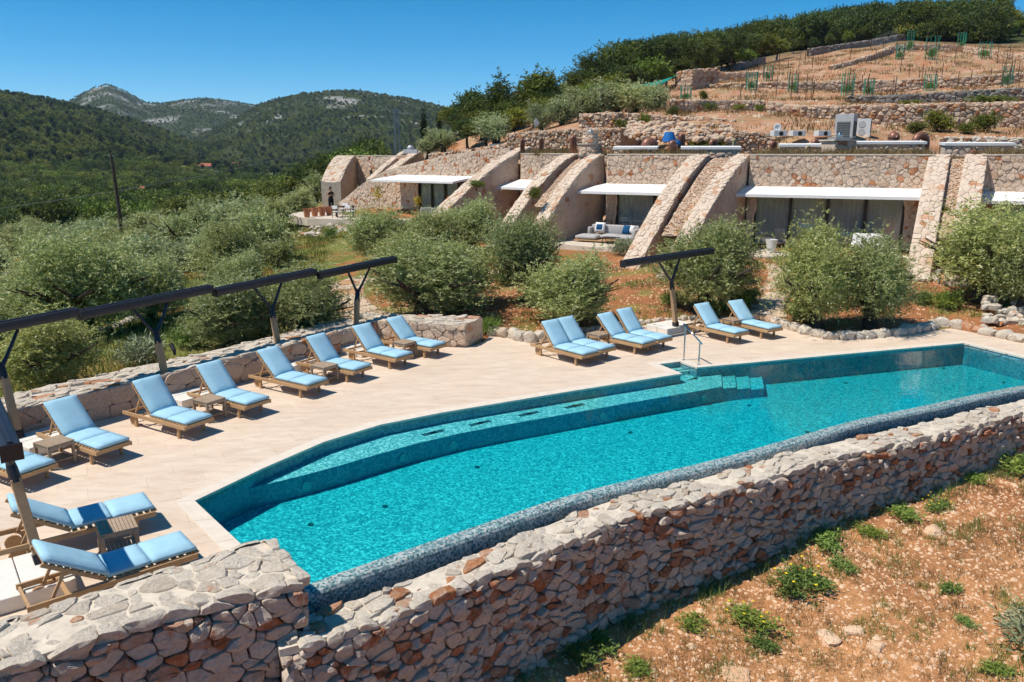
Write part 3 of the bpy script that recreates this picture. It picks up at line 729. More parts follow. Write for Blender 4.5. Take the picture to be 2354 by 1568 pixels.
# submerged bench and steps
led = [g(u, v, ZL) for u, v in ((618, 1112), (700, 1092), (785, 1069), (870, 1044), (952, 1021), (1058, 996), (1170, 975), (1285, 955), (1430, 929), (1570, 905), (1660, 889))]
led = [(p.x, p.y) for p in led]
gh = Vector((8.54, 2.75, 0)).normalized()
G_ = Vector((4.86, 20.20, 0)); E_ = Vector((3.89, 20.53, 0))
st0 = G_ + gh * 0.75
bench = led + [(st0.x, st0.y), (4.88, 20.22), (4.30, 19.66), (1.37, 18.14), (-1.58, 16.54), (-2.79, 15.73), (-3.74, 14.71), (-4.50, 13.39), (-4.72, 12.95)]
b = MB().prism([(p[0] - po.x, p[1] - po.y) for p in bench], ZFLOOR - 0.2 - po.z, ZL - po.z); bo = b.build('bench_ledge', MATS['caustic_mosaic'], pool); bo.data.materials.append(MATS['shade_mosaic'])
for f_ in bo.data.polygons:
    if abs(f_.normal.z) < 0.5: f_.material_index = 1  # upright riser faces get the painted-shade tiles
lx = Vector((led[-1][0], led[-1][1], 0))
for k in range(3):
    q0 = st0 + gh * (0.42 * k); q1 = st0 + gh * (0.42 * (k + 1)); r0 = lx + gh * (0.42 * k) ; r1 = lx + gh * (0.42 * (k + 1))
    z = ZL - 0.055 * (k + 1); nd = (q1 - r1) * 0.0
    MB().prism([(p.x - po.x, p.y - po.y) for p in (r0, r1, q1 + Vector((0.01, 0.03, 0)), q0 + Vector((0.01, 0.03, 0)))], ZFLOOR - 0.2 - po.z, z - po.z).build('step', MATS['caustic_mosaic'], pool)
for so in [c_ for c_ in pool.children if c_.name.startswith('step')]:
    so.data.materials.append(MATS['shade_mosaic'])
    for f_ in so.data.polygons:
        if abs(f_.normal.z) < 0.5: f_.material_index = 1  # step sides darkened by the same painted shade
eN = (Vector((4.86, 20.2, 0)) - Vector((4.55, 20.83, 0)))
for k, z in ((0, -0.16), (1, -0.26)):
    a0 = Vector((3.89, 20.53, 0)); a1 = Vector((4.55, 20.83, 0)); dd = (Vector((4.31, 19.60, 0)) - a0) * 0.42
    q = [a0 + dd * k, a0 + dd * (k + 1), a1 + dd * (k + 1), a1 + dd * k]
    MB().prism([(p.x - po.x, p.y - po.y) for p in q], ZFLOOR - 0.2 - po.z, z - po.z).build('step', MATS['caustic_mosaic'], pool)
for u, v in ((987, 997), (1004, 993), (1095, 975), (1112, 971), (1207, 953), (1224, 950), (1313, 935), (1329, 932)):   # water jets let into the bench
    p = g(u, v, ZL) - po; MB().box((p.x, p.y, ZL + 0.004 - po.z), (0.13, 0.34, 0.006), rz=math.radians(-52)).build('bench_grate', MATS['drain_dark'], pool)
lp_ = Path(led)
for u, v in ((694, 1106), (938, 1055), (1034, 1015), (1366, 947), (1600, 906)):
    p = g(u, v, ZL - 0.2); best = min((lp_.at(lp_.L * k / 200) for k in range(201)), key=lambda q: (q[0] - Vector((p.x, p.y, 0))).length)
    P_, N_ = best; N_ = N_ if N_.y < 0 else -N_
    mb = MB(); c0 = P_ + N_ * 0.003; c0.z = ZL - 0.22; c1 = c0 + N_ * 0.03; mb.tube([c0 - po, c1 - po], 0.09, 14); mb.build('pool_light', MATS['lamp_face'], pool)
for u, v in ((1097, 1075), (1449, 995), (1722, 933), (1945, 881), (2169, 847), (2307, 880), (1855, 994), (714, 1207), (885, 1165)):
    p = g(u, v, ZFLOOR) - po; mb = MB(); mb.tube([(p.x, p.y, 0.0), (p.x, p.y, 0.02)], 0.05, 12); mb.build('floor_drain', MATS['drain_dark'], pool)
# water body: clear volume that absorbs red light, rippled surface
t = NT('water')
P = t.pos(); w1 = t.noise(P, 5.5, 3, 0.5); w2 = t.noise(P, 1.3, 2, 0.5)
bmp = t.bump(t.math('ADD', w1, t.math('MULTIPLY', w2, 1.2)), 0.07, 0.03)
fr = t.n('ShaderNodeFresnel'); fr.inputs['IOR'].default_value = 1.33; t.l(bmp, fr.inputs['Normal'])
tr = t.n('ShaderNodeBsdfTransparent'); gl = t.n('ShaderNodeBsdfGlossy'); gl.inputs['Roughness'].default_value = 0.02; t.l(bmp, gl.inputs['Normal'])
mx = t.n('ShaderNodeMixShader'); t.l(fr.outputs[0], mx.inputs[0]); t.l(tr.outputs[0], mx.inputs[1]); t.l(gl.outputs[0], mx.inputs[2]); t.l(mx.outputs[0], t.out.inputs['Surface'])
ab = t.n('ShaderNodeVolumeAbsorption'); ab.inputs['Color'].default_value = (0.0, 0.905, 0.935, 1); ab.inputs['Density'].default_value = 1.7
t.l(ab.outputs[0], t.out.inputs['Volume'])
wpoly = offset_strip([K_] + POOL_BACK, 0.02, -1)
wl = []
for i in range(0, len(WEIR)):
    Pq, N = wp.at(wp.d[i]); N = N if N.y < 0 else -N
    q = Pq + N * 0.015; wl.append((q.x, q.y))
WATER = wpoly[1:-1] + wl[1:-1]
wb = MB().prism([(p[0], p[1]) for p in WATER], ZFLOOR - 0.15, ZW)
tag(link('pool_water', wb.mesh('pool_water'), MATS['water']), kind='structure')

# ------------------------------------------------------------------ walls round the pool
def smoothp(pts, n=4): return Path(smooth_path(pts, n))
# front retaining wall below the overflow edge
RT = random.Random(5)
ZT = -0.20
near_top = [(13.6, 18.05), (11.6, 17.16), (8.9, 15.75), (6.06, 14.33), (4.84, 13.57), (2.88, 12.42), (1.96, 11.95), (0.59, 10.80), (-0.55, 9.86), (-1.40, 9.14), (-2.3, 8.55), (-2.75, 8.32)]
NT_ = smooth_path(near_top[::-1], 4); pa = Path(NT_)          # runs left to right, normal to the right = outward
pb = Path(offset_strip(NT_, 0.62, -1))
base_z = lambda s: (lambda P: hz1(P.x, P.y) - 0.35)(pa.at(s)[0])
_zb = [base_z(pa.L * i / 40) for i in range(41)]
zbf = lambda s: np.interp(s, [pa.L * i / 40 for i in range(41)], _zb)
zwig = lambda s: ZT + 0.02 * math.sin(s * 2.1) + 0.015 * math.sin(s * 5.3)
front = empty('retaining_wall', (pa.at(pa.L / 2)[0].x, pa.at(pa.L / 2)[0].y, -2.0), label='rough dry-stone retaining wall below the mosaic overflow edge of the pool', cat='stone wall')
wall_core('wall_core', pa, pb, lambda s: float(zbf(s)) - 0.3, lambda s: ZT - 0.13, MATS['mortar_dark'], front, 60, 0.05)
items = []
zmin = min(_zb)
lay(items, face_map(pa, zmin), pa.L, ZT - zmin - 0.10, 0.115, 1.6, RT, gap=0.006, proud=0.09, depth=0.05, clamp=lambda s: (max(0, float(zbf(s)) - zmin + 0.12), 9), rough=0.38, wvar=0.85)
emit(items, front, MATS['dry_stone'], 300)
items = []
f, W = strip_map(pa, pb, lambda s: zwig(s) - 0.05)
lay(items, f, pa.L, W, 0.17, 1.3, RT, gap=0.012, proud=0.045, depth=0.10, rough=0.35, wvar=0.9)
lay(items, face_map(pa, ZT - 0.13), pa.L, 0.15, 0.15, 1.7, RT, gap=0.008, proud=0.075, depth=0.08, rough=0.4)
emit(items, front, MATS['cap_stone'], 300, 'cap_stone', 'cap_fill')
wall_core('mortar_bed', Path(offset_strip(NT_, 0.02, 1)), pb, ZT - 0.14, lambda s: ZT - 0.012, MATS['mortar_pale'], front, 60, 0.03)

# near wall with the stub end at the pool corner
RT = random.Random(9)
NL = [(-2.50, 8.68), (-3.92, 7.92), (-5.10, 7.00), (-6.6, 5.8)][::-1]; FL = [(-3.26, 9.74), (-4.45, 8.80), (-5.55, 7.86), (-7.2, 6.5)][::-1]
NLs = smooth_path(NL, 3); FLs = smooth_path(FL, 3)
pa = Path(NLs); pb = Path(FLs); ZN = 0.50
near = empty('boundary_wall', (-4.2, 7.8, -2.4), label='broad stone wall with pale mortared top at the near corner of the deck', cat='stone wall')
wall_core('wall_core', pa, pb, -2.9, ZN - 0.11, MATS['mortar_dark'], near, 12, 0.06)
items = []
lay(items, face_map(pa, -2.6), pa.L, 2.98, 0.135, 1.5, RT, gap=0.007, proud=0.085, depth=0.05, rough=0.38, wvar=0.9)
pe = Path([(-2.50, 8.68), (-3.26, 9.74)])
lay(items, face_map(pe, -2.6), pe.L, 2.98, 0.17, 1.4, RT, gap=0.007, proud=0.05, depth=0.05, rough=0.4)
emit(items, near, MATS['dry_stone'], 300)
items = []
f, W = strip_map(pa, pb, ZN - 0.055)
lay(items, f, pa.L, W, 0.20, 1.25, RT, gap=0.012, proud=0.04, depth=0.1, rough=0.55, wvar=0.9)
lay(items, face_map(pa, ZN - 0.13), pa.L, 0.16, 0.16, 2.0, RT, gap=0.008, proud=0.07, depth=0.08, rough=0.5)
lay(items, face_map(pe, ZN - 0.13), pe.L, 0.16, 0.16, 2.0, RT, gap=0.008, proud=0.05, depth=0.08, rough=0.5)
pf = Path(FLs[::-1]); lay(items, face_map(pf, 0.0), pf.L, ZN, 0.2, 1.5, RT, gap=0.01, proud=0.03, depth=0.05, rough=0.3)
emit(items, near, MATS['cap_stone'], 300, 'cap_stone', 'cap_fill')
wall_core('mortar_bed', pa, pb, ZN - 0.12, ZN - 0.012, MATS['mortar_pale'], near, 12, 0.02)

# low wall behind the left row of loungers, with its return towards the path
RT = random.Random(14)
LI = [(-12.9, 7.3), (-11.4, 11.0), (-10.15, 13.55), (-9.0, 15.6), (-8.28, 16.46), (-6.04, 19.64), (-3.98, 22.98)]
LO = [(-14.0, 7.6), (-12.5, 11.4), (-11.15, 14.1), (-9.95, 16.25), (-9.2, 17.15), (-6.95, 20.3), (-5.2, 23.4)]
pa = Path(smooth_path(LI, 4)); pb = Path(smooth_path(LO, 4)); ZB = 0.68
low = empty('low_garden_wall', (-7.5, 18.5, 0), label='low wide stone wall running behind the left row of sun loungers, with a return', cat='stone wall')
wall_core('wall_core', pa, pb, -0.8, ZB - 0.05, MATS['mortar_side'], low, 40, 0.04)
wall_core('mortar_bed', pa, pb, ZB - 0.08, ZB - 0.012, MATS['mortar_pale'], low, 40, 0.03)
items = []
lay(items, face_map(pa, 0.0), pa.L, ZB - 0.03, 0.27, 1.5, RT, gap=0.006, proud=0.022, depth=0.05, rough=0.3)
emit(items, low, MATS['side_stone'], 150)
items = []
f, W = strip_map(pa, pb, ZB - 0.05)
lay(items, f, pa.L, W, 0.17, 1.5, RT, gap=0.006, proud=0.045, depth=0.1, rough=0.55, wvar=0.9)
RF = [(-3.98, 22.98), (-1.33, 22.40)]; RB = [(-4.9, 24.15), (-0.88, 23.55)]
pr1 = Path(RF); pr2 = Path(RB)
f, W = strip_map(pr1, pr2, ZB - 0.04)
lay(items, f, pr1.L, W, 0.18, 1.4, RT, gap=0.008, proud=0.05, depth=0.1, rough=0.55, wvar=0.9)
emit(items, low, MATS['cap_stone'], 300, 'cap_stone', 'cap_fill')
wall_core('return_core', pr1, pr2, -0.4, ZB - 0.02, MATS['mortar_house'], low, 6, 0.03)
items = []
lay(items, face_map(pr1, 0.0), pr1.L, ZB, 0.23, 1.35, RT, gap=0.014, proud=0.05, depth=0.06, rough=0.35)
pe = Path([(-1.33, 22.40), (-0.88, 23.55)]); lay(items, face_map(pe, 0.0), pe.L, ZB, 0.25, 1.3, RT, gap=0.006, proud=0.015, depth=0.05, rough=0.3)
emit(items, low, MATS['house_stone'], 150, 'face_stone', 'face_fill')

# kerbs of single boulders round the planting beds
def boulder(rng, s=(0.3, 0.24, 0.2), fine=2):
    bm = bmesh.new(); bmesh.ops.create_icosphere(bm, subdivisions=fine, radius=0.5)
    ph = [rng.uniform(0, 6.28) for _ in range(6)]; kx = [rng.uniform(2, 5) for _ in range(6)]
    V = []
    for v in bm.verts:
        c = v.co.copy(); m = max(abs(c.x), abs(c.y), abs(c.z)); c = c.lerp(c * (0.46 / m), 0.55)
        d = 1 + 0.10 * math.sin(c.x * kx[0] * 2 + ph[0]) + 0.10 * math.sin(c.y * kx[1] * 2 + ph[1]) + 0.08 * math.sin(c.z * kx[2] * 2 + ph[2] + c.x * 3) + rng.uniform(-0.035, 0.035)
        V.append(Vector((c.x * s[0] * d, c.y * s[1] * d, c.z * s[2] * d)))
    bm.verts.index_update(); Fc = [[v.index for v in f_.verts] for f_ in bm.faces]; bm.free()
    return V, Fc
def kerb(name, pts, label, size=0.34, zo=0.05):
    p = Path(smooth_path(pts, 3)); rng = random.Random(len(name) + len(pts)); mid = p.at(p.L / 2)[0]
    k = empty(name, (mid.x, mid.y, 0), label=label, cat='stone kerb'); s = 0; items = []
    while s < p.L:
        w = size * rng.uniform(0.7, 1.45); P, N = p.at(s + w / 2); V, Fc = boulder(rng, (w * 1.08, size * rng.uniform(0.9, 1.2), size * rng.uniform(0.8, 1.15)))
        M = Matrix.Rotation(math.atan2(-N.x, N.y) + rng.uniform(-0.15, 0.15), 3, 'Z'); s += w * 0.95
        c = P + N * rng.uniform(-0.04, 0.04); c.z = zo + rng.uniform(-0.02, 0.03)
        items.append((1, [M @ v + c for v in V], Fc, rng.uniform(0, 0.95)))
    emit(items, k, MATS['cap_stone'], 300); return k
kerb('stone_kerb', [(8.45, 26.7), (8.75, 25.4), (9.0, 24.6), (9.5, 23.62), (10.2, 23.5), (11.97, 24.05), (13.2, 24.75), (14.06, 25.2), (14.62, 24.3), (15.35, 22.8), (16.6, 19.6)], 'kerb of pale boulders edging the planting bed beyond the pool', 0.36, 0.08)
kerb('stone_kerb', [(-0.7, 24.1), (0.0, 23.65), (0.6, 23.1), (1.6, 24.1)], 'short boulder kerb between the wall return and the first lounger pair', 0.42, 0.1)
kerb('stone_kerb', [(1.7, 24.2), (3.2, 25.0), (5.2, 26.0), (7.2, 27.1)], 'low pale kerb behind the parasol and the middle lounger pairs', 0.24, 0.02)

# ------------------------------------------------------------------ villas cut into the slope
t = NT('pane_glass'); fr = t.n('ShaderNodeFresnel'); fr.inputs['IOR'].default_value = 1.45
tr = t.n('ShaderNodeBsdfTransparent'); tr.inputs['Color'].default_value = (0.95, 0.96, 0.96, 1); gl = t.n('ShaderNodeBsdfGlossy'); gl.inputs['Roughness'].default_value = 0.01
mxx = t.n('ShaderNodeMixShader'); mf = t.math('ADD', t.math('MULTIPLY', fr.outputs[0], 1.6), 0.06); t.l(mf, mxx.inputs[0]); t.l(tr.outputs[0], mxx.inputs[1]); t.l(gl.outputs[0], mxx.inputs[2]); t.l(mxx.outputs[0], t.out.inputs[0])
plain('curtain', (0.84, 0.78, 0.70), 0.9, 0.1, var=0.05)
plain('terrace_floor', (0.62, 0.53, 0.43), 0.8, 0.15, var=0.08, scale=3)
plain('roof_soil', (0.24, 0.16, 0.085), 0.97, 0.05, var=0.35, scale=1.5)
ZG = 1.02      # villa floor level
def local(o, P): return Vector(P) - o
def villa(name, label, A, B, ztop, open_, canopy, depth=13.0, seed=1, size=0.26, ztf=None, panes=None, limit=300, zlow=ZG):
    """A, B plan ends of the facade (left, right as seen); open_ = (s0, s1, z1) glazed opening; canopy = (s0, s1, zrear, zfront, reach, skew)"""
    A = Vector((A[0], A[1], 0)); B = Vector((B[0], B[1], 0)); mid = (A + B) / 2
    L = (B - A).length; d = (B - A) / L; N = Vector((d.y, -d.x, 0))
    v = empty(name, (mid.x, mid.y, zlow), label=label, cat='villa'); o = Vector(v.location)
    pth = Path([(A.x, A.y), (B.x, B.y)]); rng = random.Random(seed)
    zt = ztf if ztf else (lambda s: ztop)
    wall = empty('front_wall', (0, 0, 0), parent=v)
    mb = MB(); s0, s1, z1 = open_ if open_ else (0, 0, 0)
    def quad_wall(sa, sb, za, zbf, n=8, th=0.45):
        for i in range(n):
            q0 = sa + (sb - sa) * i / n; q1 = sa + (sb - sa) * (i + 1) / n
            pts = [A + d * q0, A + d * q1, A + d * q1 - N * th, A + d * q0 - N * th]
            zz_ = [zbf(q0), zbf(q1), zbf(q1), zbf(q0)]
            V = [(p.x - o.x, p.y - o.y, za - o.z) for p in pts] + [(p.x - o.x, p.y - o.y, z - o.z) for p, z in zip(pts, zz_)]
            mb.add(V, [(3, 2, 1, 0), (4, 5, 6, 7), (0, 1, 5, 4), (2, 3, 7, 6)] + ([(3, 0, 4, 7)] if i == 0 else []) + ([(1, 2, 6, 5)] if i == n - 1 else []))
    if open_:
        quad_wall(0, s0, zlow - 0.6, zt); quad_wall(s0, s1, z1, zt); quad_wall(s1, L, zlow - 0.6, zt)
    else: quad_wall(0, L, zlow - 0.6, zt, 14)
    mb.build('wall_core', MATS['mortar_house'], wall)
    items = []
    def keep(s, t_):
        z = zlow - 0.3 + t_
        if z > zt(s) - 0.04: return False
        return not (open_ and s0 - 0.05 < s < s1 + 0.05 and z < z1 + 0.02)
    def clamp(s):
        lo = 0.0; hi = zt(s) - zlow + 0.3 - 0.01
        if open_ and s0 < s < s1: lo = z1 - zlow + 0.3
        return (lo, hi)
    lay(items, face_map(pth, zlow - 0.3), L, max(zt(L * i / 20) for i in range(21)) - zlow + 0.3, size, 1.15, rng, gap=0.008, proud=0.05, depth=0.03, fine=size < 0.26, keep=keep, clamp=clamp, rough=0.35, wvar=0.9)
    emit(items, wall, MATS['house_stone'], limit)
    # parapet line
    if not ztf:
        rc = MB(); 
        for i in range(1):
            p0 = A + N * 0.05 - o; p1 = B + N * 0.05 - o; q1 = B - N * 0.5 - o; q0 = A - N * 0.5 - o
            zz0 = ztop - o.z; rc.prism([(p.x, p.y) for p in (p0, p1, q1, q0)], zz0 + 0.002, zz0 + 0.06)
        rc.build('parapet', MATS['buttress_stone' if False else 'mortar_pale'], v)
        rf = MB(); p0 = A - N * 0.45 - o; p1 = B - N * 0.45 - o; back = Vector((0.25, 0.97, 0)) * depth
        rf.prism([(p.x, p.y) for p in (p0, p1, p1 + back, p0 + back)], ztop - 0.5 - o.z, ztop - 0.06 - o.z); rf.build('roof', MATS['roof_soil'], v)
    if open_:
        rec = 0.16; np_ = panes or 3
        fr_ = MB(); z0 = zlow
        gp = lambda s, z, dep: A + d * s - N * dep + Vector((0, 0, z)) - o
        door = empty('glass_door', (0, 0, 0), parent=v)
        fr_.bar(gp(s0, z1 - 0.05, rec), gp(s1, z1 - 0.05, rec), 0.08, 0.1); fr_.bar(gp(s0, z0 + 0.04, rec), gp(s1, z0 + 0.04, rec), 0.08, 0.08)
        for k in range(np_ + 1):
            s = s0 + (s1 - s0) * k / np_; w = 0.11 if k in (0, np_) else 0.13
            s = min(max(s, s0 + w / 2), s1 - w / 2)
            fr_.bar(gp(s, z0, rec), gp(s, z1, rec), w, 0.09, up=tuple(N))
        fr_.build('frame', MATS['dark_frame'], door)
        for k in range(np_):
            sa = s0 + (s1 - s0) * k / np_ + 0.06; sb = s0 + (s1 - s0) * (k + 1) / np_ - 0.06
            q = [gp(sa, z0 + 0.08, rec), gp(sb, z0 + 0.08, rec), gp(sb, z1 - 0.1, rec), gp(sa, z1 - 0.1, rec)]
            pm = MB(); pm.add(q + [x - N * 0.012 for x in q], [(0, 1, 2, 3), (7, 6, 5, 4), (0, 4, 5, 1), (2, 6, 7, 3), (1, 5, 6, 2), (3, 7, 4, 0)]); pm.build('pane', MATS['pane_glass'], door)
            # pleated curtain behind the pane
            n = int((sb - sa) / 0.05); V = []
            for i in range(n + 1):
                s = sa + (sb - sa) * i / n; dep = rec + 0.14 + 0.05 * math.sin(i * 1.45 + k) + 0.02 * math.sin(i * 0.37)
                V.append(gp(s, z0 + 0.05, dep)); V.append(gp(s, z1 - 0.06, dep))
            link('curtain', pydata('curtain', V, [(2 * i, 2 * i + 2, 2 * i + 3, 2 * i + 1) for i in range(n)], True), MATS['curtain'], door)
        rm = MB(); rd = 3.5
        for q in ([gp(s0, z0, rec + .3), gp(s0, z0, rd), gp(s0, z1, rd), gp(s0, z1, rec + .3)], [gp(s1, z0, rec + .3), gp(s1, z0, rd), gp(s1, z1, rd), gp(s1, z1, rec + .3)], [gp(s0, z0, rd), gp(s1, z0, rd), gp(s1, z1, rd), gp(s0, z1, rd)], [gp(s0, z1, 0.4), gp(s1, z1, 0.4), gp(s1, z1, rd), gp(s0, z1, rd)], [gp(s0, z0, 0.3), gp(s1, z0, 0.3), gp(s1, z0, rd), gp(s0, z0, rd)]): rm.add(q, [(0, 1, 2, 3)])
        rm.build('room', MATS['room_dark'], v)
    if canopy:
        c0, c1, zr, zf, reach, sk0, sk1 = canopy
        P = lambda s, dep, z: A + d * s + N * dep + Vector((0, 0, z)) - o
        q = [P(c0, -0.02, zr), P(c1, -0.02, zr), P(c1 + sk1, reach, zf), P(c0 + sk0, reach, zf)]
        cm = MB(); cm.add(q + [x - Vector((0, 0, 0.13)) for x in q], [(0, 3, 2, 1), (4, 5, 6, 7), (0, 1, 5, 4), (1, 2, 6, 5), (2, 3, 7, 6), (3, 0, 4, 7)])
        cm.build('canopy', MATS['white_plaster'], v)
    return v, A, B, d, N
def rib(parent, back, foot, w, zt, zf, e=1.3, seed=1, size=0.22, side_w=1, limit=40, zb=0.3, mat='buttress_stone', th=None):
    """sloping buttress rib from the roof edge down to the ground; w is its width to the right of the axis"""
    o = Vector(parent.location); rng = random.Random(seed)
    Bk = Vector((back[0], back[1], 0)); Ft = Vector((foot[0], foot[1], 0)); D = Ft - Bk; Lh = D.length; d = D.normalized()
    R = Vector((-d.y, d.x, 0))      # to the right when seen from the front
    if R.x < 0: R = -R
    prof = lambda t: zt - (zt - zf) * (max(0.0, t) ** e)
    NP = 24; ts = [i / NP for i in range(NP + 1)]
    pts = [(Bk + D * t_, prof(t_)) for t_ in ts]
    sl = [0.0]
    for a, b in zip(pts[:-1], pts[1:]): sl.append(sl[-1] + math.hypot((b[0] - a[0]).length, b[1] - a[1]))
    Ls = sl[-1]
    r = empty('buttress', (0, 0, 0), parent=parent)
    V = []; Fc = []
    for P, z in pts:
        for q in (P, P + R * w): V.append(Vector((q.x, q.y, min(zb, z - 0.05))) - o); V.append(Vector((q.x, q.y, z - 0.02)) - o)
    for i in range(NP):
        a = i * 4; b = a + 4
        Fc += [(a, b, b + 1, a + 1), (a + 1, b + 1, b + 3, a + 3), (a + 3, b + 3, b + 2, a + 2)]
    Fc += [(0, 1, 3, 2), (NP * 4, NP * 4 + 2, NP * 4 + 3, NP * 4 + 1)]
    link('rib_core', pydata('rib_core', V, Fc), MATS['mortar_house'], r)
    def mp(s, t_):
        q = np.interp(s, sl, ts); P = Bk + D * float(q) + R * t_; dz = (prof(min(1, q + 0.01)) - prof(max(0, q - 0.01))) / (Lh * 0.02)
        P.z = prof(float(q)); Nn = Vector((-d.x * dz, -d.y * dz, 1)).normalized(); return P, Nn
    items = []
    lay(items, mp, Ls, w, size, 1.3, rng, gap=0.006, proud=0.035, depth=0.05, fine=False, rough=0.4, wvar=0.8)
    emit(items, r, MATS[mat], limit)
    # right-hand side face, nearly flush rubble
    its = []
    def ms(s, t_): P = Bk + d * s + R * w; P.z = zb + t_; return P, R
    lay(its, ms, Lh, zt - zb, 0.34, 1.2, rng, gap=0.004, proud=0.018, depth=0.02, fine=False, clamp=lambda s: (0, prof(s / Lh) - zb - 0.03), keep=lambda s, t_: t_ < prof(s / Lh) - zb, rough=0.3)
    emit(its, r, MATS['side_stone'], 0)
    return r, mp, Ls, R, d
ZR = 5.36
def gravel_valley(parent, back, foot, w, zt, zf, e, seed, frac=1.0):
    """sunken gravel bed between two ribs"""
    o = Vector(parent.location); rng = random.Random(seed); Bk = Vector((back[0], back[1], 0)); D = Vector((foot[0], foot[1], 0)) - Bk; d = D.normalized(); R = Vector((-d.y, d.x, 0)); R = R if R.x > 0 else -R
    V = []; Fc = []; n = 16
    for i in range(n + 1):
        t_ = i / n * frac; P = Bk + D * t_; z = zt - (zt - zf) * t_ ** e - 0.16 - 0.3 * min(1, t_ * 2.5)
        for q in (P, P + R * w): V.append(Vector((q.x, q.y, z)) - o)
    Fc = [(2 * i, 2 * i + 1, 2 * i + 3, 2 * i + 2) for i in range(n)]
    link('gravel_bed', pydata('gravel_bed', V, Fc), MATS['gravel_mat'], parent)
    VV = []; FF = []; RR = []
    for k in range(900):
        t_ = rng.random() * frac; P = Bk + D * t_ + R * (w * rng.uniform(0.04, 0.96)); P.z = zt - (zt - zf) * t_ ** e - 0.15 - 0.3 * min(1, t_ * 2.5)
        s = rng.uniform(0.035, 0.075) if t_ < 0.5 else rng.uniform(0.05, 0.16); b = len(VV); a = rng.uniform(0, 6.28); M = Matrix.Rotation(a, 3, 'Z')
        for q in ((1, 0, 0), (-1, 0.2, 0), (0.1, 1, 0), (-0.1, -1, 0.1), (0.2, 0.1, 0.9), (0, 0, -0.8)): VV.append(P + M @ (Vector(q) * s * rng.uniform(0.7, 1.2)) - o)
        FF += [(b, b + 2, b + 4), (b + 2, b + 1, b + 4), (b + 1, b + 3, b + 4), (b + 3, b, b + 4)]; RR += [rng.uniform(0.3, 0.95)] * 6
    me = pydata('gravel', VV, FF); a = me.attributes.new('r', 'FLOAT', 'POINT'); a.data.foreach_set('value', RR); link('gravel', me, MATS['terrace_stone'], parent)['kind'] = 'stuff'

X = lambda u, Y, z=ZR: (at(u, Y, z).x, Y)
# facade ends (left, right)
v3, A3, B3, d3, N3 = villa('stone_villa', 'stone villa with wide white canopy over four curtained glass doors, right of centre', X(1725, 39.2), X(2150, 36.2), ZR, (0.35, 6.95, 3.55), (-0.35, 7.75, 3.92, 3.60, 1.55, -0.85, -0.35), seed=31, size=0.185, panes=4)
v4, A4, B4, d4, N4 = villa('stone_villa', 'stone villa partly out of frame at the right edge, white canopy above an olive tree', X(2258, 35.4), X(2700, 32.5), ZR, (0.6, 7.0, 3.45), (0.0, 8.0, 3.86, 3.52, 1.4, -0.1, -0.2), seed=32, size=0.19, panes=4)
v2, A2, B2, d2, N2 = villa('stone_villa', 'stone villa with white canopy over two curtained glass doors and a grey sofa terrace', X(1396, 43.6), X(1612, 41.2), ZR, (0.55, 4.75, 3.50), (0.0, 5.35, 3.88, 3.52, 1.7, -1.2, -0.9), seed=33, size=0.18, panes=2)
v1, A1, B1, d1, N1 = villa('stone_villa', 'narrow stone villa with a short white canopy between two sloping buttresses', X(1197, 49.0), X(1330, 46.6), ZR + 0.02, None, (0.0, 3.6, 3.92, 3.50, 1.6, -0.95, -0.5), seed=34, size=0.18, limit=200)
# buttress pairs: feet from the ground plan
def foot(u, v, z): p = g(u, v, z); return (p.x, p.y)
# right of the wide villa
b = X(2136, 36.6); rib(v3, b, foot(2080, 640, 0.75), 0.85, ZR + 0.03, 0.85, 1.25, 41, 0.20, limit=60, zb=0.2)
b2 = X(2219, 36.0); rib(v3, b2, foot(2168, 650, 0.75), 0.85, ZR + 0.03, 0.85, 1.25, 42, 0.20, limit=60, zb=0.2)
f1 = foot(2120, 645, 0.75); gravel_valley(v3, X(2178, 36.3), f1, 0.95, ZR, 0.85, 1.25, 5, 0.68)
# between sofa villa and wide villa
b = X(1596, 41.8); rib(v2, b, foot(1421, 622, 0.6), 0.85, ZR + 0.03, 0.65, 1.42, 43, 0.20, limit=60, zb=0.2)
b2 = X(1694, 40.3); rib(v2, b2, foot(1508, 640, 0.6), 0.75, ZR + 0.03, 0.65, 1.42, 44, 0.20, limit=60, zb=0.2)
gravel_valley(v2, X(1641, 41.1), foot(1465, 630, 0.6), 1.1, ZR, 0.65, 1.42, 6, 0.72)
# between narrow villa and sofa villa
b = X(1303, 47.2); rib(v1, b, foot(1122, 564, 0.6), 0.95, ZR + 0.04, 0.6, 1.55, 45, 0.20, limit=50, zb=0.2)
b2 = X(1362, 45.0); rib(v1, b2, foot(1190, 580, 0.6), 0.80, ZR + 0.03, 0.6, 1.55, 46, 0.20, limit=50, zb=0.2)
gravel_valley(v1, X(1337, 46.2), foot(1158, 572, 0.6), 0.75, ZR, 0.6, 1.55, 7, 0.62)
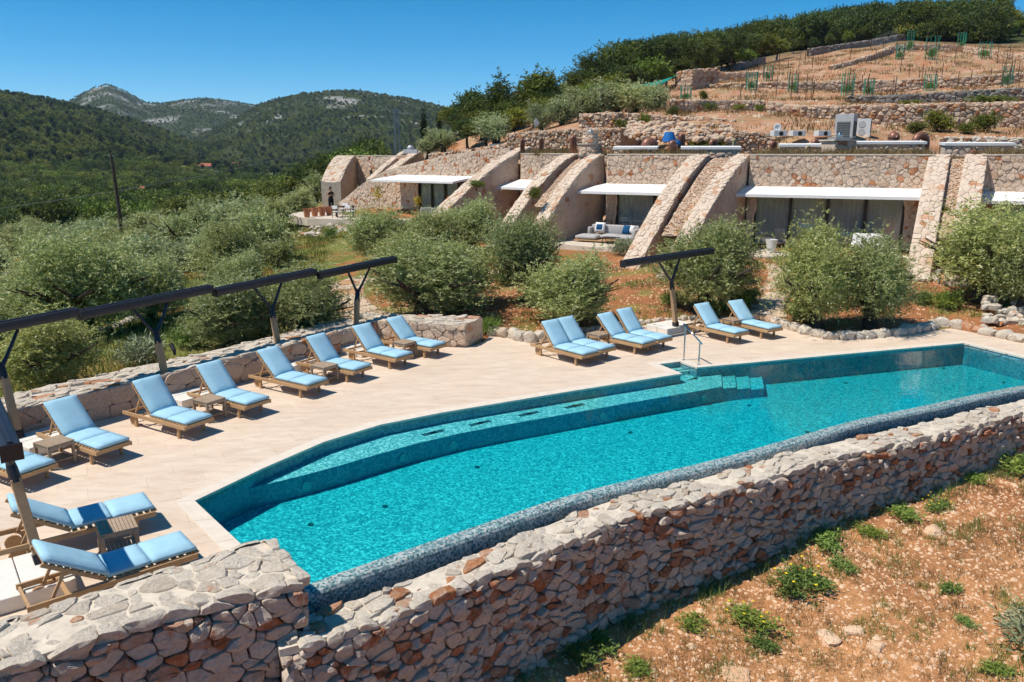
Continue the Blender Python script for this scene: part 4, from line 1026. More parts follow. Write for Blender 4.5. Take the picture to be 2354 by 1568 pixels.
# long low villa at the left with a sweeping wall
Y0a, Y0b = 61.5, 52.8
A0 = X(778, Y0a, 2); B0 = X(1172, Y0b)
L0 = math.hypot(B0[0] - A0[0], B0[1] - A0[1])
_us = [(778, 466), (826, 426), (876, 396), (899, 388), (974, 369), (1040, 355), (1097, 346), (1172, 340)]
_ss = []; _zz = []
for u, v_ in _us:
    # intersect view column with the facade line
    best = min((i / 400 for i in range(401)), key=lambda k: abs((lambda Q: 1177 + F_PX * Q.x / (Q.y * CP + (CAM_H - 4) * SP) - u)(Vector((A0[0], A0[1], 0)).lerp(Vector((B0[0], B0[1], 0)), k))))
    Q = Vector((A0[0], A0[1], 0)).lerp(Vector((B0[0], B0[1], 0)), best); _ss.append(best * L0); _zz.append(zof(v_, Q.y))
zt0 = lambda s: float(np.interp(s, _ss, _zz))
v0, A0v, B0v, d0, N0 = villa('stone_villa', 'long stone villa with a sweeping wall sloping down leftward and a white canopy', A0, B0, ZR, (L0 * 0.50, L0 * 0.80, 3.55), (L0 * 0.40, L0 * 0.84, 3.95, 3.62, 1.8, -1.2, -0.8), seed=35, size=0.2, ztf=zt0, panes=4)
b = X(1200, 52.0); rib(v0, b, (b[0] - 6.6, 46.0), 0.95, zof(338, 52), 0.8, 1.35, 47, 0.20, limit=50, zb=0.0)
b2 = X(1166, 50.0); rib(v0, b2, (b2[0] - 5.4, 44.2), 0.9, ZR + 0.05, 0.8, 1.3, 48, 0.20, limit=50, zb=0.0)
gravel_valley(v0, (X(1198, 51.2)[0] , 51.2), (X(1198, 51.2)[0] - 6.0, 45.2), 0.9, ZR, 0.8, 1.3, 8, 0.6)
rf = MB(); o0 = Vector(v0.location)
pts = [(A0v.lerp(B0v, k), zt0(L0 * k)) for k in [i / 12 for i in range(13)]]
V = []; 
for P, z in pts:
    q = P - N0 * 0.45; V.append(Vector((q.x, q.y, z - 0.08)) - o0); V.append(Vector((q.x + 2.5, q.y + 12, z - 0.2)) - o0)
link('roof', pydata('roof', V, [(2 * i, 2 * i + 2, 2 * i + 3, 2 * i + 1) for i in range(12)]), MATS['roof_soil'], v0)
# villa behind it
cA, cB = X(936, 70), X(1060, 66)
v6, *_ = villa('stone_villa', 'farther stone villa with stepped sloping ribs rising behind the sweeping wall', X(974, 69), X(1075, 66.5), zof(346, 68), None, None, seed=36, size=0.3, limit=60, depth=8, zlow=2.0)
rib(v6, X(927, 69.5), X(842, 63.8, 3), 0.5, zof(347, 69), zof(412, 64), 1.2, 49, 0.3, limit=20, zb=2.0)
rib(v6, X(952, 69.0), X(880, 63.5, 3), 0.8, zof(347, 69), zof(398, 64), 1.2, 50, 0.3, limit=20, zb=2.0)
# stone lodge at the far left
v7, A7, B7, d7, N7 = villa('stone_lodge', 'small stone lodge with an arched side wall, farthest left of the stone buildings', X(820, 71), X(935, 67), zof(359, 69), None, None, seed=37, size=0.3, limit=80, depth=7, zlow=0.6)
rib(v7, X(776, 71.5), X(738, 66, 3), 0.5, zof(358, 71), zof(418, 66), 1.7, 51, 0.3, limit=20, zb=0.4)
rib(v7, X(790, 71.2), X(752, 65.5, 3), 1.1, zof(358, 71), zof(418, 66), 1.7, 52, 0.3, limit=20, zb=0.4)
q = at(854.5, 69.2, zof(398, 69)) + N7 * 0.06 - Vector(v7.location)
MB().box(q, (0.22, 0.12, 0.5), rz=math.atan2(d7.y, d7.x)).build('slot_window', MATS['room_dark'], v7)

# terraces (paved) in front of the villas
def slab(name, pts, z0, z1, mat, label, cat):
    cx = sum(p[0] for p in pts) / len(pts); cy = sum(p[1] for p in pts) / len(pts)
    o = link(name, MB().prism([(p[0] - cx, p[1] - cy) for p in pts], 0, z1 - z0).mesh(name), MATS[mat], None, (cx, cy, z0)); tag(o, kind='structure'); return o
def off(P, N, a): return (P.x + N.x * a, P.y + N.y * a)
slab('terrace', [off(A3, N3, -0.4), off(B3, N3, -0.4), off(B3 - d3 * 0.3, N3, 2.6), off(A3 + d3 * 0.1, N3, 4.2), off(A3 - d3 * 1.9, N3, 3.4)], 0.4, ZG, 'terrace_floor', '', '')
slab('terrace', [off(A2, N2, -0.4), off(B2, N2, -0.4), off(B2 - d2 * 2.0, N2, 5.2), off(A2 - d2 * 2.2, N2, 4.2)], 0.4, ZG, 'terrace_floor', '', '')
slab('terrace', [off(A4, N4, -0.4), off(B4, N4, -0.4), off(B4, N4, 3.0), off(A4, N4, 2.6)], 0.4, ZG, 'terrace_floor', '', '')
slab('terrace', [off(A0v, N0, 0.05), off(B0v, N0, -0.4), off(B0v - d0 * 1.5, N0, 2.2), off(A0v + d0 * 2.2, N0, 5.2), off(A0v - d0 * 1.8, N0, 4.2), off(A0v - d0 * 3.0, N0, 1.0)], 0.5, ZG, 'terrace_floor', '', '')

# ------------------------------------------------------------------ terraced hillside
def terrace_wall(name, label, pts, mat='terrace_stone', size=0.3, limit=120, th=0.6, seed=1, aspect=1.45, core='mortar_terrace', name_cat='stone wall'):
    """pts: (u, v_top, v_bottom, Y) along the wall"""
    P = [at(u, Y, zof(vb, Y)) for u, vt, vb, Y in pts]; pth = Path([(p.x, p.y) for p in P])
    tz = [zof(vt, Y) for u, vt, vb, Y in pts]; bz = [min(p.z, hz1(p.x, p.y)) - 0.25 for p in P]
    zt_ = lambda s: float(np.interp(s, pth.d, tz)); zb_ = lambda s: float(np.interp(s, pth.d, bz)); rng = random.Random(seed)
    zlo = min(bz); zhi = max(tz); mid = pth.at(pth.L / 2)[0]
    w = empty(name, (mid.x, mid.y, zb_(pth.L / 2)), label=label, cat=name_cat)
    back = Path(offset_strip([(p.x, p.y) for p in pth.p], th, -1))
    wall_core('wall_core', pth, back, zb_, lambda s: zt_(s) - 0.05, MATS[core], w, max(8, int(pth.L / 2)), 0.06)
    items = []
    size = size * 0.68
    lay(items, face_map(pth, zlo), pth.L, zhi - zlo, size, aspect, rng, gap=0.012, proud=0.09, depth=0.05, fine=False, keep=lambda s, t_: zb_(s) - zlo - 0.1 < t_ < zt_(s) - zlo - size * 0.15, clamp=lambda s: (zb_(s) - zlo, zt_(s) - zlo + 0.05 * math.sin(s * 3.1)), rough=0.5, wvar=0.9)
    f, W = strip_map(pth, back, lambda s: zt_(s) - 0.1)
    lay(items, f, pth.L, W, size * 0.9, aspect, rng, gap=0.012, proud=0.09, depth=0.1, fine=False, rough=0.6, wvar=0.9)
    emit(items, w, MATS[mat], limit); return w
TW = [
 ('terrace_wall', 'tall orange and grey terrace wall directly behind the air-conditioning cabinets', [(1838, 243, 268, 58.6), (1950, 241, 276, 58), (2100, 239, 290, 57), (2230, 236, 298, 56.5), (2354, 233, 300, 56), (2520, 230, 298, 55)], 'terrace_stone', 0.33, 260),
 ('terrace_wall', 'dark grey terrace wall, second above the air-conditioning cabinets', [(1945, 221, 238, 70), (2040, 219, 238, 69.5), (2150, 212, 235, 69), (2354, 200, 231, 68), (2520, 190, 228, 67)], 'dark_stone', 0.38, 150),
 ('terrace_wall', 'long pale terrace wall crossing the slope below the green tree guards', [(1630, 193, 208, 85), (1745, 189, 207, 84), (1860, 187, 208, 83.5), (2040, 184, 208, 83), (2200, 176, 200, 82), (2354, 165, 191, 81), (2520, 156, 186, 80)], 'terrace_stone', 0.36, 160),
 ('terrace_wall', 'uppermost pink-orange terrace wall below the hilltop scrub', [(2050, 103, 117, 114), (2110, 101, 117, 115), (2204, 103, 116, 115), (2270, 113, 128, 110), (2354, 128, 144, 103), (2480, 140, 158, 98)], 'terrace_stone', 0.42, 80),
 ('terrace_wall', 'narrow stone wall climbing diagonally to the upper terrace', [(1915, 150, 156, 97), (1960, 139, 146, 101), (2010, 123, 132, 107), (2054, 104, 117, 113)], 'terrace_stone', 0.4, 40),
 ('terrace_wall', 'grey dry-stone wall along the wood above the stone hut', [(1643, 157, 172, 117), (1700, 145, 162, 120), (1760, 131, 150, 124)], 'dark_stone', 0.42, 40),
 ('terrace_wall', 'weathered grey boundary wall at the foot of the hilltop scrub', [(1860, 111, 128, 127), (1940, 100, 117, 130), (2010, 90, 106, 133), (2082, 76, 97, 136)], 'dark_stone', 0.45, 60),
 ('terrace_wall', 'low wall with a grassy foot left of the orange rubble', [(1540, 228, 238, 62), (1640, 230, 246, 63), (1760, 231, 250, 63)], 'terrace_stone', 0.33, 60),
 ('terrace_wall', 'crumbling orange rubble wall beside the tall terrace wall', [(1762, 232, 262, 60.5), (1800, 238, 262, 60), (1842, 244, 268, 59)], 'terrace_stone', 0.36, 50),
 ('terrace_wall', 'pale wall with upright stones right of the stone hut', [(1652, 166, 186, 100), (1750, 164, 184, 101), (1845, 160, 172, 102)], 'terrace_stone', 0.38, 40),
 ('terrace_wall', 'pale rubble wall above the upper stone house', [(1330, 262, 288, 58), (1400, 258, 290, 57.5), (1500, 263, 292, 57), (1600, 268, 290, 56), (1690, 274, 292, 55)], 'terrace_stone', 0.3, 120),
 ('terrace_wall', 'low rubble wall behind the copper vent pipes', [(1580, 300, 330, 50.5), (1660, 298, 326, 50), (1760, 305, 326, 50), (1850, 312, 326, 49.5), (1925, 308, 322, 49)], 'terrace_stone', 0.27, 120),
 ('terrace_wall', 'low pale rubble wall behind the right-hand skylight', [(2165, 316, 330, 47), (2250, 314, 330, 46.5), (2354, 317, 332, 46), (2480, 318, 332, 45.5)], 'cap_stone', 0.3, 50)]
for i, q in enumerate(TW): terrace_wall(*q[:2], q[2], q[3], q[4], q[5], seed=60 + i, core='mortar_dark' if q[3] == 'dark_stone' else 'mortar_terrace')
# stone hut
hut = terrace_wall('stone_hut', 'small flat-topped stone hut on the hillside beside a green net', [(1554, 164, 206, 86), (1588, 158, 209, 84.5), (1652, 157, 206, 87)], 'terrace_stone', 0.34, 120, 2.6, 77, name_cat='hut')
q = at(1564, 85.7, zof(182, 85.5)) - Vector(hut.location); MB().box(q, (0.3, 0.4, 0.45), rz=0.6).build('window_opening', MATS['room_dark'], hut)
# upper stone house
uh = terrace_wall('stone_house', 'flat-roofed stone house with rough orange walls set into the slope above the villas', [(1166, 306, 345, 57), (1260, 299, 345, 55.5), (1350, 295, 345, 54.2), (1428, 294, 345, 53)], 'terrace_stone', 0.24, 150, 4.5, 78, 1.2, 'mortar_house', name_cat='house')
sp = Path([(at(1428, 53, 6).x, 53.0), (at(1490, 56, 6).x, 56.0)]); zz0 = 5.2; zt9 = zof(295, 53)
fm = MB(); o9 = Vector(uh.location); p0, p1 = sp.p[0], sp.p[1]
fm.add([Vector((p.x, p.y, z)) - o9 for p, z in ((p0, zz0), (p1, zz0), (p1, zt9 - 0.15), (p0, zt9), (p1 + Vector((0.1, 0.5, 0)), zt9 - 0.15), (p0 + Vector((-0.2, 0.5, 0)), zt9))], [(0, 1, 2, 3), (3, 2, 4, 5)]); fm.build('side_wall', MATS['mortar_side'], uh)
terrace_wall('terrace_wall', 'low curved stone wall stepping up to the upper stone house', [(985, 354, 360, 62), (1080, 343, 352, 60), (1166, 329, 344, 57.5)], 'terrace_stone', 0.27, 40, seed=79)

# ------------------------------------------------------------------ sun loungers
def ground_hit(u, v, r0=6.0, r1=400.0):
    """first point of the terrain seen along a frame position"""
    x = (u - 1177) / F_PX; y = (v - 784) / F_PX; d = np.array([x, CP - y * SP, -SP - y * CP])
    ts = np.geomspace(r0, r1, 500); P = d[None, :] * ts[:, None]; zz_ = P[:, 2] + CAM_H
    h = height(P[:, 0], P[:, 1]); k = np.argmax(zz_ <= h)
    if zz_[k] > h[k]: k = len(ts) - 1
    return Vector((P[k, 0], P[k, 1], h[k]))
def cushion(L, W, T, nx=7, ny=4, puff=0.018):
    """pillowed pad: length along x from 0 to L, centred on y, bottom at z = 0"""
    V = []; top = {}; bot = {}
    def prof(i, j):
        a = 2 * i / nx - 1; b = 2 * j / ny - 1; return (1 - a ** 6) * (1 - b ** 6)
    for i in range(nx + 1):
        for j in range(ny + 1):
            e = prof(i, j); x = L * i / nx; y = W * (j / ny - 0.5)
            sx = 0.012 if i == 0 else (-0.012 if i == nx else 0); sy = 0.012 if j == 0 else (-0.012 if j == ny else 0)
            top[i, j] = len(V); V.append((x + sx, y + sy, T * 0.86 + (T * 0.14 + puff) * e ** 0.5))
            bot[i, j] = len(V); V.append((x + sx, y + sy, T * 0.14 - 0.14 * T * e))
    Fc = []
    for i in range(nx):
        for j in range(ny):
            Fc.append((top[i, j], top[i + 1, j], top[i + 1, j + 1], top[i, j + 1])); Fc.append((bot[i, j], bot[i, j + 1], bot[i + 1, j + 1], bot[i + 1, j]))
    ring = [(i, 0) for i in range(nx)] + [(nx, j) for j in range(ny)] + [(i, ny) for i in range(nx, 0, -1)] + [(0, j) for j in range(ny, 0, -1)]
    base = len(V); m = len(ring)
    for k, (i, j) in enumerate(ring):      # bulging side seam
        t_ = V[top[i, j]]; x = t_[0] + (-0.012 if i == 0 else 0.012 if i == nx else 0); y = t_[1] + (-0.012 if j == 0 else 0.012 if j == ny else 0); V.append((x, y, T * 0.5))
    for k in range(m):
        a = ring[k]; b = ring[(k + 1) % m]; ka, kb = base + k, base + (k + 1) % m
        Fc.append((bot[a], bot[b], kb, ka)); Fc.append((ka, kb, top[b], top[a]))
    return V, Fc
def make_lounger(back_deg, seed=0):
    root = empty('sun_lounger'); W = 0.66; zr = 0.30; tk = MATS['teak']
    for s in (-1, 1):
        m = MB(); m.box((0, s * W / 2, zr - 0.04), (2.0, 0.036, 0.075), bev=0.006); m.build('side_rail', tk, root)
    MB().box((0.985, 0, zr - 0.035), (0.03, W - 0.04, 0.06)).build('end_rail', tk, root); MB().box((-0.97, 0, zr - 0.05), (0.03, W - 0.04, 0.05)).build('end_rail', tk, root)
    for x in (0.72, -0.64):
        for s in (-1, 1):
            m = MB(); m.box((x, s * (W / 2 - 0.045), 0.125), (0.062, 0.05, 0.25), bev=0.006)
            for sg in (-1, 1):      # curved brackets under the rail
                for k in range(4):
                    a0 = k / 4 * math.pi / 2; a1 = (k + 1) / 4 * math.pi / 2
                    p = [(x + sg * (0.031 + 0.075 * (1 - math.cos(a))), 0.145 + 0.085 * math.sin(a)) for a in (a0, a1)]
                    V = [(p[0][0], s * (W / 2 - 0.045) + yy, p[0][1]) for yy in (-0.018, 0.018)] + [(p[1][0], s * (W / 2 - 0.045) + yy, p[1][1]) for yy in (-0.018, 0.018)] + [(x, s * (W / 2 - 0.045) + yy, p[1][1]) for yy in (-0.018, 0.018)] + [(x, s * (W / 2 - 0.045) + yy, p[0][1]) for yy in (-0.018, 0.018)]
                    m.add(V, [(0, 1, 3, 2), (0, 2, 4, 6), (1, 7, 5, 3)])
            m.build('leg', tk, root)
    for s in (-1, 1):
        m = MB(); m.tube([(-0.78, s * 0.245 - 0.02, 0.115), (-0.78, s * 0.245 + 0.02, 0.115)], 0.11, 16); m.build('wheel', tk, root)
    hx = -0.12; n = 12
    for k in range(n):
        x = hx + 0.05 + (1.06) * k / (n - 1); MB().box((x, 0, zr + 0.006), (0.062, W - 0.02, 0.016)).build('slat', tk, root)
    MB().box((-0.55, 0, zr - 0.06), (0.05, W - 0.05, 0.03)).build('cross_bar', tk, root); MB().box((0.25, 0, zr - 0.06), (0.05, W - 0.05, 0.03)).build('cross_bar', tk, root)
    a = math.radians(back_deg); ca, sa = math.cos(a), math.sin(a); BL = 0.80
    bp = lambda q, y, h: (hx - q * ca - h * sa * -1 * 0 - h * -sa * -1, y, zr + 0.01 + q * sa + h * ca) if False else (hx - q * ca + h * sa, y, zr + 0.012 + q * sa + h * ca)
    back = empty('backrest', (0, 0, 0), parent=root)
    for s in (-1, 1): MB().bar(bp(0, s * 0.285, 0), bp(BL, s * 0.285, 0), 0.032, 0.045, up=(sa, 0, ca)).build('back_rail', tk, back)
    for k in range(9):
        q = 0.06 + (BL - 0.1) * k / 8; MB().bar(bp(q, -0.31, 0.028), bp(q, 0.31, 0.028), 0.055, 0.014, up=(sa, 0, ca)).build('back_slat', tk, back)
    for s in (-1, 1):
        p = bp(0.50, s * 0.24, -0.02); MB().bar(p, (min(p[0] - 0.16, -0.70), s * 0.24, zr - 0.03), 0.03, 0.035).build('back_support', tk, root)
    cb = MATS['cushion_blue']; top = zr + 0.016; cu = empty('cushion', (0, 0, 0), parent=root)
    for x0, L, nm in ((hx + 0.005, 0.535, 'seat_pad'), (hx + 0.545, 0.575, 'foot_pad')):
        V, Fc = cushion(L, 0.62, 0.082); link(nm, pydata(nm, [(v[0] + x0, v[1], v[2] + top) for v in V], Fc, True), cb, cu)
    V, Fc = cushion(BL + 0.02, 0.62, 0.082, 9); link('back_pad', pydata('back_pad', [bp(v[0], v[1], v[2] + 0.036) for v in V], Fc, True), cb, cu)
    return root
protos = [make_lounger(a_) for a_ in (47, 44, 49.5)]; proto_lo = make_lounger(33); n_l = [0]
used = set()
def put_lounger(x, y, deg, label, ref=(0.72, -0.31), lo=False, group='sun loungers round the pool'):
    p = proto_lo if lo else protos[n_l[0] % 3]; n_l[0] += 1; deg += (0, 1.6, -1.2, 0.7, -2.0)[n_l[0] % 5]
    o = p if p not in used else copy_tree(p); used.add(p)
    a = math.radians(deg); o.location = (x - (ref[0] * math.cos(a) - ref[1] * math.sin(a)), y - (ref[0] * math.sin(a) + ref[1] * math.cos(a)), 0.001); o.rotation_euler = (0, 0, a)
    tag(o, label, 'sun lounger', group); return o
ORD = ['cut by left edge', 'second', 'third', 'fourth', 'fifth', 'sixth', 'seventh', 'last']
for k, (x, y, dg) in enumerate(((-8.36, 12.39, -31), (-7.62, 13.51, -31), (-6.58, 14.84, -32), (-5.81, 16.09, -32), (-4.88, 17.53, -33), (-4.07, 18.80, -34), (-3.21, 20.04, -36), (-2.42, 21.17, -36))):
    put_lounger(x, y, dg, 'blue teak sun lounger in the row along the low wall, ' + ORD[k])
put_lounger(1.67, 20.38, -47, 'blue teak sun lounger, left one of the pair beside the big bushy olive')
put_lounger(2.18, 20.90, -47, 'blue teak sun lounger, right one of the pair beside the big bushy olive')
put_lounger(3.41, 21.59, -48, 'blue teak sun lounger dappled by leaf shade, left one of the pair')
put_lounger(3.94, 22.08, -48, 'blue teak sun lounger dappled by leaf shade, right one of the pair')
put_lounger(6.35, 22.92, -56, 'blue teak sun lounger beside the steel handrail, between parasol and side table')
put_lounger(7.53, 23.52, -56, 'rightmost blue teak sun lounger, next to the boulder kerb')
put_lounger(-5.30, 10.95, 37.6, 'blue teak sun lounger behind the near side table, farther of two', (1.0, -0.345), True)
put_lounger(-4.18, 9.68, 39.3, 'nearest blue teak sun lounger, right behind the broad near wall', (1.0, -0.345), True)
# side tables
def make_table():
    r = empty('side_table'); m = MATS['teak_grey']; S = 0.24
    for sx in (-1, 1):
        for sy in (-1, 1): MB().box((sx * (S - 0.025), sy * (S - 0.025), 0.21), (0.05, 0.05, 0.42), bev=0.004).build('leg', m, r)
    for s in (-1, 1):
        MB().box((0, s * (S - 0.025), 0.40), (2 * S - 0.1, 0.03, 0.06)).build('apron', m, r); MB().box((s * (S - 0.025), 0, 0.40), (0.03, 2 * S - 0.1, 0.06)).build('apron', m, r)
        MB().box((0, s * (S - 0.025), 0.10), (2 * S - 0.1, 0.026, 0.035)).build('stretcher', m, r)
    for k in range(10):
        y = -S + 0.024 + (2 * S - 0.048) * k / 9; MB().box((y, 0, 0.438), (0.041, 2 * S, 0.018)).build('top_slat', m, r)
    for k in range(8):
        y = -S + 0.05 + (2 * S - 0.1) * k / 7; MB().box((y, 0, 0.127), (0.04, 2 * S - 0.07, 0.014)).build('shelf_slat', m, r)
    return r
tp = make_table(); first = True
for u, v, dg, lb in ((123, 1014, -31, 'between the first two loungers at the left edge'), (480, 916, -32, 'between the third and fourth loungers of the left row'), (745, 838, -34, 'between the fifth and sixth loungers of the left row'), (929, 785, -36, 'beside the last lounger of the left row'), (1376, 766, -47, 'between the two lounger pairs under the bushy olive'), (1685, 733, -56, 'between the two right-hand loungers'), (268, 1206, 34, 'between the two nearest loungers')):
    o = tp if first else copy_tree(tp); first = False; p = g(u, v, 0.445); o.location = (p.x, p.y, 0.001); o.rotation_euler = (0, 0, math.radians(dg)); tag(o, 'square slatted teak side table ' + lb, 'side table', 'side tables between the loungers')
# ------------------------------------------------------------------ folded parasols: leaning post, fork and long awning cassette
def make_parasol(base, top, ang, L, label, slab=(0.95, 0.95), hs=0.2, zc=2.2, off_=(0, 0)):
    b = Vector((base[0], base[1], 0)); t_ = Vector((top[0], top[1], zc)); r = empty('folded_parasol', b, label=label, cat='parasol', group='folded parasols')
    d = Vector((math.cos(ang), math.sin(ang), 0)); T = t_ - b; bk = MATS['black_metal']; up = tuple(Vector((-d.y, d.x, 0)))
    lerp = lambda f: T * f
    MB().bar(lerp(0.14), lerp(0.60), 0.125, 0.125, up=up, bev=0.008).build('post', MATS['post_wood'], r)
    MB().bar(lerp(0.0), lerp(0.145), 0.15, 0.15, up=up, bev=0.006).build('foot_sleeve', bk, r)
    m = MB(); m.tube([lerp(0.58), lerp(0.66), lerp(0.72)], [0.075, 0.07, 0.05], 10); m.build('joint_sleeve', bk, r)
    for s in (-1, 1):
        m = MB(); e = T + d * (s * 0.46) - Vector((0, 0, 0.09)); m.tube([lerp(0.68), lerp(0.68) + (e - lerp(0.68)) * 0.3 - Vector((0, 0, 0.02)), e], [0.05, 0.036, 0.032], 8); m.build('fork_arm', bk, r)
    d = (d + Vector((0, 0, 0.028))).normalized(); n = d.cross(Vector((0, 0, 1))).normalized(); sec = []
    for k in range(14):
        q = k / 14 * 2 * math.pi; cx_ = math.copysign(abs(math.cos(q)) ** 0.6, math.cos(q)); cz_ = math.copysign(abs(math.sin(q)) ** 0.6, math.sin(q)); sec.append((cx_ * 0.115, cz_ * 0.092 + (0.015 if cz_ > 0 else 0)))
    V = []; ks = len(sec)
    for s in (-L / 2, L / 2):
        for a_, c_ in sec: V.append(T + d * s + n * a_ + Vector((0, 0, c_)))
    Fc = [(k, (k + 1) % ks, ks + (k + 1) % ks, ks + k) for k in range(ks)] + [tuple(range(ks - 1, -1, -1)), tuple(range(ks, 2 * ks))]
    link('awning_cassette', pydata('awning_cassette', V, Fc), bk, r)
    MB().bar(T - d * (L / 2 - 0.02) + Vector((0, 0, 0.112)), T + d * (L / 2 - 0.02) + Vector((0, 0, 0.112)), 0.05, 0.025).build('cassette_ridge', bk, r)
    for s in (-1, 1): MB().box(T + d * (s * (L / 2 + 0.012)), (0.024, 0.235, 0.205), rz=ang, bev=0.008).build('end_cap', bk, r)
    for s in (-1, 1):
        MB().box(Vector((off_[0], off_[1], hs / 2 + 0.002)) + Vector((-math.sin(ang), math.cos(ang), 0)) * (s * slab[1] * 0.252), (slab[0], slab[1] / 2 - 0.008, hs), rz=ang, bev=0.012).build('base_slab', MATS['white_slab'], r)
    return r
AX = math.atan2(24.74 - 16.37, -3.62 + 9.09)
make_parasol((-9.37, 14.34), (-9.96, 14.90), AX + 0.018, 3.27, 'folded black parasol on a leaning wooden post behind the second lounger', off_=(0.35, 0.1))
make_parasol((-7.72, 17.20), (-8.24, 17.83), AX + 0.018, 3.27, 'folded black parasol on a leaning wooden post behind the third and fourth loungers', off_=(0.35, 0.1))
make_parasol((-6.02, 20.10), (-6.40, 20.65), AX + 0.018, 3.27, 'folded black parasol on a leaning wooden post behind the fifth lounger', off_=(0.3, 0.1))
make_parasol((-4.52, 22.20), (-4.52, 23.38), AX + 0.018, 3.15, 'folded black parasol on a leaning wooden post at the corner of the low wall', off_=(0.25, -0.35))
make_parasol((5.15, 24.35), (4.80, 24.25), math.radians(36), 3.85, 'lone folded black parasol on a wooden post by the middle lounger pairs', zc=2.38, slab=(1.3, 0.9), off_=(-0.1, 0.35))
make_parasol((-6.22, 9.60), (-6.75, 9.90), math.atan2(0.79, -0.61), 3.33, 'nearest folded black parasol, its cassette cut off by the left edge', slab=(1.15, 1.15), hs=0.2, off_=(-0.15, -0.3))
# steel handrail at the pool steps
q0 = g(1562.7 + 37.5, 828, 0); hp = [g(1471.8 + 600 * .16687, 670.4 + 945 * .16687, 0), g(1471.8 + 805 * .16687, 670.4 + 1005 * .16687, 0)]
hr = empty('handrail', hp[0], label='polished steel handrail with two posts at the pool steps', cat='handrail'); dv = hp[1] - hp[0]
MB().tube([(0, 0, 0), (0, 0, 0.93)], 0.021, 10).build('post', MATS['steel'], hr); MB().tube([dv, dv + Vector((0, 0, 0.60))], 0.021, 10).build('post', MATS['steel'], hr)
dd = (dv + Vector((0, 0, 0.60)) - Vector((0, 0, 0.93))); MB().tube([Vector((0, 0, 0.93)) - dd * 0.12 + Vector((0, 0, 0.02)), dv + Vector((0, 0, 0.62)) + dd * 0.16], 0.024, 10).build('rail', MATS['steel'], hr, smooth=True)
for q in (Vector((0, 0, 0)), dv): MB().tube([q, q + Vector((0, 0, 0.012))], 0.05, 12).build('foot_plate', MATS['steel'], hr)
sl = MB(); p = g(402, 812, 0.68); sl.tube([(0, 0, 0), (-0.02, 0.02, 0.12), (-0.12, 0.1, 0.26)], [0.03, 0.045, 0.05], 10); tag(sl.build('spotlight', MATS['black_metal'], None, (p.x, p.y, 0.63)), 'small dark spotlight on top of the low wall', 'spotlight')

# ------------------------------------------------------------------ sofa terrace
sp_ = g(1412, 556, ZG); ang = math.atan2(d2.y, d2.x)
sofa = empty('corner_sofa', (sp_.x, sp_.y + 0.6, ZG), ang, 'grey corner sofa with a chaise on a low timber base under the canopy', 'sofa')
MB().box((-0.1, -0.45, 0.10), (3.0, 1.9, 0.06)).build('timber_base', MATS['teak'], sofa)
for x in (-1.2, 1.0):
    for y in (-1.2, 0.2): MB().box((x, y, 0.04), (0.12, 0.12, 0.075)).build('foot', MATS['dark_frame'], sofa)
for x0, y0, L, W in ((-1.55, -0.85, 1.15, 1.0), (-0.45, -0.30, 0.95, 0.95), (0.48, -0.55, 0.95, 1.1)):
    V, Fc = cushion(L, W, 0.2, puff=0.03); link('seat_cushion', pydata('seat_cushion', [(v[0] + x0, v[1] + y0, v[2] + 0.14) for v in V], Fc, True), MATS['sofa_grey'], sofa)
m = MB(); m.box((0.0, 0.33, 0.48), (2.6, 0.2, 0.62), bev=0.07); m.build('backrest', MATS['sofa_grey'], sofa, smooth=True)
m = MB(); m.box((1.38, -0.2, 0.42), (0.24, 1.15, 0.52), bev=0.09); m.build('armrest', MATS['sofa_grey'], sofa, smooth=True)
m = MB(); m.box((-1.30, 0.15, 0.42), (0.2, 0.55, 0.50), bev=0.07); m.build('armrest', MATS['sofa_grey'], sofa, smooth=True)
def pillow(nm, x, y, z, s, mat, lb, rz=0, tilt=-0.35, border=None):
    V, Fc = cushion(s, s, 0.14, puff=0.05); M = Matrix.Rotation(ang + rz, 3, 'Z') @ Matrix.Rotation(math.pi / 2 + tilt, 3, 'X'); loc = sofa.location + Matrix.Rotation(ang, 3, 'Z') @ Vector((x, y, z))
    if border:
        r = empty(nm, loc, label=lb, cat='cushion'); link('border', pydata('border', [M @ Vector((v[0] - s / 2, v[1], v[2])) for v in V], Fc, True), MATS[border], r)
        V2, F2 = cushion(s * 0.76, s * 0.76, 0.14, puff=0.075); link('panel', pydata('panel', [M @ Vector((v[0] - s * 0.38, v[1], v[2] + 0.012)) for v in V2], F2, True), MATS[mat], r)
    else: tag(link(nm, pydata(nm, [M @ Vector((v[0] - s / 2, v[1], v[2])) for v in V], Fc, True), MATS[mat], None, loc), lb, 'cushion')
pillow('throw_pillow', -0.75, 0.12, 0.62, 0.55, 'cushion_navy', 'navy pillow with a white border on the left of the sofa', border='cushion_white')
pillow('throw_pillow', 0.75, 0.10, 0.56, 0.46, 'cushion_navy', 'plain navy pillow on the right of the sofa', rz=-0.5)
pillow('throw_pillow', 1.05, 0.08, 0.60, 0.40, 'cushion_white', 'small white pillow beside the sofa armrest', rz=-0.7)
ct = empty('coffee_table', sofa.location + Matrix.Rotation(ang, 3, 'Z') @ Vector((0.5, -1.55, 0)), ang, 'low dark coffee table in front of the corner sofa', 'coffee table')
MB().box((0, 0, 0.33), (0.8, 0.5, 0.03)).build('table_top', MATS['dark_frame'], ct)
for x in (-0.36, 0.36):
    for y in (-0.21, 0.21): MB().box((x, y, 0.16), (0.03, 0.03, 0.32)).build('leg', MATS['dark_frame'], ct)
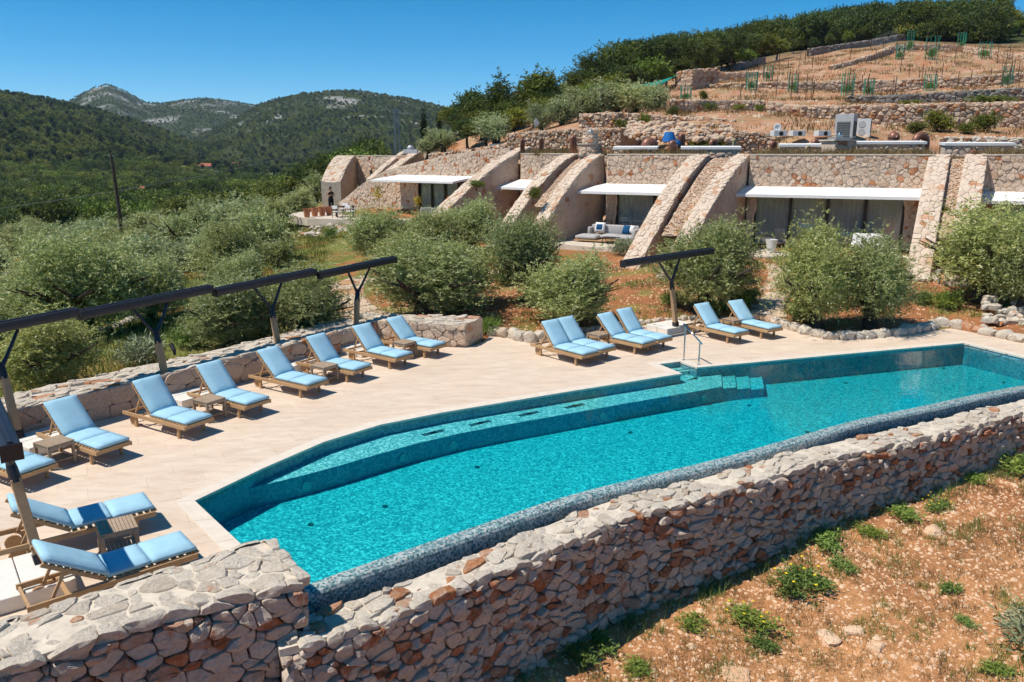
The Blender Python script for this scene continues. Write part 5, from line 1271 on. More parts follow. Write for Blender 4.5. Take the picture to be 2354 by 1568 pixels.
# planter and daybed glimpsed behind the big olive
p = g(1770, 580, ZG); pt = empty('planter_pot', (p.x, p.y - 0.1, ZG), label='pale grey tapered planter by the leftmost glass door of the wide villa', cat='planter')
MB().lathe([(0.17, 0), (0.26, 0.55), (0.27, 0.6), (0.23, 0.6), (0.22, 0.5), (0.01, 0.5)], 16).build('pot', MATS['unit_white'], pt, smooth=False)
p = g(2008, 590, ZG); dbd = empty('daybed', (p.x, p.y + 0.8, ZG), ang, 'white rounded daybed half hidden behind the large olive', 'daybed')
m = MB(); m.box((0, 0, 0.42), (1.3, 0.8, 0.36), bev=0.14); m.build('seat', MATS['cushion_white'], dbd, smooth=True); m = MB(); m.box((0, 0.38, 0.66), (1.3, 0.2, 0.5), bev=0.09); m.build('backrest', MATS['cushion_white'], dbd, smooth=True); MB().box((0, 0, 0.12), (1.0, 0.6, 0.24)).build('base', MATS['dark_frame'], dbd)
# ------------------------------------------------------------------ left terrace: pots, table, chairs, person
for k, (u, v, s) in enumerate(((706, 501, 0.95), (724, 498.5, 1.0), (741, 497, 1.0), (757, 496, 0.97))):
    p = g(u, v - 1, ZG); m = MB(); m.lathe([(0.17 * s, 0), (0.20 * s, 0.1), (0.27 * s, 0.56), (0.285 * s, 0.62), (0.25 * s, 0.62), (0.24 * s, 0.52), (0.01, 0.52)], 16)
    tag(m.build('terracotta_pot', MATS['terracotta'], None, (p.x, p.y, ZG)), ['leftmost of the four tall terracotta pots on the far terrace', 'second from left of the four tall terracotta pots', 'third from left of the four tall terracotta pots', 'rightmost of the four tall terracotta pots, beside the white chairs'][k], 'pot', 'terracotta pots on the far terrace')
def chair(loc, rz, label):
    r = empty('terrace_chair', loc, rz, label, 'chair', 'chairs on the far terrace'); fm_ = MATS['dark_frame']; sm_ = MATS['cushion_white']
    for x in (-0.24, 0.24):
        for y in (-0.24, 0.24): MB().box((x, y, 0.33 if y > 0 else 0.3), (0.03, 0.03, 0.66 if y > 0 else 0.6)).build('leg', fm_, r)
    MB().box((0, 0, 0.44), (0.5, 0.5, 0.06), bev=0.02).build('seat', sm_, r); MB().box((0, 0.23, 0.74), (0.5, 0.05, 0.22), bev=0.015).build('backrest', sm_, r)
    for x in (-0.25, 0.25): MB().box((x, 0, 0.62), (0.04, 0.5, 0.03)).build('armrest', sm_, r)
for k, (u, v, rz, lb) in enumerate(((776, 501, 2.6, 'white-seated terrace chair nearest the terracotta pots'), (806, 500, 2.6, 'white-seated terrace chair in front of the sweeping wall, right of the table'), (790, 494, -0.5, 'white-seated terrace chair behind the dining table'))):
    p = g(u, v, ZG); chair((p.x, p.y, ZG), rz, lb)
p = g(793, 498, ZG); dt = empty('dining_table', (p.x, p.y, ZG), 0.3, 'small dark dining table between the white chairs on the far terrace', 'table')
MB().box((0, 0, 0.73), (1.5, 0.8, 0.04)).build('table_top', MATS['dark_frame'], dt)
for x in (-0.6, 0.6): MB().box((x, 0, 0.355), (0.08, 0.5, 0.71)).build('leg', MATS['dark_frame'], dt)
for u, v, lb in ((985, 466, 'white lounge chair under the canopy of the sweeping-wall villa'), (1010, 460, 'pale lounge chair farther back under the canopy of the sweeping-wall villa')):
    p = at(u, 54.2 if u < 1000 else 53.6, ZG); lc = empty('lounge_chair', p, 0.4, lb, 'armchair'); MB().box((0, 0, 0.32), (0.85, 0.8, 0.24), bev=0.06).build('seat', MATS['cushion_white'], lc); MB().box((0, 0.35, 0.6), (0.85, 0.18, 0.5), bev=0.06).build('backrest', MATS['sofa_grey'], lc); MB().box((0, 0, 0.1), (0.7, 0.6, 0.2)).build('base', MATS['dark_frame'], lc)
# person: arms folded up to the chest, dark clothes
def person(loc, rz, label):
    r = empty('person', loc, rz, label, 'person')
    J = [((0, 0, 0.95), .15), ((0, 0, 1.12), .13), ((0, 0, 1.33), .15), ((0, 0, 1.45), .08), ((0, -0.01, 1.52), .055), ((0, -0.015, 1.60), .085), ((0, -0.02, 1.68), .085),
         ((0.10, 0, 0.90), .095), ((0.105, 0.01, 0.50), .065), ((0.11, 0.02, 0.08), .04), ((0.11, -0.13, 0.03), .035), ((-0.10, 0, 0.90), .095), ((-0.105, 0.01, 0.50), .065), ((-0.11, 0.02, 0.08), .04), ((-0.11, -0.13, 0.03), .035),
         ((0.19, 0, 1.40), .06), ((0.25, 0.02, 1.12), .045), ((0.10, -0.22, 1.20), .036), ((0.02, -0.25, 1.30), .035), ((-0.19, 0, 1.40), .06), ((-0.25, 0.02, 1.12), .045), ((-0.08, -0.24, 1.16), .036), ((0.0, -0.27, 1.22), .035)]
    E_ = [(0, 1), (1, 2), (2, 3), (3, 4), (4, 5), (5, 6), (0, 7), (7, 8), (8, 9), (9, 10), (0, 11), (11, 12), (12, 13), (13, 14), (3, 15), (15, 16), (16, 17), (17, 18), (3, 19), (19, 20), (20, 21), (21, 22)]
    me = bpy.data.meshes.new('body'); me.from_pydata([j[0] for j in J], E_, []); o = link('body', me, MATS['skin'], r)
    bm = bmesh.new(); bm.from_mesh(me); lay_ = bm.verts.layers.skin.verify(); bm.verts.ensure_lookup_table()
    for i, v in enumerate(bm.verts): v[lay_].radius = (J[i][1], J[i][1]); v[lay_].use_root = (i == 0)
    bm.to_mesh(me); bm.free(); o.modifiers.new('skin', 'SKIN'); s = o.modifiers.new('sub', 'SUBSURF'); s.levels = 1; s.render_levels = 1
    m = MB(); m.lathe([(0.19, 0.78), (0.175, 0.98), (0.155, 1.12), (0.19, 1.32), (0.165, 1.42), (0.07, 1.49)], 14); m.build('top', MATS['cloth_black'], r, smooth=True)
    m = MB()
    for s_ in (1, -1): m.tube([(s_ * 0.1, 0, 0.92), (s_ * 0.105, 0.01, 0.5), (s_ * 0.11, 0.02, 0.09)], [0.12, 0.09, 0.07], 10)
    m.build('trousers', MATS['cloth_black'], r, smooth=True)
    m = MB(); m.tube([(0, 0.035, 1.76), (0, 0.06, 1.66), (0, 0.085, 1.5), (0.02, 0.09, 1.32)], [0.07, 0.105, 0.10, 0.05], 10); m.tube([(0, -0.03, 1.775), (0, 0.02, 1.77)], [0.075, 0.09], 10); m.build('hair', MATS['hair'], r, smooth=True)
    for s_ in (1, -1): m = MB(); m.tube([(s_ * 0.035, -0.098, 1.635), (s_ * 0.035, -0.108, 1.635)], 0.011, 8); m.build('eye', MATS['cloth_black'], r)
    return r
p = at(762, 62.5, 1.1); person((p.x, p.y, 1.08), 0.35, 'person in dark clothes standing with hands raised to the chest behind the terracotta pots')

# ------------------------------------------------------------------ foliage builders
def leaf_quads(C, D, L, W, rs, r):
    """diamond leaves: centres C (n,3), directions D (n,3)"""
    n = len(C); D = D / (np.linalg.norm(D, axis=1, keepdims=True) + 1e-9)
    R = rs.normal(size=(n, 3)); S = np.cross(D, R); S /= (np.linalg.norm(S, axis=1, keepdims=True) + 1e-9)
    L = L[:, None]; W = W[:, None]
    V = np.stack([C - D * L * 0.5, C + S * W * 0.5 - D * L * 0.05, C + D * L * 0.5, C - S * W * 0.5 - D * L * 0.05], 1).reshape(-1, 3)
    Fq = np.arange(4 * n).reshape(n, 4); return V, Fq, np.repeat(r, 4)
def lobes_crown(name, lobes, n_twigs, per, twig, leaf, rs, up=0.25, shell=0.55, gap=0.0, rlo=0.0, rhi=1.0, mat=None, droop=0.0):
    """crown of leafy twigs spread through ellipsoid lobes (cx,cy,cz,rx,ry,rz)"""
    lobes = np.array(lobes, float); vol = lobes[:, 3] * lobes[:, 4] * lobes[:, 5]; pick = rs.choice(len(lobes), n_twigs, p=vol / vol.sum()); lb = lobes[pick]
    d = rs.normal(size=(n_twigs, 3)); d /= np.linalg.norm(d, axis=1, keepdims=True)
    rad = shell + (1 - shell) * rs.random(n_twigs) ** 0.6
    base = lb[:, :3] + d * lb[:, 3:] * rad[:, None]
    # sprays: cluster twigs round shoot tips so the surface breaks into clumps
    k = max(6, n_twigs // 14); tips = base[rs.choice(n_twigs, k)]; own = rs.randint(0, k, n_twigs)
    base = base * 0.4 + (tips[own] + rs.normal(size=(n_twigs, 3)) * lb[:, 3:] * 0.2) * 0.6
    dirs = d * 0.8 + rs.normal(size=(n_twigs, 3)) * 0.55; dirs[:, 2] += up; dirs /= np.linalg.norm(dirs, axis=1, keepdims=True)
    tl = twig * rs.uniform(0.5, 1.3, n_twigs)
    tw_r = rs.random(n_twigs)
    t_ = np.tile(np.linspace(0, 1, per), n_twigs); idx = np.repeat(np.arange(n_twigs), per)
    C = base[idx] + dirs[idx] * (tl[idx] * t_)[:, None]; C[:, 2] -= droop * (t_ ** 2) * tl[idx]
    ld = dirs[idx] * 0.7 + rs.normal(size=(len(idx), 3)) * 0.6
    C = C + ld * leaf[0] * 0.4
    r = np.clip(rlo + (rhi - rlo) * (0.5 * tw_r[idx] + 0.5 * rs.random(len(idx))), 0, 1)
    V, Fq, rr = leaf_quads(C, ld, leaf[0] * rs.uniform(0.7, 1.25, len(idx)), leaf[1] * rs.uniform(0.7, 1.2, len(idx)), rs, r)
    me = npmesh(name, V, Fq, {'r': rr})
    if mat: me.materials.append(MATS[mat])
    return me
def trunk_mesh(name, rng, h, r, limbs, spread, mat='bark', lean=0.15):
    m = MB(); a0 = rng.uniform(0, 6.28); top = Vector((math.cos(a0) * lean * h, math.sin(a0) * lean * h, h))
    mid = top * 0.5 + Vector((rng.uniform(-0.1, 0.1), rng.uniform(-0.1, 0.1), 0)) * h
    m.tube([(0, 0, -0.3), (0, 0, 0.05), mid, top], [r * 1.5, r * 1.2, r * 0.95, r * 0.75], 9)
    for k in range(limbs):
        a = a0 + k * 2.4 + rng.uniform(-0.4, 0.4); L = spread * rng.uniform(0.7, 1.1); e = top + Vector((math.cos(a) * L, math.sin(a) * L, L * rng.uniform(0.5, 1.0))); md = top.lerp(e, 0.5) + Vector((rng.uniform(-1, 1), rng.uniform(-1, 1), rng.uniform(-0.5, 1))) * L * 0.12
        st = mid.lerp(top, rng.uniform(0.6, 1.0)); m.tube([st, md, e], [r * 0.6, r * 0.35, r * 0.12], 6, cap=False)
        for q in range(2):
            a2 = a + rng.uniform(-0.9, 0.9); e2 = md + Vector((math.cos(a2), math.sin(a2), rng.uniform(0.3, 0.9))) * L * 0.5; m.tube([md, e2], [r * 0.28, r * 0.06], 5, cap=False)
    me = m.mesh(name, True); me.materials.append(MATS[mat]); return me
def olive_proto(seed, R=1.0, H=2.4, hi=False, grey=False):
    rs = np.random.RandomState(seed); rng = random.Random(seed); th = 0.55 * rng.uniform(0.8, 1.2); lobes = []
    nl = rng.randint(6, 8); tips = []
    for k in range(nl):          # main limbs, each carrying a string of leafy clumps
        a = k * 2.399 + rng.uniform(-0.5, 0.5); q = R * rng.uniform(0.35, 0.95); top = H * rng.uniform(0.62, 1.0) * (1.08 - 0.35 * q / R)
        for f in (0.42, 0.68, 0.92):
            s = R * rng.uniform(0.20, 0.34) * (1.15 - 0.35 * f); jx, jy = rng.uniform(-0.12, 0.12) * R, rng.uniform(-0.12, 0.12) * R
            lobes.append((math.cos(a) * q * f ** 1.3 + jx, math.sin(a) * q * f ** 1.3 + jy, H * 0.10 + (top - H * 0.10) * f, s, s, s * rng.uniform(0.9, 1.35)))
        lobes.append((math.cos(a) * q, math.sin(a) * q, H * rng.uniform(0.16, 0.42), R * rng.uniform(0.2, 0.3), R * rng.uniform(0.2, 0.3), H * 0.13))
        lobes.append((math.cos(a + 0.3) * q * 0.9, math.sin(a + 0.3) * q * 0.9, top, R * 0.11, R * 0.11, H * rng.uniform(0.08, 0.14)))
    lobes.append((0, 0, H * 0.45, R * 0.42, R * 0.42, H * 0.25)); lobes.append((0, 0, H * 0.2, R * 0.5, R * 0.5, H * 0.14))
    crown = lobes_crown('crown', lobes, 5600 if hi else 1500, 10 if hi else 8, 0.17 if hi else 0.2, (0.052, 0.018) if hi else (0.085, 0.032), rs, 0.3, 0.45, mat='olive_grey' if grey else 'olive_leaf')
    trunk = trunk_mesh('trunk', rng, th, 0.11, 5, 0.75 * R)
    return trunk, crown
OL_HI = [olive_proto(200 + k, 1.0, 2.3, True) for k in range(4)]
OL = [olive_proto(300 + k, 1.0, 2.3) for k in range(5)] + [olive_proto(320 + k, 1.0, 2.2, False, True) for k in range(2)]
def plant(name, proto, loc, s, rz, label, cat, group=None, sz=None):
    kx, kz = ((1.2, 1.28) if sz and sz > 0.8 * s * 0.0 and group != 'olive grove trees' else (1.08, 1.15)) if name == 'olive_tree' else (1.0, 1.0)
    r = empty(name, loc, rz, label, cat, group); w1, w2 = (RV.uniform(0.84, 1.16), RV.uniform(0.84, 1.16)) if name == 'olive_tree' else (1, 1)
    r.scale = (s * kx * w1, s * kx * w2, (sz or s) * kz); r.rotation_euler = (RV.uniform(-0.09, 0.09), RV.uniform(-0.09, 0.09), rz) if name == 'olive_tree' else (0, 0, rz)
    for nm, me in zip(('trunk', 'crown'), proto):
        if me is not None: link(nm, me, None, r)
    return r
RV = random.Random(77)
# large olives round the deck: (u, v of trunk foot, ground level, width scale, height scale, proto, label)
def olive(u, v, z, s, sz, k, label, hi=True, group='olive trees'):
    p = g(u, v, z); p.z = hz1(p.x, p.y) - 0.03
    plant('olive_tree', (OL_HI if hi else OL)[k % (4 if hi else 7)], p, s, RV.uniform(0, 6.28), label, 'olive tree', group, sz)
olive(1318, 750, 0.1, 2.05, 0.98, 0, 'broad bushy olive tree right behind the first lounger pair')
olive(1215, 690, 0.35, 1.5, 1.45, 1, 'tall olive tree in front of the sofa villa buttress')
olive(975, 728, 0.3, 2.1, 1.12, 2, 'wide dark olive tree behind the wall return')
olive(1610, 708, 0.3, 1.75, 1.38, 3, 'olive tree right of the lone parasol')
olive(1880, 752, 0.15, 1.5, 1.42, 4, 'left half of the large twin olive beyond the right-hand loungers')
olive(2000, 745, 0.2, 1.6, 1.25, 0, 'right half of the large twin olive before the wide villa')
olive(2260, 694, 0.4, 2.3, 1.55, 1, 'olive tree at the right edge before the rightmost villa')
olive(2345, 715, 0.4, 1.6, 1.3, 2, 'olive tree cut off by the right edge of the picture')
olive(1660, 640, 0.7, 1.2, 0.95, 4, 'olive tree beside the left door of the wide villa')
olive(690, 775, 0.2, 1.55, 0.95, 3, 'round olive bush behind the low wall near the third parasol post')
olive(530, 800, 0.15, 1.55, 0.9, 4, 'olive bush leaning over the low wall behind the fourth lounger')
olive(120, 905, 0.1, 1.35, 0.80, 0, 'pale olive bush behind the low wall at the left edge')
olive(195, 782, -0.2, 2.5, 1.55, 1, 'big old olive tree with a thick dark trunk at the left')
olive(880, 600, 0.5, 1.9, 1.05, 2, 'olive tree below the dining terrace')
olive(985, 590, 0.6, 1.9, 1.05, 3, 'olive tree in front of the sweeping-wall villa')
olive(1085, 585, 0.6, 1.8, 1.08, 4, 'olive tree before the narrow villa')
olive(1045, 690, 0.45, 1.6, 1.05, 1, 'olive tree with two crowns up the slope behind the wall return')
olive(930, 660, 0.45, 1.4, 0.95, 4, 'small olive tree beside the left garden path')
# olive grove down the left slope
grove_pts = []
for row in range(40):
    Y = 23.5 + row * 3.7
    for c_ in range(26):
        x = -6.5 - c_ * 4.1 - (row % 2) * 2.0 + RV.uniform(-0.9, 0.9); y = Y + RV.uniform(-0.9, 0.9)
        if Y > 110 or x < -0.70 * y - 2 or x > -8.0 - max(0, (y - 30)) * 0.22: continue
        if 12 < y < 21.5 and x > -12.5: continue
        if -15.8 < x < 0 and 50 < y < 68: continue
        if RV.random() < (0.36 if y < 48 else 0.2): continue
        u_ = 1177 + F_PX * x / (y * CP + 5 * SP); vt_ = 784 - F_PX * math.tan(math.atan2(2.6 - 1.0 - CAM_H, y) + PITCH)
        if 668 < u_ < 850 and y < 62 and vt_ < 503: continue
        grove_pts.append((x, y))
zs = height(np.array([p[0] for p in grove_pts]), np.array([p[1] for p in grove_pts]))
def grove_label(x, y, hi):
    u = 1177 + F_PX * x / (y * CP + 5 * SP)
    d_ = 'nearest rows' if y < 30 else 'second rows' if y < 38 else 'middle rows' if y < 50 else 'far rows' if y < 70 else 'farthest rows'
    return 'olive tree, %s of the grove, %s' % (d_, 'at the left edge' if u < 150 else 'left of the telegraph pole' if u < 260 else 'around the telegraph pole' if u < 360 else 'toward the middle of the slope' if u < 500 else 'below the far terrace' if u < 650 else 'next to the far terrace')
for (x, y), z in zip(grove_pts, zs):
    s = RV.uniform(1.0, 2.05) * (1.0 if y < 45 else 1.12); hi = y < 36
    plant('olive_tree', OL_HI[RV.randint(0, 3)] if hi else OL[RV.randint(0, 6)], (x, y, z - 0.05), s, RV.uniform(0, 6.28), grove_label(x, y, hi), 'olive tree', 'olive grove trees', s * RV.uniform(0.55, 0.72))
for u, v, Y in ((60, 930, 0), (330, 850, 0)): pass
# ------------------------------------------------------------------ pines, oaks and cypresses
def tree_proto(seed, kind):
    rs = np.random.RandomState(seed); rng = random.Random(seed); lobes = []
    if kind == 'pine':
        H = 6.0
        for k in range(11):
            f = k / 10; a = k * 2.4; rr = 1.75 * (1 - f * 0.72) * rng.uniform(0.75, 1.15); lobes.append((math.cos(a) * rr * 0.5, math.sin(a) * rr * 0.5, H * (0.22 + 0.72 * f), rr * 0.62, rr * 0.62, 0.62))
        cr = lobes_crown('crown', lobes, 900, 8, 0.4, (0.26, 0.075), rs, 0.35, 0.5, mat='pine_leaf'); tr_ = trunk_mesh('trunk', rng, H * 0.5, 0.16, 6, 1.2, 'bark_pine', 0.03)
    elif kind == 'round':
        for k in range(10):
            a = k * 2.4; q = 1.3 * math.sqrt((k + 0.5) / 10); lobes.append((math.cos(a) * q, math.sin(a) * q, 2.5 + rng.uniform(-0.7, 1.0) + (1.3 - q) * 0.5, 0.85, 0.85, 0.72))
        lobes.append((0, 0, 2.7, 1.4, 1.4, 1.1))
        cr = lobes_crown('crown', lobes, 850, 8, 0.38, (0.23, 0.10), rs, 0.3, 0.5, mat=('oak_leaf', 'bright_leaf', 'pine_leaf', 'oak_leaf')[seed % 4]); tr_ = trunk_mesh('trunk', rng, 1.5, 0.13, 5, 1.0, 'bark_pine', 0.06)
    elif kind == 'stone_pine':
        for k in range(12):
            a = k * 2.4; q = 1.9 * math.sqrt((k + 0.3) / 12); lobes.append((math.cos(a) * q, math.sin(a) * q, 4.2 + rng.uniform(-0.6, 0.9) - q * 0.25, 0.95, 0.95, 0.65))
        for k in range(5):
            a = k * 1.3; lobes.append((math.cos(a) * 1.2, math.sin(a) * 1.2, rng.uniform(2.0, 3.2), 0.7, 0.7, 0.6))
        cr = lobes_crown('crown', lobes, 950, 8, 0.4, (0.26, 0.08), rs, 0.4, 0.5, mat='pine_leaf'); tr_ = trunk_mesh('trunk', rng, 2.8, 0.16, 7, 1.6, 'bark_pine', 0.06)
    elif kind == 'cypress':
        for k in range(12): f = k / 11; lobes.append((rng.uniform(-0.05, 0.05), rng.uniform(-0.05, 0.05), 0.5 + 5.2 * f, 0.36 * math.sin(math.pi * (0.16 + 0.80 * f)) + 0.04, 0.36 * math.sin(math.pi * (0.16 + 0.80 * f)) + 0.04, 0.45))
        cr = lobes_crown('crown', lobes, 600, 8, 0.3, (0.2, 0.06), rs, 0.9, 0.3, mat='cypress_leaf'); tr_ = trunk_mesh('trunk', rng, 1.0, 0.1, 2, 0.2, 'bark_pine', 0.02)
    elif kind == 'spire':
        for k in range(9): f = k / 8; lobes.append((0, 0, 0.8 + 5.4 * f, 0.75 * (1 - f * 0.85), 0.75 * (1 - f * 0.85), 0.22))
        cr = lobes_crown('crown', lobes, 420, 8, 0.3, (0.22, 0.06), rs, 0.1, 0.3, mat='cypress_leaf'); tr_ = trunk_mesh('trunk', rng, 3.5, 0.1, 2, 0.2, 'bark_pine', 0.01)
    elif kind == 'shrub':
        for k in range(7):
            a = k * 2.4; q = 0.55 * math.sqrt((k + 0.4) / 7); lobes.append((math.cos(a) * q, math.sin(a) * q, 0.55 + rng.uniform(-0.15, 0.25), 0.42, 0.42, 0.4))
        cr = lobes_crown('crown', lobes, 420, 8, 0.16, (0.10, 0.05), rs, 0.3, 0.4, mat='oak_leaf'); tr_ = trunk_mesh('trunk', rng, 0.3, 0.04, 4, 0.4, 'bark_pine', 0.1)
    return tr_, cr
PR = {k: [tree_proto(400 + 10 * i + j, k) for j in range(c_)] for i, (k, c_) in enumerate((('pine', 2), ('round', 4), ('stone_pine', 3), ('cypress', 1), ('spire', 1), ('shrub', 3)))}
def hill_tree(u, vt, vb, Y, kind, label, group=None, wide=1.0, k=0):
    p = at(u, Y, zof(vb, Y)); zg = hz1(p.x, p.y); zb = min(zg, p.z) if abs(zg - p.z) < 6 else p.z; top = zof(vt, Y)
    h0 = {'pine': 6.3, 'round': 4.2, 'stone_pine': 5.6, 'cypress': 6.1, 'spire': 6.6, 'shrub': 1.25}[kind]
    s = (top - zb) / h0; plant({'pine': 'pine_tree', 'round': 'broadleaf_tree', 'stone_pine': 'pine_tree', 'cypress': 'cypress_tree', 'spire': 'conifer_tree', 'shrub': 'shrub'}[kind], PR[kind][k % len(PR[kind])], (p.x, p.y, zb - 0.05), s * wide, RV.uniform(0, 6.28), label, 'shrub' if kind == 'shrub' else 'tree', group, s)
hill_tree(975, 229, 325, 92, 'cypress', 'slim dark cypress standing alone above the left villa', wide=0.9)
hill_tree(1010, 213, 300, 100, 'spire', 'thin dark conifer right of the tall cypress', wide=0.75)
hill_tree(1150, 150, 305, 78, 'pine', 'tall light green pine standing out above the stone house', wide=1.5)
hill_tree(1240, 163, 292, 82, 'round', 'rounded dark tree just right of the tall light green pine', wide=1.35)
hill_tree(1205, 205, 300, 80, 'round', 'dark tree wedged between the tall pine and the rounded tree', wide=0.9, k=1)
gp_ = 'trees of the wood behind the villas'
for k, (u, vt, vb, Y, kd, w) in enumerate(((1085, 205, 318, 84, 'round', 1.0), (1050, 232, 320, 86, 'stone_pine', 1.0), (1105, 245, 322, 76, 'round', 0.9), (1300, 188, 280, 86, 'stone_pine', 0.9), (1275, 215, 290, 84, 'round', 1.0), (1335, 148, 268, 90, 'stone_pine', 0.95), (1375, 112, 255, 95, 'stone_pine', 0.95), (1345, 190, 265, 86, 'round', 1.1), (1420, 84, 240, 98, 'stone_pine', 0.9), (1405, 165, 245, 90, 'round', 1.1), (1468, 76, 230, 100, 'stone_pine', 0.9), (1515, 68, 222, 102, 'stone_pine', 0.85), (1460, 160, 226, 93, 'round', 1.1), (1560, 62, 205, 106, 'stone_pine', 0.85), (1530, 140, 200, 100, 'round', 1.1), (1600, 64, 190, 110, 'stone_pine', 0.85), (1640, 58, 175, 115, 'stone_pine', 0.85), (1610, 120, 170, 112, 'round', 1.3), (1680, 56, 165, 118, 'stone_pine', 0.9), (1715, 66, 150, 124, 'stone_pine', 0.9), (1660, 115, 160, 118, 'round', 1.3), (1750, 76, 142, 127, 'round', 1.05), (1785, 84, 140, 129, 'round', 1.05), (1710, 110, 150, 122, 'round', 1.2), (1120, 255, 330, 70, 'round', 1.1), (1075, 262, 335, 74, 'stone_pine', 1.0), (1180, 240, 318, 72, 'round', 1.1), (1225, 235, 305, 74, 'stone_pine', 0.9), (1265, 200, 285, 80, 'stone_pine', 1.0), (1310, 215, 275, 80, 'round', 1.2), (1145, 250, 322, 70, 'round', 1.0), (1060, 250, 330, 82, 'stone_pine', 1.1), (1100, 225, 320, 80, 'round', 1.1), (1170, 225, 310, 76, 'stone_pine', 1.0), (1250, 215, 300, 78, 'round', 1.1), (1290, 235, 292, 76, 'round', 1.1), (1330, 205, 280, 82, 'stone_pine', 1.0), (1380, 170, 262, 88, 'round', 1.2), (1435, 140, 250, 92, 'stone_pine', 1.1), (1490, 130, 235, 95, 'round', 1.2), (1550, 125, 215, 100, 'stone_pine', 1.1))):
    hill_tree(u, vt, vb, Y, kd, 'dark tree in the wood on the slope behind the villas', gp_, w * 1.35, k)
gs_ = 'scrub trees along the hilltop'
for k in range(46):
    u = 1800 + (k * 13.6) + RV.uniform(-6, 6); sky = np.interp(u, [1787, 1870, 2004, 2044, 2137, 2221, 2304, 2354, 2450], [80, 48, 34, 22, 8, 20, 14, 28, 20]); base = np.interp(u, [1790, 1860, 2080, 2150, 2354, 2450], [138, 112, 80, 92, 96, 95])
    row = k % 3; vt = sky + (0, 16, 34)[row] * RV.uniform(0.6, 1.2) + RV.uniform(-5, 9); vb = base + RV.uniform(-8, 4) - (row == 0) * 14; Y = 140 + (12, 4, -2)[row]
    if vb - vt < 22: vt = vb - 30
    hill_tree(u, vt + RV.uniform(-6, 8), vb, Y, 'stone_pine' if k % 6 == 4 else 'round', 'bushy green tree in the scrub along the hilltop', gs_, RV.uniform(0.7, 1.75), k * 3 + k // 4)
hill_tree(2262, -6, 60, 146, 'stone_pine', 'flat-topped pine rising above the hilltop scrub', wide=1.0)
# grey olives on the upper slope
for k, (u, v, w, h, Y) in enumerate(((1245, 292, 1.5, 0.95, 68), (1290, 285, 1.7, 1.05, 68), (1335, 268, 1.9, 1.15, 70), (1375, 262, 1.9, 1.2, 70), (1420, 255, 1.9, 1.15, 70), (1465, 256, 1.9, 1.15, 69), (1505, 262, 1.9, 1.05, 68), (1138, 318, 1.6, 0.9, 64), (1020, 338, 1.5, 0.8, 66), (985, 345, 1.3, 0.6, 66))):
    p = at(u, Y, zof(v, Y)); p.z = max(p.z, hz1(p.x, p.y)) - 0.45
    plant('olive_tree', OL[5 + k % 2], p, w, RV.uniform(0, 6.28), 'silver-grey olive on the bank above the stone house', 'olive tree', 'silver olives on the upper bank', h * 1.1)
# shrubs on the terraces and beside the walls
for k, (u, vt, vb, Y, w, lb) in enumerate(((2160, 248, 302, 54.5, 1.25, 'large dark green bush against the tall terrace wall'), (2110, 272, 304, 54, 1.5, 'low spreading bush left of the large bush by the tall terrace wall'), (2262, 252, 300, 54, 1.25, 'right-hand dark green bush against the tall terrace wall'), (2215, 278, 303, 53.5, 1.5, 'pale green bush between the two dark bushes by the tall wall'), (1625, 298, 320, 48.8, 1.1, 'grey-green bush below the pale rubble wall'), (1710, 268, 290, 58, 1.2, 'green clump at the end of the pale rubble wall'), (1543, 240, 262, 60, 1.2, 'dark bush at the foot of the silver olives'), (1440, 262, 290, 57.3, 1.1, 'dark bush growing on the pale rubble wall'), (1482, 252, 285, 57, 0.7, 'upright dark shrub on the pale rubble wall'), (1630, 232, 250, 62, 1.6, 'green clump in front of the low grassy wall'), (1700, 235, 252, 62, 1.6, 'second green clump in front of the low grassy wall'), (1745, 235, 258, 62, 1.0, 'yellow-green clump beside the orange rubble'), (1905, 162, 186, 98, 1.0, 'dark bush at the foot of the diagonal wall'), (2090, 225, 234, 68, 2.5, 'green growth along the dark terrace wall'), (2280, 212, 228, 66.5, 3.0, 'long green growth below the right part of the dark terrace wall'), (1620, 205, 222, 75, 1.0, 'round green bush below the stone hut'))):
    hill_tree(u, vt, vb, Y, 'shrub', lb, 'shrubs on the terraces', w, k)
for k, (u, v, w, h, mt, lb) in enumerate(((1225, 462, 0.62, 1.0, 0, 'dark plant spilling from the gravel between two buttresses'), (1095, 433, 0.8, 0.55, 1, 'low plant in the gravel between the left buttresses'), (2165, 490, 0.45, 0.5, 2, 'small green plant at the lower end of the right gravel bed'), (2175, 470, 0.35, 0.35, 0, 'small green tuft higher in the right gravel bed'))):
    Y = (41.5, 46, 33.3, 33.9)[k]; p = at(u, Y, zof(v, Y)); plant('shrub', PR['shrub'][mt], p, w, RV.uniform(0, 6), lb, 'shrub', None, w * h)
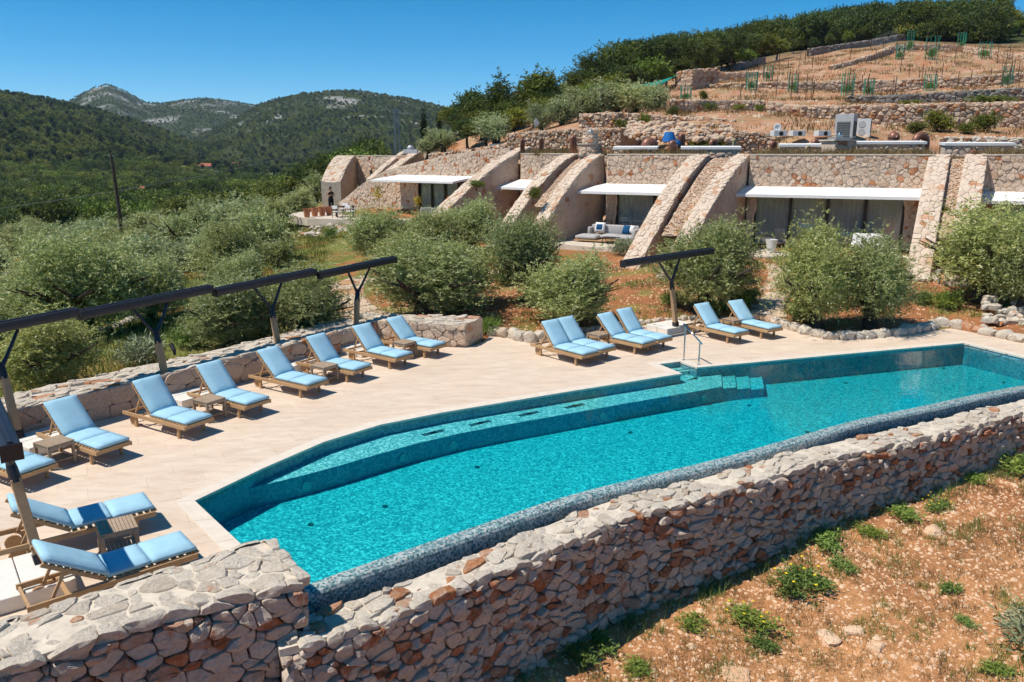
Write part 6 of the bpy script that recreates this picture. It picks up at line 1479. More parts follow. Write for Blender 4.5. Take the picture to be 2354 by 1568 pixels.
# lavender mounds and low plants in the beds
def mound_proto(seed, mat):
    rs = np.random.RandomState(seed); return (None, lobes_crown('crown', [(0, 0, 0.22, 0.45, 0.45, 0.25), (0.2, 0.1, 0.2, 0.3, 0.3, 0.2)], 260, 6, 0.2, (0.13, 0.022), rs, 0.9, 0.2, mat=mat))
LAV = mound_proto(1, 'lavender_leaf'); GRN = mound_proto(2, 'weed_leaf'); YEL = mound_proto(3, 'yellow_leaf')
for k, (u, v, s, pr_, lb) in enumerate(((1440, 588, 1.5, LAV, 'grey lavender mound on the edge of the sofa terrace'), (1150, 560, 1.6, LAV, 'grey-green lavender mound at the foot of the narrow villa buttress'), (1130, 545, 1.2, LAV, 'smaller lavender mound beside the narrow villa buttress'), (1690, 715, 1.3, GRN, 'green clump behind the right-hand loungers'), (1720, 700, 1.1, GRN, 'green clump beside the flagstone path'), (1840, 742, 1.2, GRN, 'green plant under the left of the twin olive'), (1120, 770, 1.0, GRN, 'green tuft at the end of the wall return'), (820, 545, 1.3, LAV, 'lavender mound below the dining terrace'), (787, 548, 0.8, YEL, 'yellow flowering plant below the dining terrace'), (1630, 735, 1.1, GRN, 'green clump behind the parasol'), (2180, 715, 1.2, GRN, 'green clump in the red soil bed'), (2120, 700, 0.9, GRN, 'small green clump near the buttress foot'), (2340, 668, 1.6, GRN, 'green plants above the rubble wall at the right edge'), (590, 765, 1.4, LAV, 'grey shrub on the bank behind the low wall'), (330, 845, 1.5, LAV, 'grey shrub behind the low wall near the second parasol'), (430, 800, 1.3, GRN, 'grass clump behind the second parasol post'), (1540, 705, 1.0, GRN, 'green clump left of the parasol post'), (905, 560, 0.9, YEL, 'yellow-green plant under the terrace olives'), (1160, 655, 1.0, GRN, 'green clump on the slope by the stone path'), (760, 548, 1.1, GRN, 'green bush at the terrace rubble'))):
    p = ground_hit(u, v); plant('garden_plant', pr_, p - Vector((0, 0, 0.03)), s, RV.uniform(0, 6), lb, 'plant', 'low plants in the garden')
# potted yellow-leaved trees by the sweeping wall
def sapling(name, loc, h, label, pot=True, mat='yellow_leaf'):
    r = empty(name, loc, 0, label, 'sapling'); rs = np.random.RandomState(int(h * 100))
    MB().tube([(0, 0, 0.1), (0.03, 0, h * 0.45), (0, 0.02, h * 0.9)], [0.025, 0.02, 0.01], 6).build('trunk', MATS['bark'], r)
    link('crown', lobes_crown('crown', [(0, 0, h * 0.62, h * 0.14, h * 0.14, h * 0.3), (0.1, 0, h * 0.8, h * 0.1, h * 0.1, h * 0.15)], 60, 6, 0.2, (0.13, 0.06), rs, 0.5, 0.3, mat=mat), None, r)
    if pot: m = MB(); m.lathe([(0.16, 0), (0.27, 0.5), (0.28, 0.55), (0.24, 0.55), (0.23, 0.45), (0.01, 0.45)], 14); m.build('pot', MATS['terracotta'], r)
p = at(872, 57.2, ZG); sapling('potted_tree', (p.x, p.y, ZG), 2.5, 'slender yellow-leaved tree in a terracotta pot against the sweeping wall')
p = at(960, 55.3, ZG); sapling('potted_tree', (p.x, p.y, ZG), 1.9, 'yellowing young tree left of the shaded lounge')
p = at(1048, 50.8, ZG); sapling('potted_tree', (p.x, p.y, ZG), 2.2, 'yellow-green young tree beside the left buttress', False)
# ------------------------------------------------------------------ far woods and meadow: uncountable, instanced
def gn_scatter(name, P, S, protos, label=None, idx=None):
    me = npmesh(name, P, np.zeros((0, 3), np.int32), None) if False else bpy.data.meshes.new(name)
    me.vertices.add(len(P)); me.vertices.foreach_set('co', np.asarray(P, np.float32).ravel())
    for nm, a in (('s', S), ('rot', np.random.RandomState(1).uniform(0, 6.28, len(P)))):
        q = me.attributes.new(nm, 'FLOAT', 'POINT'); q.data.foreach_set('value', np.asarray(a, np.float32))
    q = me.attributes.new('k', 'INT', 'POINT'); q.data.foreach_set('value', np.asarray(idx, np.int32))
    o = link(name, me); o['kind'] = 'stuff'
    ng = bpy.data.node_groups.new(name, 'GeometryNodeTree'); ng.interface.new_socket('Geometry', in_out='INPUT', socket_type='NodeSocketGeometry'); ng.interface.new_socket('Geometry', in_out='OUTPUT', socket_type='NodeSocketGeometry')
    N = ng.nodes; gi = N.new('NodeGroupInput'); go = N.new('NodeGroupOutput'); jn = N.new('GeometryNodeJoinGeometry')
    def attr(nm, ty):
        a = N.new('GeometryNodeInputNamedAttribute'); a.data_type = ty; a.inputs['Name'].default_value = nm; return [s_ for s_ in a.outputs if s_.enabled and s_.name == 'Attribute'][0]
    cx = N.new('ShaderNodeCombineXYZ'); ng.links.new(attr('rot', 'FLOAT'), cx.inputs[2]); ka = attr('k', 'INT'); sa_ = attr('s', 'FLOAT')
    for i, pm in enumerate(protos):
        src = bpy.data.objects.new(name + '_source', pm)
        oi = N.new('GeometryNodeObjectInfo'); oi.inputs['Object'].default_value = src; oi.inputs['As Instance'].default_value = True
        ip = N.new('GeometryNodeInstanceOnPoints'); cmp_ = N.new('FunctionNodeCompare'); cmp_.data_type = 'INT'; cmp_.operation = 'EQUAL'
        ng.links.new(ka, cmp_.inputs[2]); cmp_.inputs[3].default_value = i
        ng.links.new(gi.outputs[0], ip.inputs['Points']); ng.links.new(cmp_.outputs[0], ip.inputs['Selection']); ng.links.new(oi.outputs['Geometry'], ip.inputs['Instance']); ng.links.new(cx.outputs[0], ip.inputs['Rotation']); ng.links.new(sa_, ip.inputs['Scale']); ng.links.new(ip.outputs[0], jn.inputs[0])
    ng.links.new(jn.outputs[0], go.inputs[0]); md = o.modifiers.new('scatter', 'NODES'); md.node_group = ng
    return o
def far_proto(seed, mat, H, R, n=230, leaf=(0.75, 0.42)):
    rs = np.random.RandomState(seed); lobes = [(rs.uniform(-.5, .5) * R, rs.uniform(-.5, .5) * R, H * rs.uniform(0.35, 0.8), R * 0.55, R * 0.55, H * 0.25) for _ in range(6)]
    return lobes_crown('far_tree', lobes, n // 4, 4, 0.5, leaf, rs, 0.3, 0.55, mat=mat)
FP_OLD = None
FP = [far_proto(1, 'pine_leaf', 5.0, 2.3), far_proto(2, 'oak_leaf', 4.2, 2.6), far_proto(3, 'pine_leaf', 6.0, 1.9), far_proto(4, 'bright_leaf', 4.5, 2.6), far_proto(5, 'olive_grey', 3.2, 2.4), far_proto(6, 'cypress_leaf', 6.0, 1.4), far_proto(7, 'oak_leaf', 3.0, 2.4)]
rs = np.random.RandomState(21); NPT = 145000
az = rs.uniform(math.radians(-41), math.radians(30), NPT); rr = np.where(rs.random(NPT) < 0.62, np.exp(rs.uniform(math.log(95), math.log(2100), NPT)), np.sqrt(rs.uniform(600.0 ** 2, 2100.0 ** 2, NPT)))
fx, fy = rr * np.sin(az), rr * np.cos(az); fz = height(fx, fy); fu = 1177 + F_PX * fx / (fy * CP)
n_a = fbm(fx, fy, 90.0, 4); n_b = fbm(fx + 500, fy, 40.0, 3)
rkv = np.clip((fbm(fx, fy, 130.0, 5) * 1.0 + (fz - 60) / 90 - 0.45) * 2.6, 0, 1) * (rr > 700)
keep = (rs.random(NPT) > rkv * 0.93) & ~((fx > -28) & (rr < 110) & (fu > 700)) & ~((fu > 1000) & (rr < 150))
keep &= ~((rr < 420) & (np.abs(fu - 515) < 12) & (rr > 300))
vis_v = 784 - F_PX * np.tan(np.arctan2(fz - CAM_H, rr * np.cos(az)) + PITCH)
keep &= vis_v < 560
keep &= ~((fu > 870) & (fu < 1075) & (rr < 270))
keep &= ~((rr < 130) & (fx > -0.62 * fy) & (fy < 108))
fx, fy, fz, rr, n_a, n_b = [q[keep] for q in (fx, fy, fz, rr, n_a, n_b)]
kk = np.full(len(fx), 1); rnd_ = rs.random(len(fx))
kk = np.where(n_a > 0.15, 0, kk); kk = np.where((n_a > 0.0) & (rnd_ > 0.6), 2, kk); kk = np.where(rnd_ > 0.92, 5, kk); kk = np.where(rnd_ < 0.3, 6, kk)
val = (rr < 430) & (fz < 2); kk = np.where(val & (n_b > 0.25) & (rnd_ > 0.5), 3, kk); kk = np.where(val & (n_b < -0.35) & (rnd_ > 0.5), 4, kk)
sc_ = rs.uniform(0.75, 1.35, len(fx)) * np.interp(rr, [95, 300, 900, 2100], [0.85, 1.0, 0.8, 0.62])
nr_ = rr < 420
FN = [far_proto(11, 'pine_leaf', 5.0, 2.3, 1500, (0.42, 0.16)), far_proto(12, 'oak_leaf', 4.2, 2.6, 1500, (0.36, 0.22)), far_proto(13, 'pine_leaf', 6.0, 1.9, 1400, (0.42, 0.16)), far_proto(14, 'bright_leaf', 4.5, 2.6, 1500, (0.36, 0.22)), far_proto(15, 'olive_grey', 3.2, 2.4, 1400, (0.34, 0.14)), far_proto(16, 'cypress_leaf', 6.0, 1.2, 1000, (0.35, 0.12)), far_proto(17, 'oak_leaf', 3.0, 2.4, 1400, (0.34, 0.2))]
PT = np.stack([fx, fy, fz - 0.2], 1)
gn_scatter('valley_wood', PT[nr_], sc_[nr_], FN, idx=kk[nr_]); gn_scatter('hill_wood', PT[~nr_], sc_[~nr_], FP, idx=kk[~nr_])

# ------------------------------------------------------------------ things on the roofs
RQ = random.Random(5)
ZRF = ZR - 0.06
def upipe(u, vt, Y, w, r, label, mat='copper_brown', zb=None, rz=0.35, single=False):
    """inverted-U vent pipe"""
    z0 = zb if zb is not None else ZRF - 0.05; p = at(u, Y, z0); h = max(0.25, zof(vt, Y) - z0); r_ = max(r, 0.05); R = w / 2 - r_
    q = empty('vent_pipe', (p.x, p.y, z0), rz, label, 'vent pipe', 'vent pipes on the roofs'); k = h - r_ - R
    pts = [(-R, 0, -0.3), (-R, 0, max(0.02, k))] + [(-R * math.cos(a), 0, max(0.02, k) + R * math.sin(a)) for a in [math.pi * i / 10 for i in range(1, 10)]] + [(R, 0, max(0.02, k)), (R, 0, max(0.02, k) - (0.12 if single else 0.3 + k))]
    MB().tube(pts, r_, 12).build('pipe', MATS[mat], q, smooth=True)
    m = MB(); m.tube([(-R, 0, max(0.02, k) - 0.03), (-R, 0, max(0.02, k) + 0.02)], r_ * 1.12, 12); m.build('collar', MATS[mat], q)
for u, vt, Y, w, r, lb, mt, sg in ((1201, 318, 50, 0.30, 0.08, 'short copper vent stub left of the roof before the stone house', 'copper_brown', False), (1244, 316, 49, 0.30, 0.08, 'second short copper vent stub before the stone house', 'copper_brown', False), (1317, 311, 47, 0.42, 0.12, 'double copper vent pipe beside the round chimney', 'copper_brown', False), (1492, 315, 44.5, 1.0, 0.26, 'fat copper pipe bend right of the stone house', 'copper_brown', True), (1545, 322, 42.8, 0.46, 0.14, 'copper inverted-U pipe in front of the blue tub', 'copper_brown', False), (1565, 306, 44.5, 0.42, 0.12, 'taller copper pipe behind the small blue tub', 'copper_brown', False), (1638, 319, 44, 0.55, 0.13, 'copper inverted-U pipe above the curved skylight', 'copper_brown', False), (1686, 318, 43.6, 0.24, 0.07, 'pale curved hose pipe above the curved skylight', 'hose_tan', False), (1776, 323, 45, 0.46, 0.11, 'small copper inverted-U pipe below the satellite dish', 'copper_brown', False), (1872, 318, 43.5, 0.55, 0.14, 'copper inverted-U pipe left of the square stone chimney', 'copper_brown', False), (1856, 334, 41.3, 0.38, 0.06, 'pale hose loop before the white skylight', 'hose_tan', False), (2050, 302, 44, 0.64, 0.26, 'fat copper vent stub right of the cabinets', 'copper_brown', True), (2112, 302, 43.5, 1.15, 0.20, 'wide copper pipe arch right of the fat vent stub', 'copper_brown', False), (2188, 325, 42.5, 0.45, 0.09, 'small copper pipe at the end of the right skylight', 'copper_brown', False)):
    upipe(u, vt, Y, w, r, lb, mt, single=sg)
def skylight(u0, u1, vt, vb, Y, label, stone=True, seed=1, d=0.9):
    z1 = zof(vt, Y); a = at(u0, Y + 0.3, z1); b = at(u1, Y - 0.3, z1); L = (b - a).length; ang = math.atan2(b.y - a.y, b.x - a.x); mid = (a + b) / 2
    s = empty('skylight', (mid.x, mid.y, ZRF - 0.1), 0, label, 'skylight', 'skylights on the roofs'); o = Vector(s.location); h = z1 - o.z - 0.08
    MB().box((0, 0.0 + d / 2, h / 2), (L, d - 0.2, h), rz=ang).build('upstand', MATS['mortar_house'], s); MB().box((0, d / 2, h + 0.03), (L + 0.12, d, 0.12), rot=Matrix.Rotation(ang, 3, 'Z') @ Matrix.Rotation(0.07, 3, 'X')).build('glazing_slab', MATS['white_plaster'], s)
    if stone:
        dv_ = Vector((math.cos(ang), math.sin(ang), 0)); nn = Vector((dv_.y, -dv_.x, 0)); A_ = mid - dv_ * L / 2 + Vector((-math.sin(ang), math.cos(ang), 0)) * 0.1; A_ = Vector((mid.x, mid.y, 0)) - dv_ * L / 2 + Vector((0, d / 2, 0)) + nn * (d / 2 - 0.1); B_ = A_ + dv_ * L
        its = []; lay(its, face_map(Path([(A_.x, A_.y), (B_.x, B_.y)]), o.z), L, h, 0.2, 1.3, random.Random(seed), gap=0.012, proud=0.05, depth=0.03, fine=False, rough=0.4); emit(its, s, MATS['house_stone'], 40)
skylight(1417, 1514, 337, 345, 43.5, 'flat white skylight in front of the fat copper bend', seed=2)
skylight(1572, 1706, 337, 355, 42, 'long white skylight on a low stone upstand above the sofa villa buttress', seed=3)
skylight(1800, 1908, 331, 350, 42.3, 'white skylight left of the square stone chimney', seed=4)
skylight(1976, 2133, 325, 350, 42, 'long white skylight right of the square stone chimney', seed=5)
skylight(2180, 2338, 328, 354, 40.5, 'white skylight on a grey stone upstand at the right', seed=6)
# chimneys
def drum(loc, r0, r1, h, parent, seed, mat='house_stone'):
    """round stone drum"""
    c = Vector(loc); its = []; rng = random.Random(seed); per = 2 * math.pi * r0
    def mp(s, t_): a = s / r0; r = r0 + (r1 - r0) * t_ / h; N_ = Vector((math.cos(a), math.sin(a), 0)); return c + N_ * r + Vector((0, 0, t_)), N_
    lay(its, mp, per, h, 0.2, 1.3, rng, gap=0.012, proud=0.04, depth=0.03, fine=False, rough=0.4); emit(its, parent, MATS[mat], 60)
p = at(1356, 45.6, ZRF); ch = empty('chimney', (p.x, p.y, ZRF - 0.05), 0, 'round stone chimney stack with a tapered neck and steel cap on the sofa villa roof', 'chimney')
MB().lathe([(0.62, 0), (0.62, 0.66), (0.72, 0.66), (0.72, 0.72), (0.44, 0.72), (0.36, 1.22), (0.42, 1.22), (0.42, 1.28), (0.0, 1.28)], 20).build('core', MATS['mortar_house'], ch)
drum((p.x, p.y, ZRF), 0.64, 0.64, 0.62, ch, 3, 'house_stone'); drum((p.x, p.y, ZRF + 0.70), 0.45, 0.37, 0.48, ch, 4, 'house_stone')
MB().lathe([(0.17, 1.26), (0.17, 1.36), (0.12, 1.46), (0.05, 1.5)], 12).build('steel_cap', MATS['galv'], ch)
p = at(1941, 41.2, ZRF); ch = empty('chimney', (p.x, p.y, ZRF - 0.05), 0.25, 'square stone chimney box with a slab and steel vent, before the cabinets', 'chimney')
MB().box((0, 0.55, 0.40), (1.24, 1.1, 0.8), rz=0.0).build('core', MATS['mortar_house'], ch); MB().box((0, 0.55, 0.84), (1.44, 1.3, 0.07)).build('top_slab', MATS['mortar_pale'], ch); MB().box((0, 0.55, 0.94), (0.85, 0.7, 0.12)).build('vent_base', MATS['galv'], ch); MB().lathe([(0.16, 0), (0.16, 0.12), (0.08, 0.22)], 12, (0, 0.55, 1.0)).build('steel_cap', MATS['steel'], ch)
R_ = Matrix.Rotation(0.25, 3, 'Z'); c0 = Vector((p.x, p.y, 0)); its = []
for a_, b_ in (((-0.62, 0), (0.62, 0)), ((0.62, 0), (0.62, 1.1))):
    A_ = c0 + R_ @ Vector((a_[0], a_[1], 0)); B_ = c0 + R_ @ Vector((b_[0], b_[1], 0)); lay(its, face_map(Path([(A_.x, A_.y), (B_.x, B_.y)]), ZRF), (B_ - A_).length, 0.76, 0.2, 1.2, random.Random(8), gap=0.012, proud=0.05, depth=0.03, fine=False, rough=0.4)
for it in its: it[1][:] = [R_.inverted() @ (v - Vector((p.x, p.y, ZRF - 0.05))) + Vector((p.x, p.y, ZRF - 0.05)) for v in it[1]]
emit(its, ch, MATS['house_stone'], 60)
p = at(944, 64, zof(345, 64)); ch = empty('chimney', p - Vector((0, 0, 0.4)), 0, 'flat white flue with a domed steel cap on the farthest villa', 'chimney'); MB().box((0, 0, 0.3), (1.1, 0.9, 0.3)).build('base', MATS['white_plaster'], ch); MB().lathe([(0.3, 0.45), (0.3, 0.6), (0.15, 0.75), (0.0, 0.8)], 14).build('steel_cap', MATS['galv'], ch)
# air-conditioning cabinets
def cabinet(u, Y, w, d, h, rz, label, mat, grilles, vb):
    p = at(u, Y, zof(vb, Y)); c = empty('aircon_cabinet', p, rz, label, 'air conditioner'); MB().box((0, 0, h / 2), (w, d, h), bev=0.015).build('casing', MATS[mat], c)
    for x, y, z, sx, sy, sz in grilles:
        MB().box((x, y, z), (sx, sy, sz)).build('grille', MATS['grille_dark'], c)
        for k in range(7):
            if sx > sy: MB().box((x, y - 0.012, z - sz / 2 + sz * (k + 0.5) / 7), (sx, 0.03, 0.018)).build('louvre', MATS[mat], c)
    return c
cabinet(1942, 49.5, 1.05, 0.95, 1.42, -0.62, 'large grey air-conditioning cabinet with louvred grilles', 'unit_grey', ((-0.02, -0.48, 0.55, 0.75, 0.02, 0.85), (0.53, 0.0, 0.58, 0.02, 0.7, 0.85)), 319)
c = cabinet(1984, 50.5, 0.78, 0.5, 1.1, -0.5, 'smaller white air-conditioning unit beside the large grey cabinet', 'unit_white', ((0.40, 0, 0.6, 0.02, 0.3, 0.7),), 316)
for z in (0.32, 0.78): m = MB(); m.tube([(-0.1, -0.25, z), (-0.1, -0.27, z)], 0.2, 16); m.build('fan_guard', MATS['unit_grey'], c)
for u, lb in ((1794, 'left concrete pipe box with a round dark mouth below the satellite dish'), (1837, 'middle concrete pipe box with a round dark mouth'), (1896, 'right concrete pipe box with a round dark mouth beside the grey cabinet')):
    p = at(u, 48.3, zof(312, 48.3)); bx = empty('pipe_box', p, 0.1, lb, 'concrete box', 'concrete pipe boxes'); MB().box((0, 0.3, 0.14), (0.78, 0.6, 0.32), bev=0.01).build('casing', MATS['unit_white'], bx); MB().tube([(0.05, -0.004, 0.12), (0.05, 0.0, 0.12)], 0.13, 14).build('mouth', MATS['room_dark'], bx)
def dish(p, r, label, rz):
    d = empty('satellite_dish', p, rz, label, 'satellite dish'); n = 16; V = [(0, 0.1 * r, 0)]
    for k in (0.5, 1.0):
        for i in range(n): a = 2 * math.pi * i / n; V.append((r * k * math.cos(a), 0.1 * r - 0.28 * r * k * k, r * k * math.sin(a)))
    Fc = [(0, 1 + i, 1 + (i + 1) % n) for i in range(n)] + [(1 + i, 1 + n + i, 1 + n + (i + 1) % n, 1 + (i + 1) % n) for i in range(n)]
    o = link('reflector', pydata('reflector', [(x, y, z + 0.45) for x, y, z in V], Fc, True), MATS['unit_white'], d); s = o.modifiers.new('t', 'SOLIDIFY'); s.thickness = 0.015
    MB().tube([(0, 0.12, 0), (0, 0.12, 0.45)], 0.03, 8).build('mast', MATS['galv'], d); MB().bar((0, 0.05, 0.2), (0, -0.5 * r - 0.1, 0.38), 0.02).build('feed_arm', MATS['galv'], d); MB().box((0, -0.5 * r - 0.1, 0.4), (0.06, 0.08, 0.06)).build('feed_horn', MATS['unit_grey'], d)
p = at(1786, 48.6, zof(312, 48.6)); dish(p, 0.24, 'white satellite dish above the concrete pipe boxes', -0.2)
p = at(1232, 58, zof(297, 58)); dish(p, 0.26, 'white satellite dish on the flat roof of the stone house', 0.9)
# blue tubs turned upside down
for u, vt, vb, Y, lb in ((1538, 303.5, 326, 44, 'large blue tub turned upside down among the copper pipes'), (1557, 322, 333, 44.4, 'small blue tub turned upside down beside the large one')):
    h = zof(vt, Y) - zof(vb, Y); p = at(u, Y, zof(vb, Y)); tb = empty('blue_tub', p, 0, lb, 'tub'); r1 = h * 0.72
    MB().lathe([(r1 * 1.04, 0), (r1 * 1.04, h * 0.07), (r1, h * 0.08), (r1 * 0.68, h * 0.97), (r1 * 0.64, h), (0.0, h)], 20).build('body', MATS['tub_blue'], tb)
    for s in (-1, 1): MB().box((s * r1 * 0.86, 0, h * 0.5), (0.03, 0.12, 0.06)).build('handle', MATS['tub_blue'], tb)
# flat roof pieces, light slab of the upper house, asphalt drive
slab('driveway', [tuple(at(u, Y, 5)[:2]) for u, Y in ((1125, 61), (1167, 57.8), (1172, 66), (1140, 72))], zof(332, 60) - 0.6, zof(331, 61), 'asphalt', '', '')
# ------------------------------------------------------------------ hillside furniture: guards, stakes, fences, net
def on_hill(u, v, y0=44.0): return ground_hit(u, v, y0, 200)
stk = MB().bar((0, 0, -0.2), (0, 0, 1.0), 0.05, 0.05).mesh('vine_stake'); stk.materials.append(MATS['stake'])
n_st = 0
for u, v, h in [(RQ.uniform(1600, 2354), RQ.uniform(128, 182), RQ.uniform(1.3, 2.2)) for _ in range(34)] + [(RQ.uniform(1680, 2060), RQ.uniform(212, 228), RQ.uniform(1.2, 2.4)) for _ in range(18)] + [(RQ.uniform(2060, 2354), RQ.uniform(196, 206), RQ.uniform(1.0, 1.8)) for _ in range(12)]:
    p = on_hill(u, v, 52)
    if p.y > 112: continue
    o = bpy.data.objects.new('vine_stake', stk); COL.objects.link(o); o.location = p; o.scale = (1, 1, h); o.rotation_euler = (RQ.uniform(-0.04, 0.04), RQ.uniform(-0.04, 0.04), RQ.uniform(0, 3)); tag(o, 'thin dark stake standing in the bare terrace soil', 'stake', 'stakes on the hillside terraces')
def guard(u, v, w, h, label, Y0=52):
    p = on_hill(u, v, Y0); gd = empty('tree_guard', p, RQ.uniform(0, 3), label, 'tree guard', 'green tree guards')
    n = 10; V = []; 
    for k in range(n): a = 2 * math.pi * k / n; V += [(w / 2 * math.cos(a), w / 2 * math.sin(a), -0.05), (w / 2 * math.cos(a), w / 2 * math.sin(a), h)]
    o = link('mesh_sleeve', pydata('mesh_sleeve', V, [(2 * k, 2 * ((k + 1) % n), 2 * ((k + 1) % n) + 1, 2 * k + 1) for k in range(n)]), MATS['guard_green'], gd); md = o.modifiers.new('w', 'WIREFRAME'); md.thickness = 0.05; md.use_replace = True
    for a in (0.4, 3.2): MB().bar((w * 0.55 * math.cos(a), w * 0.55 * math.sin(a), -0.2), (w * 0.55 * math.cos(a), w * 0.55 * math.sin(a), h * 1.25), 0.05).build('stake', MATS['stake'], gd)
    link('plant', GRN[1], None, gd, (0, 0, h * 0.05)).scale = (w * 0.9, w * 0.9, h * 0.8)
for k, (u, v, w, h) in enumerate(((2091, 118, 0.9, 2.6), (2208, 118, 1.0, 2.4), (2140, 138, 1.5, 2.8), (2263, 134, 1.5, 1.9), (2068, 137, 0.9, 1.9), (1727, 208, 1.0, 1.7), (1822, 212, 0.9, 1.7), (1947, 219, 1.1, 1.9), (1996, 219, 0.9, 1.5), (2137, 209, 1.1, 1.5), (2314, 195, 0.9, 1.7), (1765, 185, 0.9, 1.5), (1576, 232, 1.0, 1.3))):
    guard(u, v, w, h, ['upper left', 'upper right', 'largest, upper middle', 'wide, upper far right', 'slim upper left', 'left, below the long pale wall', 'with a grassy skirt below the long pale wall', 'pale, middle of the lower terrace', 'right of the pale one on the lower terrace', 'above the dark wall', 'at the right edge above the dark wall', 'above the long pale wall near the hut', 'by the silver olives below the hut'][k] + ' green mesh tree guard')
# wire fence posts with mesh along the upper walls
for nm, lb, P_ in (('wire_fence', 'thin wire fence running in front of the grey wall near the wood', ((1690, 175, 118), (1740, 165, 119), (1790, 158, 119), (1850, 150, 116))), ('wire_fence', 'pale mesh fence beside the upper end of the boundary wall', ((2000, 122, 122), (2030, 108, 124), (2062, 96, 126)))):
    pts = [at(u, Y, zof(v, Y)) for u, v, Y in P_]; f_ = empty(nm, pts[0], 0, lb, 'fence'); o_ = Vector(f_.location)
    for q in pts: MB().bar(q - o_ - Vector((0, 0, 0.4)), q - o_ + Vector((0, 0, 2.0)), 0.07).build('fence_post', MATS['stake'], f_)
    m = MB()
    for a_, b_ in zip(pts[:-1], pts[1:]):
        for k in range(6): m.bar(a_ - o_ + Vector((0, 0, 0.2 + 0.33 * k)), b_ - o_ + Vector((0, 0, 0.2 + 0.33 * k)), 0.012)
        for k in range(1, 14): c_ = a_.lerp(b_, k / 14) - o_; m.bar(c_, c_ + Vector((0, 0, 1.9)), 0.010)
    m.build('wire_mesh', MATS['galv'], f_)
t = NT('net_green'); P = t.pos(); tr = t.n('ShaderNodeBsdfTransparent'); df = t.n('ShaderNodeBsdfDiffuse'); df.inputs['Color'].default_value = (0.02, 0.27, 0.22, 1); mx = t.n('ShaderNodeMixShader'); mx.inputs[0].default_value = 0.8; t.l(tr.outputs[0], mx.inputs[1]); t.l(df.outputs[0], mx.inputs[2]); t.l(mx.outputs[0], t.out.inputs[0])
nt = empty('shade_net', at(1490, 87, zof(205, 87)), 0, 'green shade net stretched beside the stone hut', 'net'); o_ = Vector(nt.location); V = []; nn = 14
for i in range(nn + 1):
    f = i / nn; u = 1427 + 128 * f; Y = 89 - 3 * f; vt = 199 - 25 * f + 5 * math.sin(f * 3.14); vb = vt + 2 + 13 * math.sin(math.pi * min(1, f * 1.1)) ** 0.7
    V += [at(u, Y, zof(vt, Y)) - o_, at(u, Y - 0.5, zof(vb, Y)) - o_]
o = link('netting', pydata('netting', V, [(2 * i, 2 * i + 2, 2 * i + 3, 2 * i + 1) for i in range(nn)], True), MATS['net_green'], nt); s = o.modifiers.new('t', 'SOLIDIFY'); s.thickness = 0.02
for u in (1430, 1482, 1530): q = at(u, 88, zof(212, 88)) - o_; MB().bar(q - Vector((0, 0, 0.3)), q + Vector((0, 0, 1.0 if u > 1450 else 0.6)), 0.06).build('net_post', MATS['stake'], nt)
# rubble heap and rock face in the orange cut behind the roof
def rocks(name, label, spots, mat, seed, cat='rock heap'):
    rng = random.Random(seed); its = []
    for (P, s) in spots:
        V, Fc = boulder(rng, (s * rng.uniform(0.8, 1.3), s * rng.uniform(0.7, 1.1), s * rng.uniform(0.6, 0.9)), 1 if s < 0.5 else 2); M = Matrix.Rotation(rng.uniform(0, 6.28), 3, 'Z'); its.append((s / max(5, P.y), [M @ v + P for v in V], Fc, rng.uniform(0, 1)))
    c = sum((q[0] for q in spots), Vector()) / len(spots); e = empty(name, (c.x, c.y, c.z), 0, label, cat); emit(its, e, MATS[mat], 150); return e
sp = []
for k in range(260):
    u = RQ.uniform(1440, 1690); v = RQ.uniform(284, 322) + (u - 1560) * 0.02; Y = np.interp(v, [284, 322], [54.5, 47.5]); sp.append((at(u, Y, zof(v, Y)), RQ.uniform(0.2, 0.55)))
rocks('rock_heap', 'pale orange rocky cut face with loose stones behind the blue tubs', sp, 'terrace_stone', 3)
sp = []
for k in range(46):
    u = RQ.uniform(2258, 2354); f = RQ.random(); Y = 26.2 - f * 1.7; v = np.interp(f, [0, 1], [690, 752]) + RQ.uniform(-6, 6); sp.append((at(u, Y, zof(v, Y)), RQ.uniform(0.22, 0.42)))
rocks('rubble_wall', 'rough rubble wall of pale and rusty stones at the right edge of the garden', sp, 'cap_stone', 5, 'stone wall')
sp = []
for k in range(40): u = RQ.uniform(2085, 2160); v = RQ.uniform(628, 650); p = ground_hit(u, v); sp.append((p + Vector((0, 0, 0.05)), RQ.uniform(0.2, 0.4)))
rocks('rock_heap', 'row of stones at the foot of the right-hand buttress', sp, 'cap_stone', 6)
sp = []
for u0, v0, u1, v1, n in ((200, 775, 330, 728, 50),):
    for k in range(n): f = k / n; p = ground_hit(u0 + (u1 - u0) * f, v0 + (v1 - v0) * f + RQ.uniform(-4, 4)); sp.append((p, RQ.uniform(0.2, 0.42)))
rocks('rubble_wall', 'low line of pale rubble in the grass under the olive grove', sp, 'cap_stone', 7, 'stone wall')
sp = [(ground_hit(RQ.uniform(0, 60), RQ.uniform(632, 650)) + Vector((0, 0, 0.1)), RQ.uniform(0.4, 0.8)) for _ in range(24)]
rocks('rock_heap', 'pale rocks in the grass at the left edge below the grove', sp, 'cap_stone', 8)
sp = []
for k in range(70): u = RQ.uniform(690, 840); v = RQ.uniform(512, 545); p = ground_hit(u, v, 30); sp.append((p, RQ.uniform(0.25, 0.6)))
rocks('rock_heap', 'pale rubble bank below the dining terrace', sp, 'cap_stone', 9)
